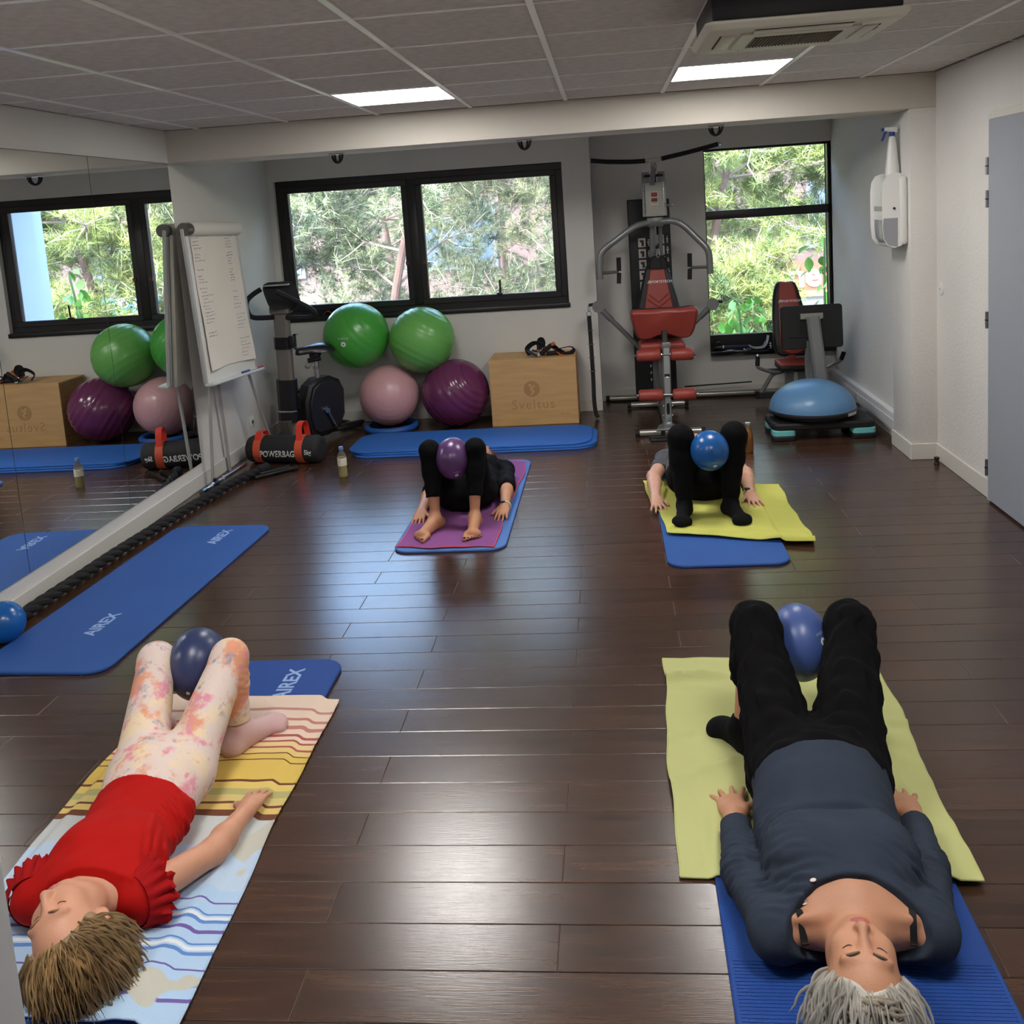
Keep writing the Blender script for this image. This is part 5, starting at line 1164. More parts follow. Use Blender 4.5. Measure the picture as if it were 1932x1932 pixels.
def build_leg_press():
    t = thing('leg_press', 'leg press seat with red backrest and black foot plate by the alcove window', 'gym machine', (1.52, 7.9, 0))
    # backrest
    out = smooth_outline([(1.40, 1.0), (1.475, 1.008), (1.55, .995), (1.595, .85), (1.645, .60), (1.655, .45), (1.625, .395), (1.51, .388), (1.40, .395), (1.36, .45), (1.352, .60), (1.362, .85)], 4)[::-1]
    Mb = Matrix.Translation((1.5, 8.08, .4)) @ Matrix.Rotation(-.16, 4, 'X') @ Matrix.Translation((-1.5, -8.08, -.4))
    br = pad('backrest', out, 8.05, 8.12, padb, t, Mb)
    pad('backrest_panel', smooth_outline([(1.425, .998), (1.475, 1.003), (1.53, .992), (1.562, .85), (1.605, .60), (1.61, .45), (1.51, .40), (1.41, .45), (1.402, .60), (1.405, .85)], 4)[::-1], 8.041, 8.06, redm, br, Mb, .008)
    brandmark(br, Mb @ Vector((1.478, 8.0405, .845)), Mb.to_3x3() @ Vector((0, 0, 1)), .068, .025)
    obj('back_bracket', MB().rbox((1.49, 8.07, .375), (.06, .03, .06), .006, 1), redm, t)
    st = obj('seat', MB().rbox((1.50, 7.95, .355), (.30, .26, .03), .012, 3), redm, t); obj('seat_base', MB().rbox((1.50, 7.95, .328), (.30, .27, .045), .014, 3), padb, st)
    obj('seat_post', MB().rect([(1.45, 7.97, .31), (1.45, 7.99, .08)], .07, .06, up=(0, 1, 0)), steelg, t); obj('seat_post', MB().rect([(1.56, 7.99, .31), (1.57, 8.0, .08)], .08, .05, up=(0, 1, 0)), steelg, t)
    obj('seat_rail', MB().rect([(1.28, 8.0, .285), (1.72, 7.98, .285)], .05, .03), mat('rail_dark', S(52), .4, .4), t)
    # handles
    for s, P in ((-1, [(1.193, 7.93, .425), (1.188, 7.93, .345), (1.215, 7.94, .318), (1.31, 7.97, .280), (1.42, 7.99, .278)]), (1, [(1.885, 7.93, .425), (1.86, 7.93, .36), (1.80, 7.94, .325), (1.72, 7.97, .288), (1.62, 7.99, .28)])):
        h = obj('side_handle', MB().tube(spline(P, 6), .0145, 10), steelg, t)
        obj('hand_grip', MB().tube([P[0], P[1]], .0185, 12), rubberb, h); obj('grip_end', MB().sphere(P[0], .0165, 12, 8), chrome, h)
    obj('support_arm', MB().tube(spline([(1.40, 8.0, .275), (1.32, 8.0, .25), (1.27, 8.02, .17), (1.23, 8.04, .09)], 6), .018, 10), steelg, t)
    b = obj('base_frame', MB().rect([(1.20, 8.04, .075), (1.66, 8.03, .075)], .06, .05), mat('rail_dark'), t)
    obj('base_cap', MB().rbox((1.195, 8.04, .078), (.03, .07, .065), .006, 1), plasticb, b)
    obj('base_beam', MB().rect([(1.57, 8.38, .05), (1.57, 7.36, .05)], .07, .06), steelg, t)
    obj('floor_bar', MB().tube([(1.40, 7.36, .028), (1.74, 7.36, .028)], .025, 12), steelg, t)
    obj('adjust_disc', MB().lathe([(.035, 0), (.038, .005), (.038, .012), (0, .013)], 18, (1.43, 7.90, .10)), mat('disc_grey', S(150), .35, .6), t)
    # foot plate on its lever
    Mf = Matrix.Translation((1.54, 7.5, .7)) @ Matrix.Rotation(-.06, 4, 'X') @ Matrix.Translation((-1.54, -7.5, -.7))
    fp = pad('foot_plate', rrect(.465, .335, .025, 5, 1.543, .705)[::-1] if False else rrect(.465, .335, .025, 5, 1.543, .705), 7.49, 7.525, mat('plate_black', S(20, 20, 21), .5), t, Mf, .006)
    obj('plate_rib', MB().rbox((1.50, 7.484, .63), (.25, .012, .012), .003, 1).rbox((1.45, 7.484, .72), (.012, .012, .16), .003, 1), mat('plate_rib', S(30), .45), fp)
    obj('mount_plate', MB().rbox((1.54, 7.478, .79), (.17, .014, .045), .003, 1), mat('mount_steel', S(176, 176, 168), .3, .6), fp)
    lv = obj('lever', MB().rect(spline([(1.545, 7.46, .785), (1.555, 7.43, .62), (1.572, 7.39, .40), (1.585, 7.38, .20), (1.59, 7.40, .06)], 5), .10, .07, up=(0, 1, 0), bev=.25), steelg, t)
    obj('lever_brace', MB().rect(spline([(1.53, 7.49, .60), (1.52, 7.52, .40), (1.53, 7.50, .22)], 5), .06, .05, up=(0, 1, 0)), steelg, lv)
    for x in (1.495, 1.60): bolt((x, 7.47, .775), (0, -1, 0), lv, .010)
    obj('pivot', MB().tube([(1.50, 7.42, .16), (1.66, 7.42, .16)], .03, 14), mat('pivot_grey', S(150), .3, .5), lv)
build_leg_press()
# ------------------------------------------------------------------ sculpting: smooth distance fields turned into one continuous surface
V = lambda *p: np.array(p, dtype=np.float64)
def nrm(v): return v/np.linalg.norm(v)
def cone(a, b, ra, rb, flat=1., cap_b=False, cap_a=False, n=(0, 0, 1)):
    a, b, n = V(*a), V(*b), V(*n); d = b-a; L2 = max(d@d, 1e-12); L = math.sqrt(L2); u = d/L; r = max(ra, rb)
    lo = np.minimum(a, b)-r; hi = np.maximum(a, b)+r
    def fn(X, Y, Z):
        x, y, z = X-a[0], Y-a[1], Z-a[2]
        if flat != 1.:
            # flatten about the axis line
            t0 = np.clip((x*d[0]+y*d[1]+z*d[2])/L2, 0, 1)
            q = ((x-t0*d[0])*n[0]+(y-t0*d[1])*n[1]+(z-t0*d[2])*n[2])*(flat-1)
            x, y, z = x+q*n[0], y+q*n[1], z+q*n[2]
        t = np.clip((x*d[0]+y*d[1]+z*d[2])/L2, 0, 1)
        D = np.sqrt((x-t*d[0])**2+(y-t*d[1])**2+(z-t*d[2])**2)-(ra+(rb-ra)*t)
        if flat != 1.: D = D/(.5*(1+flat))*1.
        if cap_b: D = np.maximum(D, x*u[0]+y*u[1]+z*u[2]-L)
        if cap_a: D = np.maximum(D, -(x*u[0]+y*u[1]+z*u[2]))
        return D
    return fn, lo, hi
def ell(c, r, R=None):
    c, r = V(*c), V(*r); Rm = np.eye(3) if R is None else np.array(R, dtype=float)   # rows = local axes
    m = r.max(); lo, hi = c-m, c+m
    def fn(X, Y, Z):
        x, y, z = X-c[0], Y-c[1], Z-c[2]
        a = Rm[0, 0]*x+Rm[0, 1]*y+Rm[0, 2]*z; b = Rm[1, 0]*x+Rm[1, 1]*y+Rm[1, 2]*z; e = Rm[2, 0]*x+Rm[2, 1]*y+Rm[2, 2]*z
        k0 = np.sqrt((a/r[0])**2+(b/r[1])**2+(e/r[2])**2); k1 = np.sqrt((a/r[0]**2)**2+(b/r[1]**2)**2+(e/r[2]**2)**2)+1e-9
        return k0*(k0-1)/k1
    return fn, lo, hi
class Sculpt:
    def __init__(s): s.ops = []
    def add(s, p, k=.02): s.ops.append(('add', p, k)); return s
    def sub(s, p, k=.005): s.ops.append(('sub', p, k)); return s
    def cut(s, point, normal, k=.0): s.ops.append(('cut', (V(*point), nrm(V(*normal))), k)); return s
    def disp(s, fn): s.ops.append(('disp', fn, 0)); return s
    def mesh(s, h, lo=None, hi=None):
        adds = [p for m, p, k in s.ops if m == 'add']
        L = np.min([p[1] for p in adds], 0)-.03; H = np.max([p[2] for p in adds], 0)+.03
        if lo is not None: L = np.maximum(L, lo)
        if hi is not None: H = np.minimum(H, hi)
        N = np.ceil((H-L)/h).astype(int)+1
        F = np.full(N, .25, dtype=np.float32)
        ax = [(L[i]+h*np.arange(N[i])).astype(np.float32) for i in range(3)]
        for m, p, k in s.ops:
            if m in ('add', 'sub'):
                mg = k+.02
                i0 = np.clip(np.floor((p[1]-mg-L)/h).astype(int), 0, N); i1 = np.clip(np.ceil((p[2]+mg-L)/h).astype(int)+1, 0, N)
                if (i1 <= i0).any(): continue
                sl = tuple(slice(i0[i], i1[i]) for i in range(3))
                X, Y, Z = ax[0][sl[0]][:, None, None], ax[1][sl[1]][None, :, None], ax[2][sl[2]][None, None, :]
                D = p[0](X, Y, Z).astype(np.float32); A = F[sl]
                if m == 'add':
                    t = np.clip(.5+.5*(D-A)/k, 0, 1); F[sl] = D+(A-D)*t-k*t*(1-t)
                else:
                    D = -D; t = np.clip(.5-.5*(D-A)/k, 0, 1); F[sl] = D+(A-D)*t+k*t*(1-t)
            elif m == 'cut':
                o, n = p; D = (n[0]*(ax[0]-o[0]))[:, None, None]+(n[1]*(ax[1]-o[1]))[None, :, None]+(n[2]*(ax[2]-o[2]))[None, None, :]
                F = np.maximum(F, D.astype(np.float32))
            else:
                msk = np.abs(F) < .03
                I = np.nonzero(msk); F[msk] += p(ax[0][I[0]], ax[1][I[1]], ax[2][I[2]]).astype(np.float32)
        return surface_nets(F, L, h)
def surface_nets(F, L, h):
    S = F < 0; n = np.array(F.shape)
    c = [S[i:n[0]-1+i, j:n[1]-1+j, k:n[2]-1+k] for i in (0, 1) for j in (0, 1) for k in (0, 1)]
    tot = sum(x.astype(np.int8) for x in c); act = (tot > 0) & (tot < 8)
    I, J, K = np.nonzero(act); m = len(I); idx = np.full(act.shape, -1, dtype=np.int32); idx[I, J, K] = np.arange(m)
    off = [(i, j, k) for i in (0, 1) for j in (0, 1) for k in (0, 1)]
    val = [F[I+i, J+j, K+k] for i, j, k in off]
    P = np.zeros((m, 3)); W = np.zeros(m)
    for a in range(8):
        for b in range(a+1, 8):
            d = np.array(off[b])-np.array(off[a])
            if np.abs(d).sum() != 1: continue
            fa, fb = val[a], val[b]; x = (fa < 0) != (fb < 0); t = np.where(x, fa/np.where(fa == fb, 1, fa-fb), 0)
            P += x[:, None]*(np.array(off[a])[None]+t[:, None]*d[None]); W += x
    P = (P/W[:, None]+np.stack([I, J, K], 1))*h+L[None]
    quads = []
    for axn in range(3):
        o = [x for x in range(3) if x != axn]
        sl0 = [slice(1, n[i]-1) for i in range(3)]; sl0[axn] = slice(0, n[axn]-1); sl1 = list(sl0); sl1[axn] = slice(1, n[axn])
        a, b = S[tuple(sl0)], S[tuple(sl1)]; ch = a != b; e = np.nonzero(ch); base = np.stack(e, 1); base[:, o[0]] += 1; base[:, o[1]] += 1
        q = []
        for (u, w) in ((0, 0), (1, 0), (1, 1), (0, 1)):
            t = base.copy(); t[:, o[0]] -= u; t[:, o[1]] -= w; q.append(idx[t[:, 0], t[:, 1], t[:, 2]])
        q = np.stack(q, 1); flip = a[e] if axn != 1 else ~a[e]
        q[~flip] = q[~flip][:, ::-1]; quads.append(q)
    Q = np.concatenate(quads); Q = Q[(Q >= 0).all(1)][:, ::-1]
    return P, Q
def relax(P, Q, it=2, lam=.5):
    E = np.concatenate([Q[:, [0, 1]], Q[:, [1, 2]], Q[:, [2, 3]], Q[:, [3, 0]]]); cnt = np.bincount(E[:, 0], minlength=len(P))+np.bincount(E[:, 1], minlength=len(P))
    for _ in range(it):
        A = np.zeros_like(P)
        for k in range(3): A[:, k] = np.bincount(E[:, 0], P[E[:, 1], k], len(P))+np.bincount(E[:, 1], P[E[:, 0], k], len(P))
        P = P*(1-lam)+lam*A/np.maximum(cnt, 1)[:, None]
    return P
def sculpt_obj(name, sc, h, mats, parent, matfn=None, it=2):
    P, Q = sc.mesh(h); P = relax(P, Q, it)
    M = np.array(XF[parent.name].inverted()); P2 = P@M[:3, :3].T+M[:3, 3]
    me = bpy.data.meshes.new(name); me.vertices.add(len(P2)); me.vertices.foreach_set('co', P2.reshape(-1).astype(np.float32))
    me.loops.add(len(Q)*4); me.loops.foreach_set('vertex_index', Q.reshape(-1).astype(np.int32)); me.polygons.add(len(Q))
    me.polygons.foreach_set('loop_start', np.arange(0, len(Q)*4, 4, dtype=np.int32)); me.polygons.foreach_set('loop_total', np.full(len(Q), 4, dtype=np.int32))
    for m in (mats if isinstance(mats, list) else [mats]): me.materials.append(m)
    if matfn is not None: me.polygons.foreach_set('material_index', matfn(P[Q].mean(1)).astype(np.int32))
    me.polygons.foreach_set('use_smooth', np.ones(len(Q), dtype=bool)); me.update(calc_edges=True); me.validate()
    o = bpy.data.objects.new(name, me); COL.objects.link(o); o.parent = parent; XF[o.name] = XF[parent.name]; return o
def ripple(amp, freq, seed, axis=None, n=7):
    """smooth pseudo-random relief; axis=(direction, stretch) makes folds run across it"""
    r = np.random.default_rng(seed); k = r.normal(size=(n, 3)); k /= np.linalg.norm(k, axis=1)[:, None]; k *= freq*(.6+.8*r.random(n))[:, None]; ph = r.random(n)*6.28
    if axis is not None:
        d = nrm(V(*axis)); k = k*.35+np.outer((k@d)*.0+freq*(.7+.6*r.random(n)), d)
    def f(X, Y, Z):
        s = 0
        for i in range(n): s = s+np.sin(k[i, 0]*X+k[i, 1]*Y+k[i, 2]*Z+ph[i])
        return amp*s/math.sqrt(n)
    return f
def local(f, c, r):
    """limit a relief to a soft ball around c"""
    c = V(*c)
    return lambda X, Y, Z: f(X, Y, Z)*np.exp(-((X-c[0])**2+(Y-c[1])**2+(Z-c[2])**2)/(r*r))

# ------------------------------------------------------------------ anatomy
def head_ops(S, c, u, f, s):
    """head in its own axes: x sideways, y to the crown, z out of the face"""
    c = V(*c); u = nrm(V(*u)); f = V(*f); f = nrm(f-u*(f@u)); x = np.cross(u, f); R = np.stack([x, u, f])
    T = lambda a, b, e: c+s*(x*a+u*b+f*e)
    E = lambda a, b, e, r, k, m='add', Rr=None: (S.add if m == 'add' else S.sub)(ell(T(a, b, e), [q*s for q in r], R), k*s)
    E(0, .035, -.018, (.074, .086, .092), .03); E(0, -.02, .022, (.062, .085, .066), .04); E(0, -.085, .040, (.036, .030, .034), .035)
    for q in (-1, 1):
        E(q*.048, -.07, .0, (.020, .035, .035), .03); E(q*.037, -.028, .055, (.024, .024, .024), .025); E(q*.028, .030, .074, (.026, .009, .012), .015)
        E(q*.031, .008, .094, (.018, .011, .017), .012, 'sub'); E(q*.031, .006, .066, (.0145, .0115, .0125), .004)
    E(0, -.054, .070, (.030, .024, .020), .02)
    S.add(cone(T(0, .022, .080), T(0, -.026, .104), .0065*s, .0105*s), .012*s); E(0, -.032, .104, (.011, .009, .010), .006)
    for q in (-1, 1): E(q*.011, -.035, .096, (.0075, .006, .010), .005)
    E(0, -.0575, .0865, (.020, .0052, .0085), .005); E(0, -.068, .0845, (.017, .006, .0085), .005); E(0, -.0625, .097, (.021, .0013, .009), .003, 'sub')
    for q in (-1, 1):
        a = T(q*.079, .0, -.018); S.add(ell(a, (.009*s, .031*s, .018*s), np.stack([nrm(x*q+f*.35), u, nrm(f-x*q*.35)])), .008*s)
        S.sub(ell(T(q*.090, .003, -.008), (.006*s, .017*s, .009*s), R), .006*s)
    return T, R
def hand_ops(S, w, d, up, thumb, s=1., curl=.25, spread=.16, k=.0035):
    """w wrist, d along the hand, up = back of the hand, thumb = side the thumb leaves"""
    w = V(*w); d = nrm(V(*d)); up = V(*up); up = nrm(up-d*(up@d)); sd = np.cross(d, up); sd = sd if sd@V(*thumb) > 0 else -sd
    S.add(cone(w-d*.01, w+d*.03, .024*s, .028*s, 1.35, n=up), .02)
    R = np.stack([sd, d, up]); S.add(ell(w+d*.055*s, (.040*s, .050*s, .0155*s), R), .018)
    tips = []
    for i, (off, ln) in enumerate(((.029, .92), (.010, 1.02), (-.010, .96), (-.028, .76))):
        a = w+d*(.088-.006*abs(i-1.2))*s+sd*off*s; fd = nrm(d+sd*(spread*(1.2-i)*.55)); bend = 0.; p = a-fd*.02*s; S.add(cone(p, a, .0105*s, .0095*s), .008)
        r = .0092*s
        for L in (.036, .024, .020):
            bend += curl*(.8 if L > .03 else 1.1); q = nrm(fd*math.cos(bend)-up*math.sin(bend)); b = a+q*L*ln*s; S.add(cone(a, b, r, r*.9), k); a = b; r *= .9
        tips.append(a)
    a = w+d*.022*s+sd*.024*s; S.add(cone(w+d*.02*s, a+sd*.006*s, .016*s, .015*s), .014)
    t1 = nrm(d*.62+sd*.72-up*.15); b = a+t1*.040*s; S.add(cone(a, b, .0135*s, .0105*s), .008); t2 = nrm(d*.85+sd*.42-up*.25); e = b+t2*.030*s; S.add(cone(b, e, .0105*s, .0085*s), .003)
    tips.append(e); return tips
def foot_ops(S, an, toe, s=1., toes=False, inflate=0.):
    an, toe = V(*an), V(*toe); d = toe-an; d[2] = 0; L = np.linalg.norm(d); d = nrm(d); sd = V(-d[1], d[0], 0); z0 = toe[2]
    i = inflate
    heel = V(an[0], an[1], 0)-d*.035+V(0, 0, z0+.032); S.add(cone(an, heel, .034+i, .033+i), .02); S.add(ell(heel, (.034+i, .036+i, .032+i)), .02)
    ball = V(an[0], an[1], 0)+d*(L-.05)+V(0, 0, z0+.022)
    S.add(cone(an+d*.02-V(0, 0, .015), ball+V(0, 0, .006), .036+i, .024+i), .03); S.add(cone(heel, ball, .028+i, .024+i), .02)
    S.add(cone(ball+sd*.030, ball-sd*.030, .0225+i, .020+i), .02)
    if toes:
        inner = sd if toes > 0 else -sd
        for j in range(5):
            b = ball+inner*(.036-.0185*j)+d*(.014-.004*j); e = b+d*(.044-.006*j)-V(0, 0, .008); S.add(cone(b, e, (.0135, .0092, .009, .0085, .008)[j], (.0125, .0085, .008, .0075, .007)[j]), .003)
    else: S.add(cone(ball+d*.012+sd*.018, ball+d*.016-sd*.018, .020+i, .017+i), .02); S.add(cone(ball, ball+d*.030, .022+i, .018+i, 1.3), .02)
def leg_ops(S, hp, kn, an, i=0., upper=True, lower=1., f=1.):
    hp, kn, an = V(*hp), V(*kn), V(*an)
    if upper: S.add(cone(hp, kn, (.082+i)*f, (.057+i)*f), .035)
    e = kn+(an-kn)*lower; mid = kn+(an-kn)*.32; back = nrm(np.cross(np.cross(an-kn, hp-kn), an-kn))*.012
    S.add(cone(kn, mid+back, (.054+i)*f, (.052+i)*f), .03)
    if lower >= 1: S.add(cone(mid+back, an, (.052+i)*f, (.033+i)*f), .03)
    else: S.add(cone(mid+back, e, (.052+i)*f, ((.052+(.033-.052)*(lower-.32)/.68)+i)*f, cap_b=True), .03)
def torso_ops(S, sp, i=0., k=.05):
    N, C, W, P = [V(*sp[q]) for q in ('neck', 'chest', 'waist', 'pelvis')]; w = sp['w']; fl = sp.get('flat', 1.5)
    S.add(cone(N*.35+C*.65, C, w[0]+i, w[1]+i, fl), k); S.add(cone(C, W, w[1]+i, w[2]+i, fl), k); S.add(cone(W, P, w[2]+i, w[3]+i, fl), k)
    for q in (0, 1): S.add(cone(N*.55+C*.45, V(*sp['sh'][q]), .062+i, .050+i), k)
    for b in sp.get('breasts', ()): S.add(ell(b[:3], [r+i for r in b[3]]), .04)
    for b in sp.get('bulges', ()): S.add(ell(b[:3], [r+i for r in b[3]]), .05)
def arm_ops(S, sh, el, wr, i=0., f=1., upper=(0, 1), fore=(0, 1)):
    sh, el, wr = V(*sh), V(*el), V(*wr)
    if upper[1] >= 1: S.add(cone(sh, el, (.046+i)*f, (.037+i)*f), .025)
    else: S.add(cone(sh, sh+(el-sh)*upper[1], (.046+i)*f, (.046-.009*upper[1]+i)*f, cap_b=True), .025)
    if fore is not None:
        if fore[1] >= 1: S.add(cone(el, el+(wr-el)*.3, (.037+i)*f, (.037+i)*f), .02); S.add(cone(el+(wr-el)*.3, wr, (.037+i)*f, (.0245+i)*f), .02)
        else: S.add(cone(el, el+(wr-el)*fore[1], (.037+i)*f, (.037-.010*fore[1]+i)*f, cap_b=True), .02)

skinm = {k: mat('skin_'+k, c, .48, spec=.4, var=(14, .05), bump=(220, .08)) for k, c in (('tan', S(196, 142, 112)), ('rosy', S(206, 150, 122)), ('warm', S(188, 134, 100)), ('light', S(206, 158, 134)))}
for m in skinm.values():
    b = m.node_tree.nodes['Principled BSDF']; b.inputs['Subsurface Weight'].default_value = .12; b.inputs['Subsurface Radius'].default_value = (.012, .005, .003); b.inputs['Subsurface Scale'].default_value = .5
lipm = mat('lips', S(172, 92, 86), .4); blackcloth = mat('black_jersey', S(11, 10, 12), .9, spec=.15, bump=(240, .2)); blacksock = mat('black_sock', S(15, 15, 18), .9, spec=.15, bump=(260, .35))
def locks(name, m, parent, T, s, n, seed, hairline, flow, ln=(.05, .11), thick=.006, region=None, drop=0.):
    """hair as tapered locks that leave the scalp and sweep along `flow`"""
    rng = np.random.default_rng(seed); mb = MB(); cnt = 0; tries = 0
    while cnt < n and tries < n*30:
        tries += 1
        v = nrm(rng.normal(size=3))
        p = V(v[0]*.076, .035+v[1]*.088, -.018+v[2]*.094)
        if not hairline(p): continue
        d = nrm(flow(p)+rng.normal(size=3)*.16); L = rng.uniform(*ln); pts = []; q = p*1.0; out = V(v[0]/.076, v[1]/.088, v[2]/.094); out = nrm(out)
        for j in range(7):
            t = j/6; w = q+d*L*t+out*(.010+.012*math.sin(PI*min(1, t*1.2)))
            # stay outside the skull
            e = V(w[0]/.079, (w[1]-.035)/.091, (w[2]+.018)/.097); r = np.linalg.norm(e)
            if r < 1.06: w = V(e[0]*.079, e[1]*.091, e[2]*.097)/r*1.06+V(0, .035, -.018)
            W = T(*w); W = W+V(0, 0, -drop*t*t); W[2] = max(W[2], .024); pts.append(tuple(W))
        mb.tube(pts, [thick*s*(.9-.75*abs(j/6-.25)**1.1) if j < 6 else thick*.12 for j in range(7)], 5, sx=1.5, sy=.7); cnt += 1
    o = obj(name, mb, m, parent, smooth=80); return o
def face_lines(T, s, parent, browc, lashc, open_eyes=False, thin=1.):
    for q in (-1, 1):
        br = spline([T(q*.013, .026, .0905), T(q*.030, .033, .0885), T(q*.047, .026, .0735)], 5); obj('eyebrow', MB().tube(br, [.0012*s+.0018*s*thin*math.sin(PI*(i+1)/(len(br)+1)) for i in range(len(br))], 6, sx=1.4), browc, parent)
        la = spline([T(q*.018, .0035, .0768), T(q*.025, -.0005, .0800), T(q*.033, -.001, .0800), T(q*.044, .003, .0745)], 5); obj('eyelashes', MB().tube(la, [.0013*s]*len(la), 5), lashc, parent)
def top_z(S_, x, y, z1=.45):
    """height of the sculpted surface above (x, y)"""
    Z = np.linspace(z1, 0., 300)[None, None, :]; X = np.full((1, 1, 1), x); Y = np.full((1, 1, 1), y); F = np.full((1, 1, 300), .25)
    for m, p, k in S_.ops:
        if m == 'add': D = p[0](X, Y, Z); t = np.clip(.5+.5*(D-F)/k, 0, 1); F = D+(F-D)*t-k*t*(1-t)
        elif m == 'sub': D = -p[0](X, Y, Z); t = np.clip(.5-.5*(D-F)/k, 0, 1); F = D+(F-D)*t+k*t*(1-t)
        elif m == 'cut': o, n = p; F = np.maximum(F, n[0]*(X-o[0])+n[1]*(Y-o[1])+n[2]*(Z-o[2]))
    i = np.nonzero(F[0, 0] < 0)[0]; return float(Z[0, 0, i[0]]) if len(i) else 0.

# ---- towels
def towel(name, label, corners, m, matz, nx=70, ny=110, amp=.004, seed=1, edge=.012, folds=(), trim=None, th=.004, group='towels spread on the mats', bumps=()):
    """cloth spread over mat and floor: corners BL, BR, TR, TL; matz(x, y) gives the support height"""
    BL, BR, TR, TL = [V(*c) for c in corners]; rng = np.random.default_rng(seed)
    c0 = (BL+BR+TR+TL)/4; t = thing(name, label, 'towel', (c0[0], c0[1], .003), 0, group)
    f1 = ripple(1, 9, seed+1); f2 = ripple(1, 26, seed+2); f3 = ripple(1, 70, seed+4, axis=(.6, 1, 0)); ph = rng.random(8)*6.28
    Vt = []
    for j in range(ny+1):
        b = j/ny
        for i in range(nx+1):
            a = i/nx; p = BL*(1-a)*(1-b)+BR*a*(1-b)+TR*a*b+TL*(1-a)*b
            ux = nrm(BR-BL); uy = nrm(TL-BL)
            # wavy hems
            p = p+ux*edge*((1-a)**6*(math.sin(b*9+ph[0])+.5*math.sin(b*23+ph[1]))-(a**6)*(math.sin(b*8+ph[2])+.5*math.sin(b*19+ph[3])))
            p = p+uy*edge*((1-b)**6*(math.sin(a*7+ph[4])+.4*math.sin(a*17+ph[5]))-(b**6)*math.sin(a*6+ph[6]))
            x, y = p; z = matz(x, y)+.003
            r = amp*(.55*float(f1(x, y, 0))+.35*float(f2(x, y, 0))+.16*float(f3(x, y, 0))); z += max(0, r+amp*.5)
            for (fx, fy, dx, dy, wd, hh, ln) in folds:
                d = nrm(V(dx, dy)); q = V(x-fx, y-fy); al = q@d; ac = q@V(-d[1], d[0]); z += hh*math.exp(-(ac/wd)**2)*math.exp(-(al/ln)**4)
            Vt.append((x, y, z))
    n = (nx+1)*(ny+1); v = [(x, y, z+th) for x, y, z in Vt]+Vt; f = []
    for j in range(ny):
        for i in range(nx):
            k = j*(nx+1)+i; f.append((k, k+1, k+nx+2, k+nx+1)); f.append((n+k, n+k+nx+1, n+k+nx+2, n+k+1))
    rim = [i for i in range(nx+1)]+[j*(nx+1)+nx for j in range(1, ny+1)]+[ny*(nx+1)+i for i in range(nx-1, -1, -1)]+[j*(nx+1) for j in range(ny-1, 0, -1)]
    for a, b in zip(rim, rim[1:]+rim[:1]): f.append((a, n+a, n+b, b))
    mb = MB().add(v, f); tops = [v[i] for i in rim]
    obj('cloth', mb, m, t, smooth=70)
    hem = MB().tube([(x, y, z-th*.4) for x, y, z in tops+tops[:1]], .0032, 6, caps=False); obj('hem', hem, trim or m, t)
    return t
def on_mat(x0, x1, y0, y1, top, soft=.012, floor=.0):
    def f(x, y):
        d = min(x-x0, x1-x, y-y0, y1-y); q = min(1, max(0, .5+d/(2*soft))); return floor+(top-floor)*q*q*(3-2*q)
    return f
lime = mat('lime_microfibre', S(192, 194, 132), .9, spec=.2, bump=(300, .15)); lime2 = mat('lime_microfibre_far', S(196, 196, 100), .9, spec=.2, bump=(300, .15))
towel('towel', 'yellow-green towel under the grey-haired woman', ((.10, 2.285), (.845, 2.255), (.905, 3.40), (.135, 3.50)), lime, on_mat(.192, .785, 1.3, 2.95, .0115), amp=.011, seed=3, edge=.006, folds=((.2, 3.33, 1, .02, .018, .028, .16), (.25, 2.75, 1, .5, .02, .012, .2), (.88, 3.0, 1, -.1, .014, .012, .06), (.22, 2.5, .15, 1, .012, .009, .12), (.18, 2.95, 1, .25, .022, .012, .15)))
towel('towel', 'yellow-green towel under the far right woman, skewed off its mat', ((.25, 4.84), (.955, 4.655), (.95, 5.70), (.147, 5.89)), lime2, on_mat(.215, .80, 4.42, 6.18, .0155), nx=60, ny=80, amp=.009, seed=5, edge=.007, folds=((.9, 4.70, 1, -.22, .03, .03, .16), (.262, 4.92, .3, 1, .012, .022, .06), (.44, 4.87, 1, .3, .015, .010, .08), (.55, 4.82, 1, -.1, .02, .015, .2)))
towel('towel', 'purple towel with coral hem under the barefoot woman', ((-1.178, 4.785), (-.668, 4.742), (-.622, 6.40), (-1.12, 6.43)), mat('purple_towel', S(136, 80, 138), .9, spec=.2, bump=(260, .3)), on_mat(-1.2, -.6, 4.735, 6.5, .0155), nx=50, ny=80, amp=.005, seed=7, trim=mat('coral_hem', S(216, 74, 84), .8))
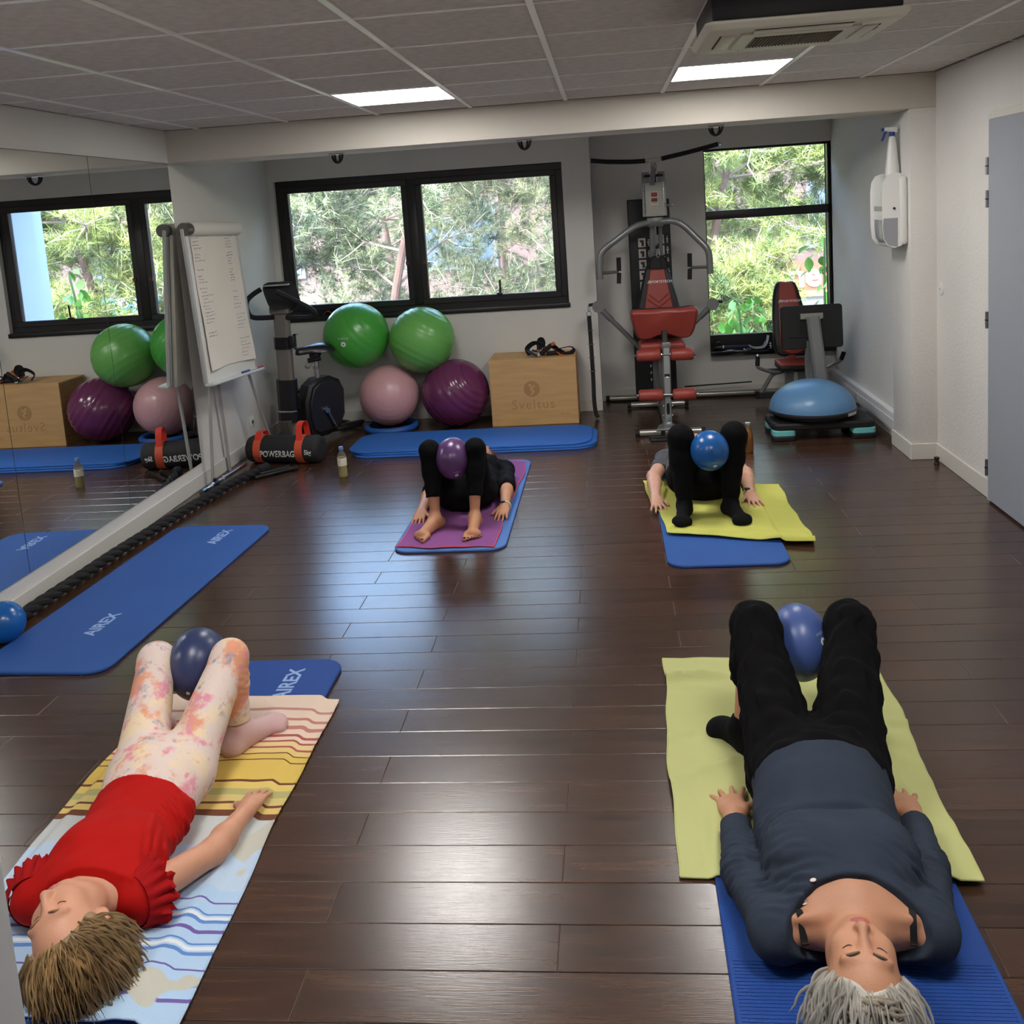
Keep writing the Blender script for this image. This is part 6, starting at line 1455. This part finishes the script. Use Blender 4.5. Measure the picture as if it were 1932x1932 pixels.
def striped_material():
    m = bpy.data.materials.new('striped_terry'); m.use_nodes = True; nt = m.node_tree; b = nt.nodes['Principled BSDF']; b.inputs['Roughness'].default_value = .92
    N = nt.nodes.new; L = nt.links.new; tc = N('ShaderNodeTexCoord'); sp = N('ShaderNodeSeparateXYZ'); L(tc.outputs['Object'], sp.inputs[0])
    # stripes wander a little sideways
    wv = N('ShaderNodeTexNoise'); wv.inputs['Scale'].default_value = 5; wv.inputs['Detail'].default_value = 1; L(tc.outputs['Object'], wv.inputs['Vector'])
    ad = N('ShaderNodeMath'); ad.operation = 'MULTIPLY_ADD'; ad.inputs[1].default_value = .028; L(wv.outputs[0], ad.inputs[0]); L(sp.outputs['Y'], ad.inputs[2])
    mr = N('ShaderNodeMapRange'); mr.inputs[1].default_value = 1.80-2.51; mr.inputs[2].default_value = 3.24-2.51; L(ad.outputs[0], mr.inputs[0])
    def ramp(stops):
        cr = N('ShaderNodeValToRGB'); cr.color_ramp.interpolation = 'CONSTANT'; e = cr.color_ramp.elements
        while len(e) > 1: e.remove(e[0])
        e[0].position = 0; e[0].color = stops[0][1]
        for p, c in stops[1:]: x = e.new(p); x.color = c
        L(mr.outputs[0], cr.inputs[0]); return cr
    lb, bl, pu, wh, gr = S(176, 204, 232), S(96, 138, 204), S(112, 92, 164), S(226, 230, 236), S(198, 202, 202)
    st = [(0, lb)]; 
    for p, c, w in ((.045, pu, .006), (.075, bl, .010), (.11, pu, .006), (.145, bl, .008), (.157, wh, .008), (.168, bl, .006), (.195, pu, .006), (.215, bl, .008), (.226, wh, .006), (.235, bl, .006), (.262, pu, .006)): st += [(p, c), (p+w, lb)]
    st += [(.30, S(188, 208, 230)), (.42, gr)]
    r1 = ramp(st)
    ye, br, cr_, rd = S(222, 190, 96), S(112, 66, 44), S(232, 208, 188), S(176, 92, 82)
    st2 = [(0, gr), (.505, br), (.525, S(226, 196, 118)), (.545, br), (.552, S(216, 196, 128)), (.575, S(182, 176, 116)), (.60, S(226, 200, 112)), (.625, br), (.632, ye), (.70, br), (.704, ye), (.725, br), (.729, S(228, 200, 128)), (.75, rd), (.755, S(230, 204, 150)), (.775, rd), (.785, cr_), (.80, rd), (.81, cr_), (.835, S(196, 130, 120)), (.848, cr_), (.875, S(196, 130, 120)), (.885, cr_), (.92, S(196, 140, 132)), (.93, cr_)]
    r2 = ramp(st2)
    gt = N('ShaderNodeMath'); gt.operation = 'GREATER_THAN'; gt.inputs[1].default_value = .46; L(mr.outputs[0], gt.inputs[0])
    mx = N('ShaderNodeMix'); mx.data_type = 'RGBA'; L(gt.outputs[0], mx.inputs[0]); L(r1.outputs[0], mx.inputs[6]); L(r2.outputs[0], mx.inputs[7])
    # worn, woven-in pale motif patches
    n2 = N('ShaderNodeTexNoise'); n2.inputs['Scale'].default_value = 4.2; n2.inputs['Detail'].default_value = 2; L(tc.outputs['Object'], n2.inputs['Vector'])
    g2 = N('ShaderNodeMapRange'); g2.inputs[1].default_value = .635; g2.inputs[2].default_value = .65; L(n2.outputs[0], g2.inputs[0])
    mx2 = N('ShaderNodeMix'); mx2.data_type = 'RGBA'; L(g2.outputs[0], mx2.inputs[0]); L(mx.outputs[2], mx2.inputs[6]); mx2.inputs[7].default_value = S(196, 194, 182)
    L(mx2.outputs[2], b.inputs['Base Color'])
    n3 = N('ShaderNodeTexNoise'); n3.inputs['Scale'].default_value = 380; L(tc.outputs['Object'], n3.inputs['Vector']); bp = N('ShaderNodeBump'); bp.inputs['Strength'].default_value = .5; bp.inputs['Distance'].default_value = .004; L(n3.outputs[0], bp.inputs['Height']); L(bp.outputs[0], b.inputs['Normal'])
    return m
towel('towel', 'beach towel with blue, yellow and red stripes under the woman in red', ((-1.745, 1.80), (-1.04, 1.805), (-1.072, 3.215), (-1.76, 3.25)), striped_material(), on_mat(-1.72, -1.12, 1.74, 3.535, .0155), nx=70, ny=130, amp=.004, seed=9, edge=.006, folds=((-1.15, 2.1, .1, 1, .02, .008, .3), (-1.2, 2.4, .4, 1, .018, .008, .15)))
# ------------------------------------------------------------------ the four women
def base_spec(**k): return k
def skin_body(sp, head=True, toes=False):
    S = Sculpt(); torso_ops(S, sp, -.010)
    T = R = None
    for q in (0, 1):
        arm_ops(S, sp['sh'][q], sp['el'][q], sp['wr'][q], f=sp.get('armf', 1.))
        leg_ops(S, sp['hp'][q], sp['kn'][q], sp['an'][q], -.004, f=sp.get('legf', 1.))
        foot_ops(S, sp['an'][q], sp['toe'][q], toes=(toes and (1 if q == 0 else -1)), inflate=-.002)
    for q in (0, 1): hand_ops(S, sp['wr'][q], sp['hd'][q], sp.get('hup', (V(0, 0, 1), V(0, 0, 1)))[q], sp['th'][q], sp.get('hs', .92), sp.get('curl', .22), sp.get('spread', .2))
    c, u, f, s = sp['head']; N = V(*sp['neck']); cc = V(*c); uu = nrm(V(*u))
    S.add(cone(cc-uu*.05*s-nrm(V(*f))*.02*s, N, .050*s, .058), .03)
    T, R = head_ops(S, c, u, f, s)
    return S, T, R
def skin_mats(T, s, base):
    L1, L2 = T(0, -.0575, .0865), T(0, -.068, .0845)
    x = nrm(T(1, 0, 0)-T(0, 0, 0)); u = nrm(T(0, 1, 0)-T(0, 0, 0)); f = nrm(T(0, 0, 1)-T(0, 0, 0))
    def fn(P):
        d = P-T(0, -.0628, .088); a, b, c = (d@x)/(.021*s), (d@u)/(.0125*s), (d@f)/(.02*s)
        return ((a*a+b*b+c*c) < 1).astype(int)
    return fn
def tie_dye():
    m = bpy.data.materials.new('tie_dye_leggings'); m.use_nodes = True; nt = m.node_tree; b = nt.nodes['Principled BSDF']; b.inputs['Roughness'].default_value = .85
    N = nt.nodes.new; L = nt.links.new; tc = N('ShaderNodeTexCoord'); prev = None
    for i, (sc, c, lo, hi) in enumerate(((9, S(238, 214, 178), .48, .60), (8.5, S(230, 160, 128), .52, .60), (12, S(226, 150, 166), .56, .64), (13, S(150, 150, 168), .58, .68))):
        mp = N('ShaderNodeMapping'); mp.inputs['Location'].default_value = (3.1*i, 1.7*i, 5.3*i); L(tc.outputs['Object'], mp.inputs[0])
        n = N('ShaderNodeTexNoise'); n.inputs['Scale'].default_value = sc; n.inputs['Detail'].default_value = 6; n.inputs['Roughness'].default_value = .65; L(mp.outputs[0], n.inputs['Vector'])
        r = N('ShaderNodeMapRange'); r.inputs[1].default_value = lo; r.inputs[2].default_value = hi; L(n.outputs[0], r.inputs[0])
        mx = N('ShaderNodeMix'); mx.data_type = 'RGBA'; L(r.outputs[0], mx.inputs[0])
        if prev is None: mx.inputs[6].default_value = S(228, 208, 198)
        else: L(prev, mx.inputs[6])
        mx.inputs[7].default_value = c; prev = mx.outputs[2]
    L(prev, b.inputs['Base Color']); return m

# ---- the grey-haired woman, head towards the camera
def build_grey():
    z = .018
    sp = base_spec(neck=(.470, 1.955, .095), chest=(.480, 2.13, .118), waist=(.488, 2.33, .112), pelvis=(.508, 2.50, .140), w=(.125, .158, .158, .176), flat=1.5,
        sh=((.305, 2.005, .085), (.640, 2.005, .088)), el=((.258, 2.235, .062), (.708, 2.235, .065)), wr=((.270, 2.478, .048), (.744, 2.478, .048)), hd=(V(-.02, 1, -.06), V(.02, 1, -.06)), th=((1, 0, 0), (-1, 0, 0)), hup=(V(-.15, 0, 1), V(.15, 0, 1)),
        hp=((.425, 2.53, .140), (.592, 2.53, .140)), kn=((.402, 2.895, .412), (.690, 2.895, .405)), an=((.347, 2.845, .090), (.705, 2.82, .090)), toe=((.268, 2.985, z), (.775, 2.975, z)),
        breasts=((.408, 2.165, .172, (.084, .082, .068)), (.562, 2.165, .172, (.084, .082, .068))), bulges=((.495, 2.40, .165, (.13, .13, .10)), (.508, 2.52, .15, (.15, .11, .115))),
        head=((.452, 1.828, .120), (-.12, -.985, -.02), (0, -.12, 1), .99), legf=1.0, hs=1.0, curl=.12, spread=.42)
    t = tag(thing('person', None, None, (.49, 2.3, .0)), 'woman with short white hair in slate cardigan lying with a ball between her knees', 'person')
    S_, T, R = skin_body(sp); s = .99
    # collar bones
    for q in (-1, 1): S_.add(cone((.472+q*.02, 1.985, .150), (.472+q*.13, 1.985, .135), .011, .009), .018)
    body = sculpt_obj('body', S_, .0042, [skinm['tan'], lipm], t, skin_mats(T, s, 0))
    face_lines(T, s, t, mat('brow_grey', S(122, 98, 80), .7), mat('lash_brown', S(84, 58, 46), .7))
    # trousers, three-quarter length, wrinkled
    P = Sculpt(); i = .013; bc = V(.548, 2.965, .318)
    P.add(cone(sp['waist'], sp['pelvis'], .158+.004, .180+.004, 1.5), .05); P.add(ell((.508, 2.52, .15), (.162, .12, .125)), .05)
    P.cut((0, 2.40, 0), (0, -1, 0))
    for q in (0, 1): leg_ops(P, sp['hp'][q], sp['kn'][q], sp['an'][q], i, lower=.55); P.add(cone(sp['hp'][q], V(*sp['hp'][q])*.45+V(*sp['kn'][q])*.55, .103, .080), .03)
    P.disp(ripple(.0042, 190, 4, axis=(.15, .75, -.65))); P.disp(ripple(.0025, 60, 5)); P.sub(ell(bc, (.100, .122, .122)), .008)
    sculpt_obj('trousers', P, .0042, blackcloth, t)
    # cardigan with scooped neck
    C = Sculpt(); torso_ops(C, sp, .011); C.cut((0, 2.475, .2), (0, 1, .10))
    C.cut((0, 1.915, 0), (0, -1, 0))
    for q in (0, 1): arm_ops(C, sp['sh'][q], sp['el'][q], sp['wr'][q], .013, fore=(0, .80))
    C.sub(ell((.474, 1.925, .17), (.168, .108, .165)), .006); C.sub(ell((.474, 1.905, .16), (.190, .075, .12)), .006)
    C.disp(ripple(.0012, 120, 8)); 
    fold = ripple(.0062, 230, 9, axis=(.3, 1, 0))
    for c in ((.34, 2.09, .15), (.62, 2.09, .15)): C.disp(local(fold, c, .085))
    C.disp(local(ripple(.006, 240, 10, axis=(.35, 1, 0)), (.36, 2.235, .16), .06)); C.disp(local(ripple(.006, 240, 11, axis=(-.35, 1, 0)), (.61, 2.235, .16), .06))
    C.disp(lambda X, Y, Z: .014*np.exp(-((Y-2.245-.06*(X-.487)**2*6)/.010)**2)*np.exp(-((X-.487)/.13)**4)*(Z > .12))
    for q in (0, 1): C.disp(local(ripple(.005, 230, 12+q, axis=(.2, 1, 0)), sp['el'][q], .10))
    slate = mat('slate_jersey', S(50, 58, 72), .9, spec=.2, bump=(300, .2), var=(9, .06))
    card = sculpt_obj('cardigan', C, .0042, slate, t)
    for p in ((.352, 1.988), (.368, 2.008), (.392, 2.026)):
        p = (p[0], p[1], top_z(C, p[0], p[1])+.0012); n = nrm(V(-.25, .25, 1)); obj('button', MB().lathe([(0, 0), (.0065, 0), (.0075, .0015), (.006, .003), (0, .0022)], 14, p, Vector((0, 0, 1)).rotation_difference(Vector(n)).to_matrix()), mat('button_pearl', S(222, 214, 204), .3), card)
    for q, x in ((0, .352), (1, .598)):
        obj('bra_strap', strap([(x+(y-1.99)*(.2 if q else -.2), y, max(.095, top_z(S_, x+(y-1.99)*(.2 if q else -.2), y)+.002)) for y in (2.03, 2.0, 1.985, 1.972, 1.962, 1.954)], .015, .004), mat('strap_cotton', S(18), .8), t)
    for q in (0, 1):
        K = Sculpt(); foot_ops(K, sp['an'][q], sp['toe'][q], inflate=.0035); a, k2 = V(*sp['an'][q]), V(*sp['kn'][q]); K.add(cone(a+(k2-a)*.12, a, .037, .037, cap_a=True), .02)
        sculpt_obj('sock', K, .0042, blacksock, t)
    # white hair
    hl = lambda p: (p[2] < .058-.75*max(0, .055-p[1]) and p[1] > -.045) or (p[1] > .098)
    hm = mat('hair_white', S(196, 192, 184), .45, var=(30, .22, (1, 1, 1)))
    H = Sculpt(); H.add(ell(T(0, .042, -.026), [.083*s, .092*s, .097*s], R), .01); H.sub(ell(T(0, -.035, .075), [.085*s, .112*s, .085*s], R), .012); H.disp(ripple(.003, 90, 3))
    sculpt_obj('hair', H, .0042, hm, t)
    locks('hair_locks', hm, t, T, s, 950, 3, hl, lambda p: V(p[0]*5, .30+.9*max(0, p[2])*6, -.55), (.045, .09), .0036, drop=.03)
    locks('hair_fringe', mat('hair_ash', S(178, 168, 150), .45, var=(30, .2)), t, T, s, 110, 5, lambda p: p[1] > .095 and p[2] > -.01 and abs(p[0]-.01) < .035, lambda p: V(-.9+p[0]*6, .0, -.10), (.03, .055), .003)
    ball('exercise_ball', 'matte blue exercise ball held between the knees of the grey-haired woman', tuple(bc), .121, ballm('navy', S(70, 92, 152), .36), sc=(.80, 1, 1.0), group='small exercise balls', logo=(.50, -.62, .30))
build_grey()

# ---- the woman in red
def build_red():
    z = .020
    sp = base_spec(neck=(-1.385, 2.055, .100), chest=(-1.390, 2.18, .112), waist=(-1.400, 2.38, .108), pelvis=(-1.418, 2.555, .128), w=(.105, .130, .122, .148), flat=1.5,
        sh=((-1.530, 2.10, .088), (-1.258, 2.10, .092)), el=((-1.575, 2.31, .060), (-1.158, 2.315, .060)), wr=((-1.570, 2.50, .046), (-1.142, 2.515, .046)), hd=(V(.0, 1, -.1), V(-.02, 1, -.10)), th=((1, 0, 0), (-1, 0, 0)),
        hp=((-1.490, 2.575, .128), (-1.350, 2.575, .128)), kn=((-1.572, 2.905, .330), (-1.318, 2.905, .335)), an=((-1.592, 2.885, .085), (-1.300, 2.885, .085)), toe=((-1.66, 3.05, z), (-1.205, 3.045, z)),
        breasts=((-1.440, 2.21, .150, (.064, .070, .052)), (-1.335, 2.21, .150, (.064, .070, .052))), bulges=((-1.415, 2.53, .14, (.122, .11, .10)),),
        head=((-1.345, 1.935, .128), (.34, -.93, -.06), (-.44, -.15, .88), .98), armf=.95, legf=.92, hs=.88, curl=.12, spread=.2)
    t = tag(thing('person', None, None, (-1.39, 2.4, .0)), 'woman in red top and tie-dye leggings lying with a ball between her knees', 'person')
    S_, T, R = skin_body(sp); s = .98
    sculpt_obj('body', S_, .0042, [skinm['rosy'], mat('lips_pale', S(186, 116, 104), .45)], t, skin_mats(T, s, 0))
    face_lines(T, s, t, mat('brow_fair', S(168, 124, 92), .7), mat('lash_fair', S(104, 66, 52), .7), thin=.7)
    P = Sculpt(); i = .004; bc = V(-1.452, 2.955, .290)
    P.add(cone(sp['waist'], sp['pelvis'], .122+.006, .148+.008, 1.5), .05); P.add(ell((-1.415, 2.53, .14), (.129, .117, .107)), .05); P.cut((0, 2.415, 0), (0, -1, 0))
    for q in (0, 1): leg_ops(P, sp['hp'][q], sp['kn'][q], sp['an'][q], i, lower=.86, f=.95)
    for q in (0, 1): P.disp(local(ripple(.003, 280, 21, axis=(0, .3, 1)), V(*sp['kn'][q])*.7+V(*sp['an'][q])*.3, .07))
    P.disp(lambda X, Y, Z: .0025*np.exp(-((Y-2.475-.15*(Z-.1))/.006)**2)); P.sub(ell(bc, (.083, .118, .116)), .008)
    lg = sculpt_obj('leggings', P, .0042, tie_dye(), t)
    C = Sculpt(); torso_ops(C, sp, .010); C.cut((0, 2.435, .15), (0, 1, .12)); C.add(cone(V(*sp['neck'])+V(0, .02, 0), V(*sp['neck'])+V(.010, -.022, .004), .072, .066, cap_b=True), .03); C.cut((-1.385, 2.022, 0), (.15, -1, .25))
    for q in (0, 1): arm_ops(C, sp['sh'][q], sp['el'][q], sp['wr'][q], .011, upper=(0, .16), fore=None)
    C.disp(ripple(.0012, 90, 31)); C.disp(local(ripple(.005, 220, 32, axis=(1, .4, 0)), (-1.28, 2.2, .13), .08)); C.disp(local(ripple(.005, 210, 33, axis=(.4, 1, 0)), (-1.28, 2.35, .12), .08))
    redc = mat('red_jersey', S(178, 14, 8), .8, spec=.2, bump=(260, .15))
    top = sculpt_obj('top', C, .0042, redc, t)
    for q in (0, 1):      # gathered frill sleeves
        sh = V(*sp['sh'][q]); ax = nrm(V(*sp['el'][q])-sh); c0 = sh+ax*.012; u = nrm(np.cross(ax, V(0, 0, 1))); w = np.cross(u, ax)
        for k2, (off, r0, r1, dl) in enumerate(((-.035, .066, .088, .052), (-.008, .064, .080, .044))):
            v = []; f = []; n = 96
            for j in range(6):
                e = j/5
                for m in range(n):
                    a = 2*PI*m/n; rr = r0+(r1-r0)*e+.0085*e*math.sin(a*17+k2*2)+.003*e*math.sin(a*41); p = c0+ax*(off+dl*e+.006*e*math.sin(a*11+1))+(u*math.cos(a)+w*math.sin(a))*rr
                    p[2] = max(p[2], .024); v.append(tuple(p))
            for j in range(5):
                for m in range(n): m2 = (m+1) % n; f.append((j*n+m, j*n+m2, (j+1)*n+m2, (j+1)*n+m))
            obj('frill_sleeve', MB().add(v, f), mat('red_frill', S(160, 10, 14), .8, spec=.2), top, smooth=80)
    for q in (0, 1):
        K = Sculpt(); foot_ops(K, sp['an'][q], sp['toe'][q], inflate=.003); a, k2 = V(*sp['an'][q]), V(*sp['kn'][q]); K.add(cone(a+(k2-a)*.10, a, .036, .036, cap_a=True), .02)
        sculpt_obj('sock', K, .0042, mat('pink_sock', S(214, 178, 178), .9, bump=(260, .3)), t)
    hl = lambda p: (p[2] < .046-.85*max(0, .060-p[1]) and p[1] > -.075 and not (abs(p[0]) > .055 and p[1] < .02 and p[2] > -.05)) or p[1] > .106
    hm = mat('hair_blonde', S(150, 124, 88), .45, var=(34, .28))
    H = Sculpt(); H.add(ell(T(0, .040, -.026), [.084*s, .092*s, .100*s], R), .01); H.add(ell(T(.0, -.03, -.055), [.072*s, .06*s, .05*s], R), .03); H.sub(ell(T(0, -.03, .080), [.094*s, .128*s, .098*s], R), .012); H.sub(ell(T(.085, -.005, -.012), [.034*s, .044*s, .034*s], R), .008); H.disp(ripple(.0025, 90, 13))
    sculpt_obj('hair', H, .0042, hm, t)
    locks('hair_locks', hm, t, T, s, 1250, 13, hl, lambda p: V(p[0]*4, -.05+.5*max(0, p[1]-.05)*8, -.6), (.05, .11), .0028, drop=.05)
    locks('hair_fringe', mat('hair_honey', S(176, 146, 104), .45, var=(34, .25)), t, T, s, 160, 15, lambda p: p[1] > .09 and p[2] > -.01, lambda p: V(p[0]*5+.2, .5, -.7), (.05, .09), .003, drop=.02)
    e = T(.086, -.030, -.008); obj('earring', MB().sphere(tuple(e), .005, 12, 8), mat('pearl', S(232, 226, 220), .2), t)
    ball('exercise_ball', 'dark blue exercise ball held between the knees of the woman in red', tuple(bc), .118, ballm('darkblue', S(50, 60, 100), .33), sc=(.82, 1, 1.02), group='small exercise balls', valve=(.05, -.90, -.40))
build_red()

# ---- the two women of the far row, feet towards the camera
def watch(t, w, d, band, face):
    w = V(*w); d = nrm(V(*d)); u = nrm(np.cross(d, V(0, 0, 1))); v = np.cross(u, d)
    P = [tuple(w-d*.018+(u*math.cos(a)*.031+v*math.sin(a)*.027)) for a in [2*PI*k/24 for k in range(25)]]
    o = obj('wristwatch', MB().tube(P, .0055, 8, caps=False), band, t)
    c = w-d*.018+v*.027+u*.012; R = np.stack([u, d, v]); obj('watch_face', MB().rbox((0, 0, 0), (.030, .026, .010), .004, 2, Matrix((u, d, v)).transposed().to_4x4()).xf(Matrix.Translation(c)), face, o)
def build_far(label, sp, toes, sleeve, shirtm, skin, hair, watch_q, ballspec, pant_low, sockm, h=.0052):
    t = tag(thing('person', None, None, (sp['pelvis'][0], sp['pelvis'][1], .0)), label, 'person')
    S_, T, R = skin_body(sp, toes=toes); s = sp['head'][3]
    sculpt_obj('body', S_, h, [skin, lipm], t, skin_mats(T, s, 0))
    face_lines(T, s, t, mat('brow_dark', S(70, 52, 42), .7), mat('lash_dark', S(40, 30, 28), .7))
    bc = V(*ballspec[0]); P = Sculpt(); w = sp['w']
    P.add(cone(sp['waist'], sp['pelvis'], w[2]+.008, w[3]+.008, sp['flat']), .05)
    for b in sp['bulges']: P.add(ell(b[:3], [r+.007 for r in b[3]]), .05)
    P.cut((0, sp['waist'][1], 0), (0, 1, 0))
    for q in (0, 1): leg_ops(P, sp['hp'][q], sp['kn'][q], sp['an'][q], .007, lower=pant_low, f=sp['legf'])
    P.disp(ripple(.0014, 110, 40)); P.sub(ell(bc, [a*.97 for a in ballspec[1]]), .008)
    sculpt_obj('leggings', P, h, blackcloth, t)
    C = Sculpt(); torso_ops(C, sp, .011); C.cut((0, sp['pelvis'][1]+.02, 0), (0, -1, 0))
    n = V(*sp['neck']); C.cut(n+V(0, .005, 0), (0, 1, 0))
    for q in (0, 1): arm_ops(C, sp['sh'][q], sp['el'][q], sp['wr'][q], .011, upper=(0, min(1, sleeve)), fore=((0, sleeve-1) if sleeve > 1 else None))
    C.disp(ripple(.0025, 110, 41)); sculpt_obj('shirt', C, h, shirtm, t)
    if sockm:
        for q in (0, 1):
            K = Sculpt(); foot_ops(K, sp['an'][q], sp['toe'][q], inflate=.004); a, k2 = V(*sp['an'][q]), V(*sp['kn'][q]); K.add(cone(a+(k2-a)*.14, a, .040, .039, cap_a=True), .02); sculpt_obj('sock', K, h, sockm, t)
    H = Sculpt(); H.add(ell(T(0, .040, -.026), [.084*s, .094*s, .100*s], R), .01); H.sub(ell(T(0, -.035, .078), [.088*s, .110*s, .088*s], R), .012); H.disp(ripple(.003, 90, 14)); sculpt_obj('hair', H, h, hair, t)
    locks('hair_locks', hair, t, T, s, 120, 17, lambda p: p[2] < .03 and p[1] > -.04, lambda p: V(p[0]*4, .2, -.6), (.05, .1), .008, drop=.04)
    if watch_q is not None: watch(t, sp['wr'][watch_q], sp['hd'][watch_q], mat('watch_band', S(206, 196, 178), .4), mat('watch_dark', S(30), .2))
    return t, T
z = .021
sp = base_spec(neck=(-.905, 6.02, .10), chest=(-.905, 5.87, .115), waist=(-.905, 5.66, .11), pelvis=(-.905, 5.46, .125), w=(.12, .15, .15, .18), flat=1.5,
    sh=((-1.085, 5.97, .09), (-.725, 5.97, .09)), el=((-1.150, 5.62, .075), (-.672, 5.60, .095)), wr=((-1.148, 5.285, .050), (-.660, 5.30, .055)), hd=(V(.03, -1, -.12), V(-.10, -1, -.12)), th=((1, 0, 0), (-1, 0, 0)),
    hp=((-.995, 5.44, .128), (-.815, 5.44, .128)), kn=((-1.040, 5.135, .452), (-.782, 5.135, .452)), an=((-1.018, 5.045, .092), (-.798, 5.045, .092)), toe=((-1.085, 4.850, z), (-.792, 4.842, z)),
    breasts=((-.98, 5.84, .155, (.075, .075, .06)), (-.83, 5.84, .155, (.075, .075, .06))), bulges=((-.905, 5.44, .12, (.17, .13, .10)),), head=((-.90, 6.19, .115), (0, 1, 0), (0, 0, 1), .92), legf=.86, hs=.92, curl=.14, spread=.16)
bs = ((-.911, 5.145, .398), (.098, .116, .117))
t, T = build_far('barefoot woman in black lying on the purple towel with a purple ball', sp, True, 1.12, blackcloth, skinm['warm'], mat('hair_auburn', S(96, 58, 42), .5, var=(30, .2)), 1, bs, .70, None, h=.0045)
for q in (0, 1):     # painted toenails
    an, toe = V(*sp['an'][q]), V(*sp['toe'][q]); d = toe-an; d[2] = 0; L = np.linalg.norm(d); d = nrm(d); sd = V(-d[1], d[0], 0); inner = sd if q == 0 else -sd; bl = V(an[0], an[1], 0)+d*(L-.05)+V(0, 0, z+.022)
    for j in range(5):
        e = bl+inner*(.036-.0185*j)+d*(.014-.004*j)+d*(.047-.006*j)+V(0, 0, -.001+(.003 if j == 0 else 0)); r = (.0075, .0045, .0042, .004, .0038)[j]
        obj('toenail', MB().sphere(tuple(e), r, 10, 6, (1, 1.1, .5)), mat('nail_polish', S(74, 14, 24), .2), t)
ball('exercise_ball', 'purple exercise ball held between the knees of the barefoot woman', bs[0], .117, ballm('purple', S(88, 56, 104), .28), sc=(.84, .99, 1.), group='small exercise balls', logo=(.28, -.72, -.66))
sp = base_spec(neck=(.50, 6.10, .10), chest=(.50, 5.95, .12), waist=(.495, 5.73, .12), pelvis=(.492, 5.52, .135), w=(.13, .165, .175, .200), flat=1.45,
    sh=((.305, 6.05, .095), (.695, 6.05, .095)), el=((.215, 5.70, .085), (.765, 5.70, .080)), wr=((.208, 5.365, .052), (.745, 5.385, .052)), hd=(V(.08, -1, -.12), V(.10, -1, -.12)), th=((1, 0, 0), (-1, 0, 0)),
    hp=((.395, 5.50, .135), (.590, 5.50, .135)), kn=((.352, 5.185, .452), (.640, 5.185, .455)), an=((.352, 5.120, .092), (.600, 5.120, .092)), toe=((.315, 4.930, z), (.652, 4.925, z)),
    breasts=((.42, 5.92, .165, (.085, .085, .065)), (.58, 5.92, .165, (.085, .085, .065))), bulges=((.492, 5.50, .13, (.185, .14, .11)), (.497, 5.68, .17, (.15, .14, .10))), head=((.50, 6.28, .115), (0, 1, 0), (0, 0, 1), .94), legf=1.08, armf=1.1, hs=.95, curl=.14, spread=.34)
bs = ((.498, 5.105, .392), (.102, .110, .110))
build_far('woman in grey T-shirt and black leggings lying on the far yellow-green towel', sp, False, .62, mat('grey_tshirt', S(72, 72, 76), .9, sheen=.1, bump=(240, .2)), skinm['light'], mat('hair_brown', S(70, 52, 42), .5, var=(30, .2)), 1, bs, .93, blacksock)
ball('exercise_ball', 'bright blue exercise ball held between the knees of the far right woman', bs[0], .110, ballm('azure', S(22, 88, 158), .26), sc=(.94, 1, 1.), group='small exercise balls', logo=(.16, -.80, -.57))
